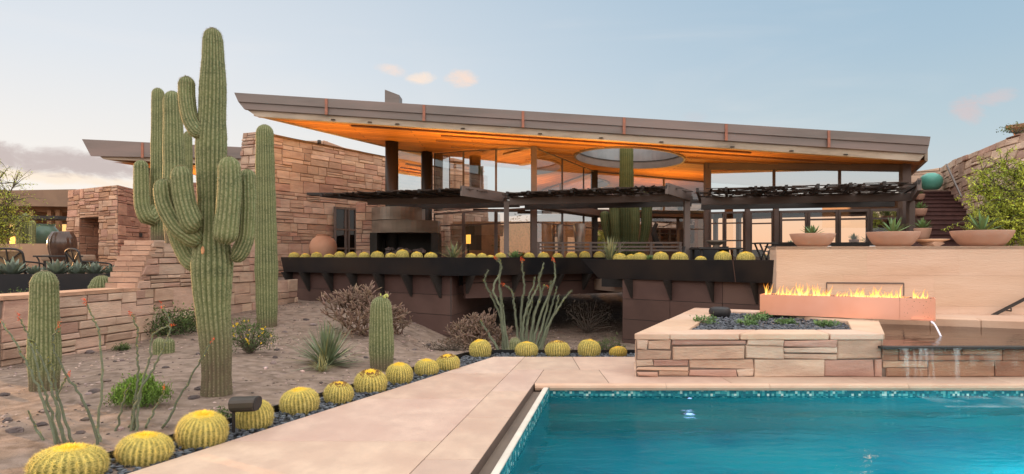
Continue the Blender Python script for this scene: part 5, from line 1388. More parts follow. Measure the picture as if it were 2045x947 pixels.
for i in range(14): m.rock(p+V3((RP.gauss(0,.022),RP.gauss(0,.02),RP.uniform(0,.035))),.012,.012,.02,RP,6,3)
m.build('flower_bud',mat('bud',(.42,.50,.10),(.55,.55,.2),sc=30,rough=.7),md)
# courtyard saguaro going up through the skylight
Yc=19.9
ct=column(1250,512,235,31,Yc,'saguaro with four arms growing up through the round skylight',14,1,(([(1230,505,-.1),(1217,480,-.2),(1209,445,-.25),(1207,421,-.25)],6,9.5),([(1238,508,-.3),(1230,475,-.45),(1227,440,-.5),(1226,404,-.5)],6,10),([(1262,508,-.45),(1267,475,-.6),(1268,440,-.65),(1266,408,-.65)],6,9.5),([(1276,508,-.1),(1288,465,-.1),(1291,420,-.1),(1291,375,-.1)],7,12)),wt=24)
column(959,352,329,9,30.0,'tiny distant saguaro tip seen above the wall through the glass',10,0,wt=8,step=.08)

# ---- golden barrels
protoA=Row(barrel_proto('barrel_cactus',1)); protoB=Row(barrel_proto('barrel_cactus',2,fruit=True)); protoC=Row(barrel_proto('barrel_cactus',3,orange=True)); protoD=Row(barrel_proto('barrel_cactus',4,h=.34))
GT='golden barrel cacti along the terrace edge'
rowc=[(4,1040,150,'A',.66,'barrel cactus cut off by the bottom left corner'),(135,975,152,'A',.74,'biggest golden barrel cactus at bottom left, flat yellow top'),
(287,934,113,'A',.84,'golden barrel cactus second from the bottom left, slightly tilted'),(402,898,105,'A',1.0,'golden barrel cactus left of the black path light'),
(508,862,80,'D',1.0,'golden barrel cactus half hidden behind the black path light'),(600,830,83,'A',.95,'golden barrel cactus just right of the black path light'),
(675,808,63,'B',1.08,'barrel cactus with dry fruit ring, left of two fruiting ones in the slanted row'),(740,787,70,'B',1.0,'barrel cactus with dry fruits touching its plain right neighbour'),
(797,768,60,'A',1.05,'plain golden barrel below the short thick saguaro'),(851,752,52,'A',1.0,'plain golden barrel just left of the last fruiting one on the slant'),
(895,742,53,'B',1.0,'last barrel with brown fruits at the upper end of the slanted row'),(962,719,50,'D',1.0,'golden barrel standing at the far corner of the terrace'),
(1051,716,49,'D',.9,'golden barrel right of the corner, in front of the ocotillo'),(1113,716,54,'B',.95,'fruiting golden barrel in the straight back row'),
(1174,715,49,'D',1.0,'tall fuzzy golden barrel in the straight back row'),(1235,713,38,'C',.95,'small orange barrel cactus next to the raised stone bed')]
pr={'A':protoA,'B':protoB,'C':protoC,'D':protoD}
for px,pb_,w,kind,hk,lab in rowc:
    Y=1.53*F/(pb_-HY); r=w*Y/F/2; Y+=r*.7
    if px>1000: Y=10.44
    if px==962: Y=10.40
    x=ax(px,Y); r=w*Y/F/2; s=r/.234; ob_=pr[kind].put((x,Y,-.045),RP.random()*6.28,(s,s*RP.uniform(.95,1.05),s*hk*RP.uniform(.90,1.0)),lab,GT); ob_.rotation_euler=(RP.gauss(0,.09),RP.gauss(0,.09),RP.random()*6.28)
GL='golden barrel cacti in the long left planter'
ordn=['first','second','third','fourth','fifth','sixth','seventh','eighth','ninth','tenth','eleventh','twelfth']
def on_run(px,pts,inset_):
    # plan point on the planter run below pixel column px
    for i in range(len(pts)-1):
        a,b=pts[i],pts[i+1]; k=(px-CX)/F; dx,dy=b[0]-a[0],b[1]-a[1]; t=(k*a[1]-a[0])/(dx-k*dy)
        if -.02<=t<=1.02: 
            d=V3((dx,dy)).normalized(); x,y=a[0]+dx*t-d.y*inset_,a[1]+dy*t+d.x*inset_; y2=y; return V3((k*y2,y2,0))
    return V3((k*pts[-1][1],pts[-1][1]+.3,0))
for i,(px,w) in enumerate([(587,24),(609,21),(632,24),(657,24),(678,24),(702,25),(727,24),(753,28),(780,25),(803,29),(832,26),(860,28)]):
    p=on_run(px,LPT,.33); r=w*p.y/F/2; s=r/.235; pr['AADAD'[i%5]].put((p.x,p.y,PT-.10),RP.random()*6.28,(s,s,s*RP.uniform(.8,1.15)),f'{ordn[i]} small barrel cactus from the stone wall in the left planter',GL)
for i,(px,w,lab) in enumerate([(940,25,'barrel cactus right beside the narrow yucca in the left planter'),(962,22,'second barrel cactus right of the yucca, in a tight cluster'),(979,20,'smallest barrel cactus of the cluster right of the yucca'),(999,25,'barrel cactus left of the pale agave in the planter'),
   (1056,24,'barrel cactus right of the pale agave, before the steel post'),(1085,25,'barrel cactus second right of the pale agave'),(1113,23,'barrel cactus below the left end of the railing'),(1141,25,'barrel cactus below the courtyard railing, fourth from the pale agave'),(1167,24,'yellow-topped barrel cactus before the dark courtyard post'),(1196,24,'pale green barrel cactus beside the grass clump')]):
    p=on_run(px,LPT,.33); r=w*p.y/F/2; s=r/.235; pr['ADADD'[i%5]].put((p.x,p.y,PT-.10),RP.random()*6.28,(s,s,s*RP.uniform(.9,1.1)),lab,GL)
GR='golden barrel cacti in the right planter'
for px,w,ins,lab in ((1237,30,.3,'first barrel cactus right of the grass clump in the right planter'),(1260,26,.62,'barrel cactus half hidden behind its neighbours right of the grass'),(1277,31,.28,'barrel cactus in front of the courtyard saguaro, left of the tiny agave'),
   (1319,33,.3,'barrel cactus right of the tiny agave in the right planter'),(1357,36,.3,'large barrel cactus below the right canopy post'),(1399,25,.3,'smallest barrel cactus between two large ones in the right planter'),(1443,36,.3,'largest barrel cactus before the dining chairs'),(1489,38,.3,'last barrel cactus at the right end of the right planter')):
    p=on_run(px,RPT,ins); r=w*p.y/F/2; s=r/.235; pr['DAD'[px%3]].put((p.x,p.y,RT-.10),RP.random()*6.28,(s,s,s*RP.uniform(.95,1.12)),lab,GR)
# planter companions
p=on_run(905,LPT,.4); yucca('yucca',(p.x,p.y,PT-.06),80,.46,.02,RP,'narrow spiky yucca among the barrels in the left planter',el0=.45)
p=on_run(1028,LPT,.33); rosette('agave',M['agavegreen'],(p.x,p.y,PT-.06),26,.26,.06,RP,.35,'pale green agave rosette between barrels above the bridge','agave',elev=(.2,1.4))
p=on_run(1218,RPT,.3); yucca('grass_clump',(p.x,p.y,RT-.06),120,.62,.012,RP,'tall feathery grass clump at the pointed end of the right planter','yucca',dead=.45,el0=.75)
p=on_run(1296,RPT,.4); rosette('agave',M['agavegreen'],(p.x,p.y,RT-.06),18,.20,.05,RP,.3,'tiny bright agave between barrels in the right planter','agave',elev=(.5,1.4))

# ---- ocotillos
def st(Y,*pts): return [at(px,py,Y+dy) for px,py,dy in pts]
b1=onground(100,885); y=b1.y
ocotillo('ocotillo','bare ocotillo with red tips left, in front of the short saguaro',b1,[
 st(y,(118,905,0),(82,790,0),(58,735,0),(30,685,0),(0,640,.1)),
 st(y,(122,905,.02),(95,800,.05),(80,760,.05),(58,680,.1),(42,635,.1)),
 st(y,(135,905,0),(110,800,-.05),(95,745,0),(70,690,0),(60,680,0)),
 st(y,(138,905,.02),(112,820,.1),(118,780,.1),(135,750,.1)),
 st(y,(198,905,0),(170,810,0),(130,745,0),(106,690,0),(112,655,0)),
 st(y,(205,905,.05),(196,850,.1),(204,770,.1),(200,680,.1),(190,645,.1),(172,605,.1)),
 st(y,(98,900,.05),(72,855,.1),(55,820,.1)),
 st(y,(150,905,.05),(118,800,.1),(105,740,.1),(95,715,.1))],RP,.013,.6,(0,1,3,4,5))
b2=onground(262,862); y=b2.y
ocotillo('ocotillo','thin ocotillo with orange tips growing through the green bush',b2,[
 st(y,(258,880,0),(272,800,0),(300,745,0),(328,690,0),(338,650,0),(322,612,0)),
 st(y,(262,880,.02),(272,790,.05),(276,740,.05),(272,700,.05),(275,660,.05),(262,630,.05)),
 st(y,(268,880,0),(280,780,.03),(300,710,.03),(305,668,.03),(340,650,.03)),
 st(y,(225,895,0),(235,840,0),(248,800,0),(258,765,0)),
 st(y,(290,855,.05),(310,815,.1),(330,778,.1)),
 st(y,(325,855,.05),(360,790,.1),(400,720,.1),(424,682,.1)),
 st(y,(255,880,.05),(262,840,.1),(268,790,.1))],RP,.0125,.55,(0,1,2,4,5))
b3=at(1050,690,11.6); b3.z=gz(b3.x,11.6); y=11.6
S3=[]
for pts in ([(1005,690),(1000,640),(985,600),(970,570),(968,555),(975,540)],[(1010,690),(1000,620),(985,580),(998,545),(1000,530),(990,516)],[(1012,690),(1002,640),(1000,600),(997,560),(999,525),(993,518)],[(1015,690),(1008,650),(1003,610),(1000,575)],
  [(1035,690),(1030,640),(1025,600),(1020,580),(1005,568)],[(1040,690),(1040,620),(1046,575),(1043,540),(1042,520)],[(1045,690),(1045,640),(1060,600),(1075,570),(1077,555),(1085,525)],[(1050,690),(1052,640),(1055,600),(1065,570),(1067,556)],
  [(1055,690),(1065,640),(1078,590),(1075,560),(1078,545)],[(1060,690),(1066,630),(1078,600),(1084,575),(1091,572)],[(1062,690),(1075,640),(1095,590),(1100,565),(1099,568)],[(1065,690),(1085,640),(1100,580),(1108,550),(1105,520)],
  [(1068,690),(1090,650),(1105,600),(1112,572)],[(1072,690),(1095,650),(1118,610),(1132,590),(1142,581)],[(1000,695),(980,675),(965,650),(958,640)],[(1048,690),(1050,660),(1058,625),(1064,600)],[(1078,690),(1096,650),(1110,615),(1115,590)]):
    dy=RP.uniform(-.15,.2); S3.append([at(px,py,y+dy*(i/len(pts))) for i,(px,py) in enumerate(pts)])
for q in S3: q[0].z=gz(q[0].x,q[0].y)-.03
ocotillo('ocotillo','dense grey-green ocotillo with many wands in front of the bridge',b3,S3,RP,.024,.12,(1,4,5,9,11))

# ---- chollas, yucca, bushes
def gp(px,py): return onground(px,py)
p=gp(735,672); cholla('cholla',(p.x-.05,p.y,p.z),.98,random.Random(4),'pinkish brown branching cholla behind the short thick saguaro',6,11)
p=gp(795,668); cholla('cholla',(p.x,p.y,p.z),.62,random.Random(8),'lower right cholla clump beside the brown wall corner',4,9)
p=at(955,690,12.2); p.z=gz(p.x,p.y); cholla('cholla',(p.x+.05,p.y,p.z),.76,random.Random(9),'rusty cholla left of the grey-green ocotillo',6,12)
p=gp(652,728); yucca('yucca',(p.x,p.y,p.z-.02),270,.66,.019,random.Random(3),'grey-green spiky yucca clump in the sand left of the thick saguaro',dead=.12,el0=.04)
p=gp(645,738); yucca('dry_grass',(p.x,p.y-.08,p.z-.02),60,.28,.012,RP,'dry straw tuft at the foot of the grey-green yucca',dead=.9,el0=.05)
p=gp(278,812); shrub('bush',(p.x,p.y,p.z),.235,.21,.28,5600,.036,RP,'bright green bushy shrub in the middle of the ocotillo stems',('brightleaf','twig'),60,20,cat='bush',upright=1.8,asp=.26)
p=gp(330,668); shrub('bush',(p.x,p.y,p.z),.62,.5,.46,4200,.05,RP,'wide dull green bush against the low stone wall',('leaf','twig'),46,30,cat='bush',upright=.4)
p=gp(248,672); shrub('dry_bush',(p.x,p.y,p.z),.28,.25,.62,700,.04,RP,'grey leafless twiggy bush left of the dull green bush',('twig','twig'),60,60,cat='bush',bark=(1.5,1.3,1.2))
p=gp(498,706); shrub('bush',(p.x,p.y,p.z),.34,.3,.50,2400,.04,RP,'loose green bush with yellow flowers right of the big saguaro',('leaf','twig'),46,40,26,'yellowflower','bush',upright=.9,asp=.28,group=None)
p=gp(240,700); shrub('low_plant',(p.x,p.y,p.z),.14,.12,.12,500,.03,RP,'small weedy plant at the foot of the low stone wall',('leaf','twig'),16,10,cat='plant')
p=gp(438,838); shrub('low_plant',(p.x,p.y,p.z),.10,.09,.12,360,.026,RP,'little weed sprouting behind the third barrel cactus',('leaf','twig'),14,8,cat='plant')
for px,py,w,lab in ((318,706,26,'small round grey cactus, taller of a pair in the sand'),(336,704,24,'small round grey cactus, right one of a pair in the sand')):
    p=gp(px,py); r=w*p.y/F/2; m=MB(); ribbed(m,[p-V3((0,0,.02)),p+V3((0,0,r*.9)),p+V3((0,0,r*2.4))],lambda t:r*.9,14,.02,RP,.06,1,spl=.02); tag(m.build('small_cactus',[M['saguaro'],M['saguarospine']],None,p),lab,'cactus')
p=at(1028,692,11.0); m=MB(); q=V3((p.x,p.y,gz(p.x,p.y))); ribbed(m,[q,q+V3((0,0,.12)),q+V3((0,0,.24))],lambda t:.085,14,.02,RP,.06,1,spl=.03); tag(m.build('small_cactus',[M['saguaro'],M['saguarospine']],None,q),'small grey cactus between the corner barrel and the ocotillo','cactus')
p=V3((ax(1256,11.3),11.3,gz(ax(1256,11.3),11.3))); m=MB(); ribbed(m,[p,p+V3((0,0,.12)),p+V3((0,0,.25))],lambda t:.10,14,.02,RP,.06,1,spl=.03); tag(m.build('small_cactus',[M['saguaro'],M['saguarospine']],None,p),'small dark round cactus below the right brown wall','cactus')
for px,Y,rx,rz,n,lab,mt in ((1170,17.3,.75,.95,1500,'dark twiggy shrub in the shade under the bridge','twig'),(1195,13.2,.42,.5,900,'grey twiggy bush behind the straight barrel row','twig'),(985,12.6,.35,.30,700,'low grey bush below the rusty cholla','twig'),
   (1215,12.0,.26,.30,800,'green tuft of weeds left of the right brown wall','leaf'),(1080,12.4,.5,.35,900,'low sage bush behind the grey-green ocotillo','twig'),(895,11.6,.35,.22,600,'dry grassy bush right of the brown wall corner','twig')):
    x=ax(px,Y); shrub('bush',(x,Y,gz(x,Y)),rx,rx*.8,rz,n,.04,RP,lab,(mt,'twig'),40,36,cat='bush',asp=.3,upright=.6)
# ---- low path light between barrels
Y=1.53*F/(868-HY); x=ax(466,Y)
lt=thing('path_light','black path light with a hooded cylinder head among the barrel cacti','path light',(x,Y,-.03))
m=MB(); zs=az(818,Y); m.box((x,Y,(zs-.05)/2),(.022,.022,zs+.05)); m.build('stake',M['darksteel'],lt)
a,b=at(464,808,Y),at(514,806,Y-.06); m=MB(); d=(b-a).normalized(); rr=.066
pr_f=[]; sd_=d.cross(V3((0,0,1))).normalized(); up_=sd_.cross(d)
def sect(c,k,dx=0): return [c+sd_*math.cos(t*.3927+.196)*k*1.0+up_*math.copysign(abs(math.sin(t*.3927+.196))**.75,math.sin(t*.3927+.196))*k+d*(dx*(1 if math.sin(t*.3927+.196)>0 else -1)*abs(math.sin(t*.3927+.196))) for t in range(16)]
m.hexa(sect(a,rr),sect(b-d*.004,rr*.98,.018)); m.build('head',mat('bronze_paint',(.06,.052,.045),(.05,.043,.037),sc=4,rough=.45,metal=.3),lt,bevel=.008)
m=MB(); m.hexa(sect(b-d*.003,rr*.88,.018),sect(b+d*.003,rr*.88,.018)); m.build('lens',M['blackrock'],lt)
# ================================================================== LEFT SIDE
RG=random.Random(77)
# low stone wall with the stepped higher part
d=V3((WALL1[0]-WALL0[0],WALL1[1]-WALL0[1],0)); LW=d.length; d.normalize(); nW_=V3((d.y,-d.x,0))
LZ0=-.12
f,L=plane_f(WALL0,(WALL1[0]+d.x*.3,WALL1[1]+d.y*.3),LZ0)
u_at=lambda px,d=d:((lambda k:(k*WALL0[1]-WALL0[0])/(d.x-k*d.y))((px-CX)/F))
u_step=u_at(268); zlow=.93-LZ0; zhigh=1.80-LZ0
def ltop(u): return zlow if u<u_step else (zhigh if u>u_step+.28 else lerp(zlow,zhigh,math.ceil((u-u_step)/.28*6)/6))
m=MB(); 
def lleft(v): return max(-.0,.16*math.floor(v/.16)*.62)-.55
def f_shift(u,v): return f(u,v)
stone_face(m,f,u_step+.02,zlow-.045,RG,left=lleft,ch=(.24,.34),w=(.34,1.0),depth=.04,minh=.06)
fh=lambda u,v:f(u+u_step,v+0)
stone_face(m,fh,L-u_step,zlow-.02,RG,ch=(.24,.36),w=(.3,.95),depth=.04,minh=.06)
fh2=lambda u,v:f(u+u_step,v+zlow-.02)
stone_face(m,fh2,L-u_step,zhigh-zlow+.02,RG,left=lambda v:.055*math.floor(v/.10)+.02,right=lambda v:u_at(526)-u_step-.04*math.floor(v/.14),ch=(.24,.36),w=(.28,.8),depth=.04,minh=.06)
# left end, facing the camera, receding in steps
e0=V3((*WALL0,0))-nW_*.5
for i in range(6):
    v0=i*.17; v1=v0+.17; off_=-.55+.105*(i)
    a=V3((*WALL0,0))+d*off_; b=a-nW_*.5; fe,Le=plane_f((b.x,b.y),(a.x,a.y),LZ0+v0); stone_face(m,fe,Le,min(.17,zlow-v0),RG,ch=(.16,.2),w=(.25,.5),depth=.03,back=True,minh=.04)
m.m=1; m.col=W1
def capblk(u0,u1,z0,z1,col_m=1):
    a,b=V3((*WALL0,0))+d*u0,V3((*WALL0,0))+d*u1; A=[a-nW_*.01,b-nW_*.01,b-nW_*.5,a-nW_*.5]; m.hexa([p+V3((0,0,z0)) for p in A],[p+V3((0,0,z1)) for p in A])
capblk(-.05,u_step+.3,LZ0,LZ0+zlow-.04); capblk(u_step+.12,L,LZ0,LZ0+zlow-.07); capblk(u_step+.5,u_at(520),LZ0+zlow,LZ0+zhigh-.02)
m.m=0; u=0.0
while u<u_step+.1:
    w_=RG.uniform(.5,.95); k=RG.uniform(.9,1.08); m.col=(.52*k,.335*k,.235*k); a,b=V3((*WALL0,0))+d*(u+.004),V3((*WALL0,0))+d*min(u+w_-.004,u_step+.1); A=[a+nW_*.04,b+nW_*.04,b-nW_*.53,a-nW_*.53]
    m.hexa([p+V3((0,0,LZ0+zlow-.045)) for p in A],[p+V3((0,0,LZ0+zlow+.015+RG.uniform(-.006,.006))) for p in A]); u+=w_
# stepped end stones of the high part
for i in range(9):
    z0=LZ0+zlow+.012+i*(zhigh-zlow-.01)/9; z1=z0+(zhigh-zlow)/9-.012; o_=i*.055-RG.uniform(0,.03)
    for t0,t1 in ((0,.45),(.46,1)) if i%2 else ((0,.6),(.61,1)):
        k=RG.uniform(.85,1.12); m.col=(.53*k,.35*k,.26*k)
        a=V3((*WALL0,0))+d*(u_step+o_); b=a+d*.16; A=[a+nW_*(.03-t0*.6),b+nW_*(.03-t0*.6),b+nW_*(.03-t1*.6),a+nW_*(.03-t1*.6)]; m.hexa([p+V3((0,0,z0)) for p in A],[p+V3((0,0,z1)) for p in A])
tag(m.build('low_stone_wall',[M['stone'],M['mortar']]),'low stacked sandstone garden wall, stepping up behind the big saguaro','wall')

# patio slab behind the wall
PZ=1.12
m=MB(); m.prism([(-16,15.0),(-8.2,14.8),(-7.9,17.5),(-16,17.5)],.2,.68); struct(m.build('chair_terrace',M['deck'],None,(0,0,0)))
m=MB(); m.prism([(-16,17.5),(-7.9,17.5),(-7.4,18.6),(-7.4,19.8),(-9,27),(-24,30)],PZ-.5,PZ); struct(m.build('patio',M['deck'],None,(0,0,0)))
# black planter box with agaves
ap=thing('agave_planter','long black steel planter box with agaves at the left patio edge','planter',(ax(130,14.4),14.4,.6))
A0,A1=P(-60,14.0),P(282,15.0); dA=V3((A1[0]-A0[0],A1[1]-A0[1],0)).normalized(); nA=V3((dA.y,-dA.x,0)); a,b=V3((*A0,0)),V3((*A1,0))
m=MB(); 
def strip(o0,o1,z0,z1): A=[a+nA*o0,b+nA*o0,b-nA*o1,a-nA*o1]; m.hexa([p+V3((0,0,z0)) for p in A],[p+V3((0,0,z1)) for p in A])
za=az(547,14.5); strip(0,.02,.55,za); m.build('trough',M['planter'],ap); m=MB(); strip(-.03,.95,.55,za-.05); m.build('soil',M['blackrock'],ap)
sz_=[(22,.46),(68,.30),(112,.44),(152,.36),(188,.38),(222,.30),(252,.26),(-8,.34),(96,.24),(272,.24)]
labs=['wide blue-green agave at the left end of the black planter box','small agave left of the big middle agave in the planter box','big spreading agave in the middle of the planter box','paler upright agave right of the big middle agave','pointed agave below the right patio chair','low agave between patio chair and stone block','small agave near the right end of the planter box','agave cut off by the left picture edge','tiny agave tucked before the big middle agave','last small agave by the stepped stone wall']
for (px,s),lab in zip(sz_,labs):
    t=(px+60)/342; y=lerp(14.0,15.0,t)+.35; rosette('agave',M['agave'],(ax(px,y),y,za-.06),30,s*.95,s*.24,RG,.55,lab,'agave','agaves in the black planter box',(.12,1.35))
p=V3((ax(205,13.3),13.3,0)); p.z=gz(p.x,p.y); 
m=MB(); m.smooth=False; ribbed(m,[p,p+V3((-.01,0,.3)),p+V3((-.03,0,az(550,13.3)-p.z))],lambda t:lerp(.20,.225,min(1,t*3)) if t<.6 else lerp(.225,.19,(t-.6)/.4),22,.03,RG,.08,1,spl=.035)
m.m=1; tag(m.build('fat_cactus',[M['saguaro'],M['saguarospine']],None,p),'fat spiny barrel cactus peeking over the low wall','cactus')
for px,py,Y,rx,rz,n,lab in ((15,640,10.6,.55,.55,1500,'dark green bush at the left end of the low wall'),(38,590,12.6,.5,.42,800,'thin weedy bush before the black planter box')):
    x=ax(px,Y); shrub('bush',(x,Y,max(.1,gz(x,Y))),rx,rx*.8,rz,n,.05,RG,lab,('leaf','twig'),40,36,cat='bush',asp=.35,upright=.6)
# ---- stone fireplace block on the left patio
sb_=thing('stone_block','free-standing sandstone fireplace block with deep niche on the left patio','fireplace',(ax(215,19.5),19.5,PZ))
K0,K1,K2=V3((ax(131,20.2),20.2,0)),V3((ax(235,18.6),18.6,0)),V3((ax(297,20.8),20.8,0))
z0=PZ-.1; zk=az(369,18.6)
f,L=plane_f((K0.x,K0.y),(K1.x,K1.y),z0,.0)
niche=(L*.27,L*.66,az(506,19)-z0-.25,az(433,19)-z0)
m=MB(); H=zk-z0
def fb(u,v): 
    p=f(u,v); return p+(V3((K1.x,K1.y,p.z))-p)*0+ (d*0)
def lean_in(g,U):
    def h(u,v):
        p=g(u,v); c=V3((ax(215,20),20.2,0)); q=V3((c.x,c.y,p.z)); return p.lerp(q,.055*v/H)
    return h
F1=lean_in(f,L)
# around the niche: four fields
n0,n1,nz0,nz1=niche
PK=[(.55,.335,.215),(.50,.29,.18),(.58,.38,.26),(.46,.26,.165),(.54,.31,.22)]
def sub(g,u0,v0): return lambda u,v:g(u+u0,v+v0)
for u0,u1,v0,v1 in ((0,n0,0,H),(n1,L,0,H),(n0,n1,nz1,H),(n0,n1,0,max(.02,nz0))):
    if v1-v0<.05: continue
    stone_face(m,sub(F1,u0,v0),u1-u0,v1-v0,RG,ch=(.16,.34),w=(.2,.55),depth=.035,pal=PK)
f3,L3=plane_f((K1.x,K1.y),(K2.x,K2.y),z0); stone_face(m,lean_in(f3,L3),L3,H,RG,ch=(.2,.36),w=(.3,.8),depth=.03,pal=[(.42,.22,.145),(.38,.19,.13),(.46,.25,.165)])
m.m=1; m.col=W1; cx_,cy_=(K0.x+K2.x)/2+.1,(K0.y+K2.y)/2+.6
kb=V3((K0.x+.6,K0.y+1.2,0)); A=[K0,K1,K2,kb]; c=V3((ax(215,20),20.2,0)); A1_=[p.lerp(c,.058) for p in A]
m.poly([V3((p.x,p.y,zk-.01)) for p in A1_])
m.poly([V3((K2.x,K2.y,z0)),V3((kb.x,kb.y,z0)),V3((A1_[3].x,A1_[3].y,zk)),V3((A1_[2].x,A1_[2].y,zk))]); m.poly([V3((kb.x,kb.y,z0)),V3((K0.x,K0.y,z0)),V3((A1_[0].x,A1_[0].y,zk)),V3((A1_[3].x,A1_[3].y,zk))])
m.build('stone_face',[M['stone'],M['mortar']],sb_)
m=MB(); dk=(K1-K0).normalized(); nk=V3((dk.y,-dk.x,0)); deep=.75
q=[F1(n0,max(.02,nz0)),F1(n1,max(.02,nz0)),F1(n1,nz1),F1(n0,nz1)]; r=[p-nk*deep for p in q]
m.m=0; m.col=W1
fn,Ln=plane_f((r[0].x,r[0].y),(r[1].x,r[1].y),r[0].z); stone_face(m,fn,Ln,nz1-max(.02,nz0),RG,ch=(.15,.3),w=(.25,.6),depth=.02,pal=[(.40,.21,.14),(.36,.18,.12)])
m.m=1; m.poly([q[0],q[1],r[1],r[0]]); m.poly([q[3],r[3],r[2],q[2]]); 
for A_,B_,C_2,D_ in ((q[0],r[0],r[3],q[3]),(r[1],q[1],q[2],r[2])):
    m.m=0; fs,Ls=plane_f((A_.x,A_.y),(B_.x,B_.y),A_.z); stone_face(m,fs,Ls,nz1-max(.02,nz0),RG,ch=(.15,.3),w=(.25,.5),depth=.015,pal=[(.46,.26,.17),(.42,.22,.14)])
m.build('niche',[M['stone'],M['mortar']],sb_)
# small wall lamp boxes on its right face
for px,py in ((288,470),(272,522)):
    y=20.4; p=at(px,py,y)-V3((0,.28,0)); m=MB(); m.box(p,(.10,.16,.11)); m.build('wall_lamp',M['darksteel'],sb_)
# ---- patio seat wall with cushions, table, chairs, urns
m=MB(); a,b=at(-40,500,19.6),at(118,500,19.6); m.box(((a.x+b.x)/2,19.7,(PZ+az(487,19.6))/2),(b.x-a.x,.5,az(487,19.6)-PZ)); tag(m.build('seat_wall',M['plaster']),'low tan seat wall behind the patio chairs at far left','wall')
sofa=thing('patio_bench','low tan cushioned bench between the patio chairs at left','bench',(ax(130,18.2),18.2,PZ))
m=MB(); a,b=ax(95,18.2),ax(178,18.2); m.box(((a+b)/2,18.2,PZ+.34),(b-a,.6,.16)); m.build('cushion',M['cushion'],sofa,bevel=.04); m=MB(); m.box(((a+b)/2,18.2,PZ+.13),(b-a-.1,.5,.26)); m.build('base',M['darksteel'],sofa)
def patio_chair():
    t=thing('patio_chair','patio chair','chair')
    m=MB(); m.box((0,-.02,.42),(.62,.60,.13)); m.build('seat_cushion',M['cushion'],t,bevel=.04)
    def bk(x,z): return V3((x,-.30-.22*(z-.42),z))      # the back leans to -y
    path=[bk(-.34,.42),bk(-.345,.80),bk(-.31,.93),bk(-.15,.985),bk(.15,.985),bk(.31,.93),bk(.345,.80),bk(.34,.42)]
    m=MB(); m.tube(catmull(path,4),.024,8); bf=m.build('back_frame',M['darksteel'],t)
    m=MB(); m.poly([bk(-.32,.44)+V3((0,.02,0)),bk(.32,.44)+V3((0,.02,0)),bk(.325,.80)+V3((0,.02,0)),bk(.28,.93)+V3((0,.02,0)),bk(-.28,.93)+V3((0,.02,0)),bk(-.325,.80)+V3((0,.02,0))]); m.build('back_panel',M['wicker'],t)
    m=MB()
    for a,b in (((-.31,.46),(.31,.92)),((.31,.46),(-.31,.92)),((0,.44),(0,.98))): m.beam(bk(*a)-V3((0,.01,0)),bk(*b)-V3((0,.01,0)),.022,.022)
    m.build('cross_bar',M['darksteel'],t)
    for s in (-1,1):
        m=MB(); m.tube(catmull([bk(s*.345,.70),V3((s*.37,-.05,.68)),V3((s*.37,.26,.64)),V3((s*.36,.30,.55))],5),.02,7); m.build('arm',M['darksteel'],t)
        for y in (-.30,.28): m=MB(); m.tube([(s*.33,y,.38),(s*.35,y*1.08,0)],.022,7); m.build('leg',M['darksteel'],t)
    m=MB(); m.box((0,-.02,.335),(.66,.62,.04)); m.build('seat_frame',M['darksteel'],t); return t
pc=Row(patio_chair())
pc.put((ax(28,15.6),15.75,.68),.05,1.0,'black metal patio chair with cross back at the far left','patio chairs on the left patio')
pc.put((ax(181,16.3),16.3,.68),-.6,1.0,'smaller-looking black patio chair with cross back before the stone block','patio chairs on the left patio')
tb_=thing('patio_table','small dark side table on curved legs beside the brown urn','table',(ax(97,16.8),16.8,.68)); m=MB(); zt=az(512,16.8); x0,x1=ax(80,16.8),ax(152,16.8); m.box(((x0+x1)/2,16.8,zt),(x1-x0,.55,.04)); m.build('tabletop',M['darksteel'],tb_,bevel=.01)
for x in (x0+.06,x1-.06):
    for y in (16.58,17.02): m=MB(); m.tube(catmull([(x,y,zt),(x+(.07 if x<(x0+x1)/2 else -.07),y,zt-.2),(x,y,.68)],5),.02,6); m.build('leg',M['darksteel'],tb_)
Y=18.0; x=ax(124,Y); k=Y/F; h=(522-463)*k; zb=az(522,Y)
ur=thing('ribbed_urn','tall dark brown glazed ribbed urn in front of the stone block','urn',(x,Y,zb))
m=MB(); m.smooth=True; rr_=[(17,0),(21,.18),(24.5,.45),(25,.62),(23,.82),(18,.97),(16.5,1.0),(14.5,1.0),(15,.93)]; rows=[]
for r,t in rr_:
    rows.append([m.vert((x+math.cos(a)*r*k*(1+.05*abs(math.sin(a*6))),Y+math.sin(a)*r*k*(1+.05*abs(math.sin(a*6))),zb+h*t)) for a in [2*math.pi*i/72 for i in range(72)]])
for r1,r2 in zip(rows,rows[1:]):
    for i in range(72): j=(i+1)%72; m.face((r1[i],r1[j],r2[j],r2[i]))
m.face(rows[-1]); m.build('body',M['brownglaze'],ur)
m=MB(); m.box((x,Y,(PZ+zb)/2),(.5,.5,zb-PZ)); m.build('plinth',M['plaster'],ur)
Y=21.5; x=ax(82,Y); k=Y/F; zb=az(490,Y)
m=MB(); m.lathe((x,Y,zb),[(22*k,0),(27*k,8*k),(30*k,20*k),(29*k,30*k),(24*k,36*k),(23*k,40*k),(25*k,42*k),(22*k,42*k),(21*k,36*k)],36); tag(m.build('green_urn',M['greenglaze']),'large squat green glazed urn beyond the brown ribbed urn','urn')
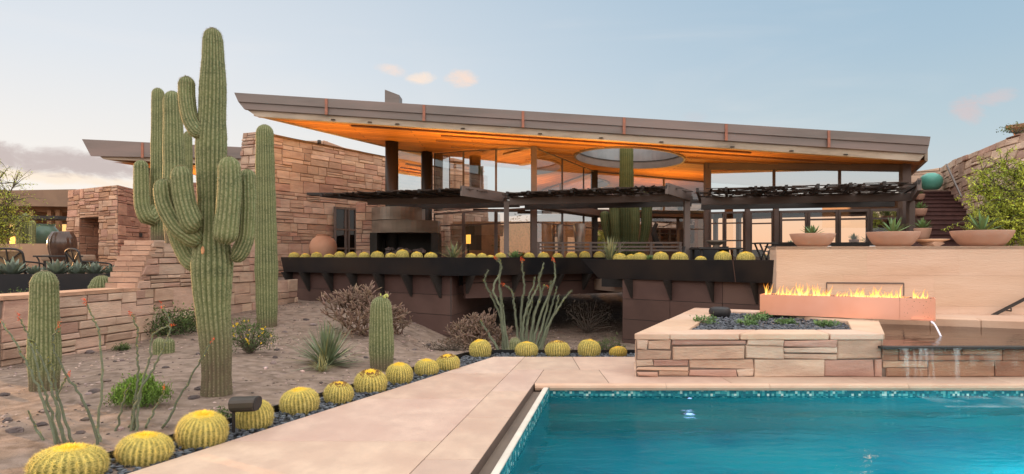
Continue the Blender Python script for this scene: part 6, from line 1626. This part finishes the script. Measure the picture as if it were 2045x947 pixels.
# ---- left wing far behind
gh=thing('house_wing','flat-roofed lit house wing at the far left edge behind the stone block','house',(ax(60,27),27,PZ))
m=MB(); a,b=at(28,384,26.5),at(150,378,26.5); 
m.hexa([(a.x-7,26.5,az(406,26.5)),(b.x,26.5,az(413,26.5)),(b.x,33,az(413,26.5)),(a.x-7,33,az(406,26.5))],[(a.x-7,26.5,az(386,26.5)),(b.x,26.5,az(378,26.5)),(b.x,33,az(378,26.5)),(a.x-7,33,az(386,26.5))]); m.build('roof',mat('wing_fascia',(.27,.175,.115),(.22,.14,.095),sc=2,rough=.7),gh)
m=MB(); m.beam((a.x-6,27.2,az(418,27.2)),(b.x-.1,27.2,az(418,27.2)),.3,.22); m.build('eave_beam',M['wood'],gh)
m=MB(); m.beam((ax(60,25.8),25.8,az(436,25.8)),(ax(136,25.8),25.8,az(436,25.8)),1.2,.12); m.build('canopy',M['darksteel'],gh)
m=MB(); m.box((ax(40,29.5),29.5,2.2),(9,.2,2.6)); m.build('interior_wall',M['wood'],gh)
for px in (100,117,65,45): m=MB(); m.beam((ax(px,27),27,PZ),(ax(px,27),27,az(420,27)),.16,.16); m.build('post',M['wood'],gh)
for p0,p1,y0,y1 in ((102,111,450,462),(120,130,448,462),(102,111,466,474),(120,130,466,474),(18,26,446,466)):
    a,b=at(p0,y0,27.3),at(p1,y1,27.3); m=MB(); m.box(((a.x+b.x)/2,27.35,(a.z+b.z)/2),(b.x-a.x,.03,a.z-b.z)); fw_=m.build('window',M['warmpane'],gh); ORG[fw_.name]=ORG[gh.name]
    m=MB(); m.box(((a.x+b.x)/2,27.32,a.z+.03),(b.x-a.x+.1,.06,.05)); m.box(((a.x+b.x)/2,27.32,b.z-.03),(b.x-a.x+.1,.06,.05)); m.build('frame',M['frame'],fw_)
p=at(30,482,24.0); m=MB(); m.lathe(p,[(.14,-.16),(.16,-.05),(.15,.10),(.10,.16)],16); tag(m.build('lantern',M['lamp']),'glowing orange lantern on the far left seat wall','lantern')
# ---- second roof slab behind the saguaro
mw=thing('house_wing','stone house wing with thick tilted metal roof edge behind the big saguaro','house',(ax(330,23.5),23.5,PZ))
m=MB(); Y=23.0; A=[at(163,278,Y),at(515,296,Y),at(515,317,Y),at(181,312,Y)]; A=[A[3],A[2],A[1],A[0]]; m.hexa(A,[p+V3((.6,.18,0)) for p in A]); rfm=m.build('roof',M['fascia'],mw); ORG[rfm.name]=ORG[mw.name]
m=MB(); A=[at(206,318,Y+.1),at(515,332,Y+.1),at(515,318,Y+.1),at(196,310,Y+.1)]; m.hexa(A,[p+V3((2.0,6,-.1)) for p in A]); m.build('soffit',M['edgebeam'],rfm)
m=MB(); m.poly([at(225,324,Y+.2),at(515,334,Y+.2),at(515,334,Y+.2)+V3((0,6,-.2)),at(225,324,Y+.2)+V3((3,6,-.2))]); m.build('soffit_board',M['soffit'],rfm)
m=MB(); a,b=at(281,285,Y-.015),at(286,315,Y-.015); m.box(((a.x+b.x)/2,Y-.012,(a.z+b.z)/2),(b.x-a.x,.02,a.z-b.z)); m.build('seam',M['seam'],rfm)
m=MB(); f,L=plane_f((ax(266,23.8),23.8),(ax(500,23.0),23.0),PZ); stone_face(m,f,L,az(366,23.6)-PZ,RG,ch=(.25,.4),w=(.3,.9),depth=.03,pal=[(.44,.25,.17),(.40,.22,.15),(.48,.28,.19)]); m.build('stone_wall',[M['stone'],M['mortar']],mw)
for px in (300,372,440): m=MB(); x=ax(px,24.6); m.beam((x,24.6,2.5),(x,24.6,az(322,24.6)),.14,.14); m.build('post',M['darksteel'],mw)
l=bpy.data.lights.new('soffit_uplight','AREA'); l.shape='RECTANGLE'; l.size=2; l.size_y=.4; l.energy=70; l.color=(1,.47,.10); o_=bpy.data.objects.new('soffit_uplight',l); COL.objects.link(o_); o_.location=(ax(400,25),25,3.6); o_.rotation_euler=(math.pi,0,0)
# ---- trees and columnar cacti at far left
Y=17.2; b=V3((ax(-58,Y),Y,1.0))
t=tree('mesquite_tree','wispy fine-leaved desert tree entering at the left edge',b,[at(px,py,Y+dy) for px,py,dy in ((8,345,0),(30,365,.2),(-10,400,-.2),(24,400,0),(38,430,.2),(5,440,-.2),(45,448,.1),(20,470,0),(-5,320,.1),(-30,370,0))],'paloverde',9000,.05,random.Random(5),.36,.4,.26,.10,6)
for px,top_,w,Y,lab in ((38,430,13,20.6,'thin columnar cactus before the lit wing, leftmost'),(50,426,13,20.8,'thin columnar cactus in the middle of the trio'),(64,440,12,20.7,'thin columnar cactus beside the green urn')):
    b=at(px,492,Y); tp_=at(px,top_,Y); m=MB(); k=Y/F; ribbed(m,[b,b.lerp(tp_,.5),tp_],lambda u:w*k/2*.95,9,.08,RG,.1,None); o=m.build('column_cactus',M['saguaro'],None,b); tag(o,lab,'cactus')

# ================================================================== RIGHT SIDE
# clay bowls with aloes on the travertine wall
def bowl(px,w,yb,yt,lab,plab,seed,Y=None,mt='bowl',ps=.34,pn=30,green='agavegreen'):
    t_,z_=ray_t(px,yb); q=tpt(t_,TZ,-.30) if Y is None else V3((ax(px,Y),Y,az(yb,Y))); k=q.y/F; R_=w*k/2; h=(yb-yt)*k; z=(TZ+.004) if Y is None else q.z
    x=ax(px,q.y); m=MB(); m.lathe((x,q.y,z),[(R_*.62,0),(R_*.78,h*.25),(R_*.92,h*.62),(R_,h*.96),(R_*.99,h),(R_*.93,h),(R_*.91,h*.88),(.001,h*.86)],40)
    o=tag(m.build('clay_bowl',M[mt]),lab,'planter bowl')
    g=MB(); rr=random.Random(seed)
    if plab:
        rosette('aloe',M[green],(x,q.y,z+h*.86),pn,ps,ps*.17,rr,.25,plab,'aloe',elev=(.25,1.45))
        for i in range(90):
            a=rr.random()*6.28; r=R_*.86*math.sqrt(rr.random()); c=rr.uniform(.8,2.4); g.col=(c,c,c*.95); g.rock((x+r*math.cos(a),q.y+r*math.sin(a),z+h*.875),.022,.018,.014,rr,6,3)
        gg=g.build('gravel_topping',M['sandstones'],o,None) if False else None
    return o
bowl(1622,86,492,466,'leftmost clay bowl with a bright green aloe on the travertine wall','small bright green aloe in the leftmost clay bowl',1,ps=.24,pn=22)
bowl(1783,97,492,463,'middle clay bowl with a tall aloe on the travertine wall','taller spiky aloe in the middle clay bowl',2,ps=.34,pn=18)
bowl(1960,110,491,460,'rightmost and widest clay bowl on the travertine wall','open upright aloe in the rightmost clay bowl',3,ps=.42,pn=13,green='agavegreen')
bowl(1842,32,478,456,'small terracotta pot at the stair foot beside the canopy post','dark spiky plant in the lower stair pot',4,13.6,ps=.24)
bowl(1837,26,432,417,'small terracotta pot higher on the stair side','dark plant in the upper stair pot',5,16.4,ps=.22)
bowl(1836,20,400,388,'smallest terracotta pot near the stair top','little plant in the smallest stair pot',6,18.0,ps=.16)
p=at(1858,491,12.6); m=MB(); r_=.27; m.rock((p.x,p.y,TZ+.06),.30,.2,.07,RG,9,4); m.col=(1.5,1.5,1.4); m.lathe((p.x,p.y,TZ+.08),[(.16,0),(.30,.045),(.31,.06),(.27,.055),(.001,.03)],20); tag(m.build('stone_dish',M['coping']),'shallow weathered stone dish lying between middle and right bowls','dish')
# upper terrace, stairs
m=MB(); m.prism([(4.95,12.95),(12.6,11.75),(14,14.2),(9.2,14.3),(5.6,13.5)],-.3,TZ-.03); struct(m.build('upper_terrace',M['deck'],None,(0,0,0)))
stp=thing('staircase','dark maroon stone staircase climbing between the house and curved wall','stairs',(ax(1890,14),14,1.6))
ns=13
for i in range(ns):
    t=i/(ns-1); y=lerp(13.9,19.0,t); z0_=lerp(1.60,az(381,19.0)-.16,t); xl_,xr_=lerp(ax(1846,13.9),ax(1838,19),t)-.05,lerp(ax(1938,13.9),ax(1896,19),t)+.35
    m=MB(); k=RG.uniform(.8,1.2); m.box(((xl_+xr_)/2,y+.28,z0_+.07-.2),(xr_-xl_,.56,.14+.4)); m.build('step',M['maroon'],stp,bevel=.012)
    m=MB(); m.box(((xl_+xr_)/2,y-.012,z0_+.125),(xr_-xl_,.05,.035)); m.build('nosing',mat('nosing_stone',(.13,.06,.055),(.08,.04,.04),sc=8,rough=.6) if i==0 else bpy.data.materials['nosing_stone'],stp)
m=MB(); m.prism([(10.9,19.2),(15,19.2),(15,24),(10.9,24)],2.5,az(378,19.0)); struct(m.build('upper_landing',M['deck'],None,(0,0,0)))
Y=19.7; x=ax(1859,Y); k=Y/F; zb=az(379,Y)
m=MB(); m.lathe((x,Y,zb),[(13*k,0),(18*k,6*k),(21*k,15*k),(20*k,23*k),(15*k,29*k),(9*k,32*k),(8*k,33*k),(.001,31*k)],32); tag(m.build('turquoise_urn',M['verdigris']),'round turquoise glazed urn at the head of the stairs','urn')
# back wall behind the urn and the curved battered wall
m=MB(); f,L=plane_f((ax(1818,21.5),21.5),(ax(1900,21.0),21.0),2.8); stone_face(m,f,L,1.8,RG,top=lambda u:lerp(az(345,21.5)-2.8,az(333,21.2)-2.8,u/L),ch=(.2,.35),w=(.3,.8),depth=.03); m.m=1; m.col=W1
tag(m.build('stone_wall',[M['stone'],M['mortar']]),'straight sandstone wall behind the turquoise urn','wall')
topc=catmull([(12.76,20.2,0),(11.95,18.2,0),(11.35,16.4,0),(11.02,14.6,0),(10.95,12.6,0),(11.2,10.8,0)],10)
basec=catmull([(12.5,20.4,0),(11.95,18.4,0),(10.95,16.8,0),(10.05,15.2,0),(9.45,13.9,0),(9.5,11.6,0)],10)
S_=[0]
for a,b in zip(topc,topc[1:]): S_.append(S_[-1]+(b-a).length)
CL=S_[-1]; CZ0,CZ1=1.3,4.12
def curve_f(u,v):
    u=min(max(u,0),CL); i=0
    while i<len(S_)-2 and S_[i+1]<u: i+=1
    t=(u-S_[i])/(S_[i+1]-S_[i]); a=topc[i].lerp(topc[i+1],t); b=basec[i].lerp(basec[i+1],t); w_=max(0,v)/(CZ1-CZ0); p=b.lerp(a,w_**.8); 
    return V3((p.x,p.y,CZ0+v))
m=MB(); stone_face(m,curve_f,CL,CZ1-CZ0+.3,RG,top=lambda u:CZ1-CZ0+.04*math.sin(u*1.3),ch=(.24,.46),w=(.28,.9),depth=.05)
m.m=1; m.col=W1
cw=tag(m.build('curved_wall',[M['stone'],M['mortar']]),'tall curved battered sandstone wall right of the stairs','wall'); ORG[cw.name]=cw.location.copy()
m=MB(); a,b=at(1889,331,18.8),at(1924,396,16.4); m.beam(a+V3((-.15,-.25,0)),b+V3((-.25,-.3,0)),.032,.04); tag(m.build('handrail',M['frame']),'dark handrail running down the curved wall above the stairs','handrail')
# eave of a house high at the right edge
ev=thing('neighbour_house','roof corner of a house peeking in at the upper right edge','house',(ax(2060,21),21,3.0))
m=MB(); Y=20; A=[at(2008,258,Y),at(2110,241,Y),at(2110,236,Y),at(2008,251,Y)]; m.hexa(A,[p+V3((2.9,3,.35)) for p in A]); m.build('roof',M['wood'],ev)
m=MB(); m.box((ax(2075,21.5),21.7,3.9),(1.6,1.2,2.6)); m.build('wall',M['plaster'],ev); m=MB(); m.beam(at(2022,258,20.3),at(2030,275,20.3),.05,.05); m.build('bracket',M['wood'],ev)
# trailing plant on the wall top
for px,py,Y,lab in ((2030,258,15.6,'thin dark creeper on top of the curved wall near the right edge'),):
    p=at(px,py+10,Y); shrub('creeper',p,.35,.2,.22,260,.05,RG,lab,('leaf','twig'),20,18,cat='plant')
# palo verde
Y=12.9; b=V3((ax(2052,Y),Y,TZ-.3)); 
limbs=[at(px,py,Y+dy) for px,py,dy in ((1960,345,.2),(2000,325,.0),(2040,330,-.2),(1985,365,-.2),(1958,372,.1),(2000,400,-.3),(1962,425,-.2),(1945,440,.0),(1975,452,-.3),(2005,450,-.3),(2035,400,-.3),(2040,455,-.2),(2070,340,0),(2085,420,.1),(1992,470,-.2),(2025,480,-.3),(2080,310,.1))]
tree('palo_verde_tree','feathery yellow-green palo verde tree at the right edge above the wall',b,limbs,'paloverde',36000,.044,random.Random(12),.20,.9,.32,.06,8)
# ---- terracotta jar by the stone wall
p=V3((ax(645,18.95),18.95,DZ)); k=p.y/F; zb=az(508,p.y); r=27*k
jar=thing('terracotta_jar','round terracotta jar standing before the sandstone wall','jar',(p.x,p.y,zb))
m=MB(); m.lathe((p.x,p.y,zb),[(r*.55,-.3),(r*.9,.1*r),(r,.45*r),(r*.97,.75*r),(r*.8,1.1*r),(r*.5,1.32*r),(r*.46,1.40*r),(r*.56,1.45*r),(r*.50,1.47*r),(r*.40,1.38*r),(.001,1.0*r)],40); m.build('body',M['terracotta'],jar)
# ---- deck furniture and railing
rl=thing('railing','thin brown steel railing along the courtyard edge','railing',(ax(1220,18),18,DZ))
ra,rb_=V3((ax(1073,18.2),18.2,0)),V3((ax(1362,17.4),17.4,0)); 
for px in (1075,1125,1182,1240,1302,1358):
    t=(px-1073)/(1362-1073); q=ra.lerp(rb_,t); m=MB(); m.beam((q.x,q.y,DZ),(q.x,q.y,az(484,q.y)),.06,.06); m.build('rail_post',M['steelpaint'],rl)
for py in (485,493,500): m=MB(); m.beam((ra.x,ra.y,az(py,ra.y)),(rb_.x,rb_.y,az(py,rb_.y)),.035,.045); m.build('rail',M['steelpaint'],rl)
Y=15.4
dt=thing('dining_table','dark outdoor dining table on the deck behind the barrel cacti','table',(ax(1425,Y),Y,DZ)); zt=az(497,Y); x0,x1=ax(1385,Y),ax(1470,Y); m=MB(); m.box(((x0+x1)/2,Y,zt),(x1-x0,.9,.04)); m.build('tabletop',M['darksteel'],dt,bevel=.01)
for x in (x0+.08,x1-.08):
    for y in (Y-.35,Y+.35): m=MB(); m.beam((x,y,DZ),(x,y,zt-.02),.05,.05); m.build('leg',M['darksteel'],dt)
p=at(1430,493,Y+.1); m=MB(); k=Y/F; m.lathe((p.x,p.y,zt+.02),[(10*k,0),(6*k,4*k),(14*k,9*k),(21*k,13*k),(21*k,14.5*k),(15*k,11*k),(.001,9*k)],28); tag(m.build('table_bowl',M['hood']),'wide shallow footed bowl on the dining table','bowl')
def dchair():
    t=thing('dining_chair','dining chair','chair'); m=MB(); m.box((0,0,.45),(.5,.48,.05)); m.build('seat',M['darksteel'],t,bevel=.01)
    m=MB(); m.hexa([(-.24,-.22,.5),(.24,-.22,.5),(.24,-.25,.5),(-.24,-.25,.5)],[(-.27,-.30,.95),(.27,-.30,.95),(.27,-.33,.95),(-.27,-.33,.95)]); m.build('backrest',mat('sling_fabric',(.03,.031,.034),(.024,.025,.028),sc=30,rough=.8),t)
    for s in (-1,1):
        for y in (-.21,.21): m=MB(); m.beam((s*.22,y,.43),(s*.24,y*1.1,0),.035,.035); m.build('leg',M['darksteel'],t)
    return t
dc=Row(dchair())
for px,Y_,rz,lab in ((1340,15.4,1.4,'dark sling chair at the left end of the dining table'),(1424,16.2,3.1,'dark sling chair on the far side of the dining table'),(1468,15.3,-1.45,'dark sling chair at the right end of the dining table'),(1384,16.2,2.9,'dark sling chair beyond the left table corner')):
    dc.put((ax(px,Y_),Y_,DZ),rz,(.9,.9,.84),lab,'dark chairs at the dining table')
Y=14.6; z1=az(492,Y); fs=thing('folding_stand','dark folding table with crossed legs left of the travertine wall','table',(ax(1525,Y),Y,DZ)); m=MB(); m.box((ax(1527,Y),Y,az(486,Y)),(.42,.4,.03)); m.build('tabletop',M['darksteel'],fs)
for s in (-1,1):
    for yy in (-.15,.15): m=MB(); m.beam((ax(1525,Y)-s*.22,Y+yy,DZ),(ax(1525,Y)+s*.14,Y+yy,az(487,Y)),.03,.03); m.build('leg',M['darksteel'],fs)
# interior and courtyard objects visible through the glass
p=at(935,478,22.0); il=thing('table_lamp','glowing amber cylinder lamp inside the left glass room','lamp',(p.x,p.y,DZ)); m=MB(); k=22/F; m.lathe((p.x,p.y,az(487,22)),[(4.6*k,0),(4.6*k,18*k)],18); m.build('lamp_shade',M['lamp'],il); m=MB(); m.beam((p.x,p.y,DZ),(p.x,p.y,az(487,22)),.05,.05); m.build('lamp_base',M['darksteel'],il)
for px,w,yt,yb,Y,lab in ((1112,24,449,488,20.6,'grey tapered planter pot, left of two in the courtyard glass room'),(1157,26,447,490,20.6,'grey tapered planter pot, right of two in the courtyard glass room')):
    p=at(px,yb,Y); k=Y/F; m=MB(); m.lathe((p.x,p.y,DZ),[(w*.36*k,0),(w*.36*k,p.z-DZ),(w*.5*k,az(yt,Y)-DZ),(w*.46*k,az(yt,Y)-DZ),(.001,az(yt,Y)-DZ-.1)],24); tag(m.build('grey_planter',M['hood']),lab,'planter')
p=at(1312,505,19.3); k=19.3/F; m=MB(); m.tube(catmull([at(1322,505,19.3),at(1312,485,19.3),at(1305,462,19.3),at(1311,446,19.3)],6),[8*k]*6+[6*k]*6+[4*k]*7,10); tag(m.build('bronze_sculpture',M['soot']),'dark curved bronze sculpture right of the courtyard saguaro','sculpture')
Y=21.5; x=ax(1040,Y); shrub('indoor_tree',(x,Y,DZ),.75,.6,1.9,1500,.07,RG,'small leafy tree behind the glass left of the tall steel post',('leaf','twig'),40,40,cat='tree')
# ================================================================== CAMERA, SKY, LIGHT
cam=bpy.data.cameras.new('camera'); co=bpy.data.objects.new('camera',cam); COL.objects.link(co)
co.location=(0,0,EYE); co.rotation_euler=(rad(90),0,0)
cam.sensor_fit='HORIZONTAL'; cam.sensor_width=36; cam.lens=36*F/2045; cam.shift_y=(HY-473.5)/2045; cam.clip_start=.05; cam.clip_end=6000
SC.camera=co
SUN_EL,SUN_AZ=rad(4.0),rad(-58)          # azimuth from +Y toward +X
sd=V3((math.sin(SUN_AZ)*math.cos(SUN_EL),math.cos(SUN_AZ)*math.cos(SUN_EL),math.sin(SUN_EL)))
sl=bpy.data.lights.new('sun','SUN'); so=bpy.data.objects.new('sun',sl); COL.objects.link(so)
sl.energy=SUN_E; sl.color=(1,.52,.22); sl.angle=rad(1.2); so.rotation_euler=sd.to_track_quat('Z','Y').to_euler(); so.location=(-20,20,12)
w=bpy.data.worlds.new('World'); SC.world=w; w.use_nodes=True; nt=w.node_tree; N=nt.nodes; L=nt.links
bg=N['Background']; out=N['World Output']
sky=N.new('ShaderNodeTexSky'); sky.sky_type='NISHITA'; sky.sun_disc=False; sky.sun_elevation=SUN_EL; sky.sun_rotation=SUN_AZ
tc=N.new('ShaderNodeTexCoord'); sp=N.new('ShaderNodeSeparateXYZ'); L.new(tc.outputs['Generated'],sp.inputs[0])
def ramp(st, fac):
    r=N.new('ShaderNodeValToRGB'); e=r.color_ramp
    while len(e.elements)>1: e.elements.remove(e.elements[-1])
    e.elements[0].position=st[0][0]; e.elements[0].color=(*st[0][1],1)
    for p,c in st[1:]:
        q=e.elements.new(p); q.color=(*c,1)
    L.new(fac,r.inputs['Fac']); return r.outputs['Color']
def srgb(r,g,b): return tuple(((c/255+.055)/1.055)**2.4 if c>10 else c/255/12.92 for c in (r,g,b))
def mixc(f,a,b,blend='MIX'):
    m=N.new('ShaderNodeMix'); m.data_type='RGBA'; m.blend_type=blend; m.clamp_result=False
    for s,v in (('Factor',f),('A',a),('B',b)):
        if hasattr(v,'is_output'): L.new(v,m.inputs[s])
        elif isinstance(v,(int,float)): m.inputs[s].default_value=v
        else: m.inputs[s].default_value=(*v,1)
    return m.outputs['Result']
def mrange(v,a,b,c=0,d=1,smooth=True):
    m=N.new('ShaderNodeMapRange'); m.interpolation_type='SMOOTHSTEP' if smooth else 'LINEAR'
    L.new(v,m.inputs['Value']); m.inputs['From Min'].default_value=a; m.inputs['From Max'].default_value=b; m.inputs['To Min'].default_value=c; m.inputs['To Max'].default_value=d
    return m.outputs['Result']
def math2(op,a,b):
    m=N.new('ShaderNodeMath'); m.operation=op
    for i,v in enumerate((a,b)):
        if hasattr(v,'is_output'): L.new(v,m.inputs[i])
        else: m.inputs[i].default_value=v
    return m.outputs[0]
ZEN=tuple(k*ZEN_K for k in (.95,.94,.93))
left=ramp([(0,srgb(255,240,222)),(.06,srgb(253,245,236)),(.16,srgb(240,238,236)),(.26,srgb(224,230,237)),(.36,srgb(212,221,231)),(.62,ZEN)],sp.outputs['Z'])
right=ramp([(0,srgb(226,214,205)),(.07,srgb(206,214,217)),(.16,srgb(188,207,216)),(.26,srgb(170,196,214)),(.36,srgb(157,188,211)),(.62,ZEN)],sp.outputs['Z'])
BK=BACK_K
back=ramp([(0,tuple(k*BK for k in (1.28,.69,.38))),(.045,tuple(k*BK for k in (1.24,.76,.46))),(.070,tuple(k*BK for k in (1.02,.82,.66))),(.10,tuple(k*BK for k in (.84,.90,.90))),(.16,tuple(k*BK for k in (.80,.92,.98))),(.26,tuple(k*MID_K for k in (1.0,.875,.79))),(.62,ZEN)],sp.outputs['Z'])
wn=N.new('ShaderNodeTexNoise'); wn.inputs['Scale'].default_value=2.2; wn.inputs['Detail'].default_value=6; wn.inputs['Distortion'].default_value=.8
wm=N.new('ShaderNodeMapping'); wm.inputs['Scale'].default_value=(1,1,4.5); L.new(tc.outputs['Generated'],wm.inputs['Vector']); L.new(wm.outputs['Vector'],wn.inputs['Vector'])
front=mixc(mrange(sp.outputs['X'],-.55,.62),left,right)
col=mixc(mrange(sp.outputs['Y'],.45,-.25),front,back)
veil=math2('MULTIPLY',mrange(wn.outputs['Fac'],.48,.76,0,.22),mrange(sp.outputs['Y'],.1,.4)); col=mixc(veil,col,srgb(248,240,234))
# clouds, placed by direction
ysafe=math2('MAXIMUM',sp.outputs['Y'],.05); U=math2('DIVIDE',sp.outputs['X'],ysafe); Vv=math2('DIVIDE',sp.outputs['Z'],ysafe)
cv=N.new('ShaderNodeCombineXYZ'); L.new(U,cv.inputs[0]); L.new(math2('MULTIPLY',Vv,2.2),cv.inputs[1])
def cloud(px,py,rx,ry,colr,dens,nsc,tilt=0,thr=(.40,.86)):
    u0,v0=(px-CX)/F,(HY-py)/F
    a=math2('SUBTRACT',U,u0); b=math2('SUBTRACT',math2('SUBTRACT',Vv,v0),math2('MULTIPLY',a,tilt))
    a=math2('DIVIDE',a,rx/F); b=math2('DIVIDE',b,ry/F)
    d=math2('ADD',math2('MULTIPLY',a,a),math2('MULTIPLY',b,b))
    n=N.new('ShaderNodeTexNoise'); n.inputs['Scale'].default_value=nsc; n.inputs['Detail'].default_value=7; n.inputs['Roughness'].default_value=.68; n.inputs['Distortion'].default_value=.5; L.new(cv.outputs[0],n.inputs['Vector'])
    e=math2('SUBTRACT',math2('ADD',n.outputs['Fac'],.28),math2('MULTIPLY',d,.42))
    m=mrange(e,thr[0],thr[1],0,dens)
    fr=mrange(sp.outputs['Y'],.1,.3)
    return math2('MULTIPLY',m,fr),colr
for c in ((780,140,44,15,srgb(247,226,214),.85,24,-.12),(840,157,38,17,srgb(252,232,216),.95,26,.05),(920,156,40,24,srgb(249,224,209),.95,24,.05),
          (1935,222,48,34,srgb(226,196,192),.55,20,.0),(1995,194,52,22,srgb(226,200,197),.55,20,.2),
          (1385,232,40,12,srgb(205,205,212),.35,20,.0)):
    m,cl=cloud(*c); col=mixc(m,col,cl)
m,cl=cloud(60,352,330,17,srgb(255,236,214),.8,9,-.07,(.40,.70)); col=mixc(m,col,cl)
m,cl=cloud(70,318,330,34,srgb(198,184,182),.92,11,-.10,(.38,.72)); col=mixc(m,col,cl)
add=mixc(NISH,col,sky.outputs['Color'],'ADD')
L.new(add,bg.inputs['Color']); bg.inputs['Strength'].default_value=1.0
SC.view_settings.view_transform='Standard'; SC.view_settings.look='None'; SC.view_settings.exposure=0; SC.view_settings.gamma=1
SC.render.engine='CYCLES'
SC.cycles.max_bounces=8; SC.cycles.transparent_max_bounces=24; SC.cycles.glossy_bounces=4; SC.cycles.diffuse_bounces=3; SC.cycles.caustics_reflective=False; SC.cycles.caustics_refractive=True
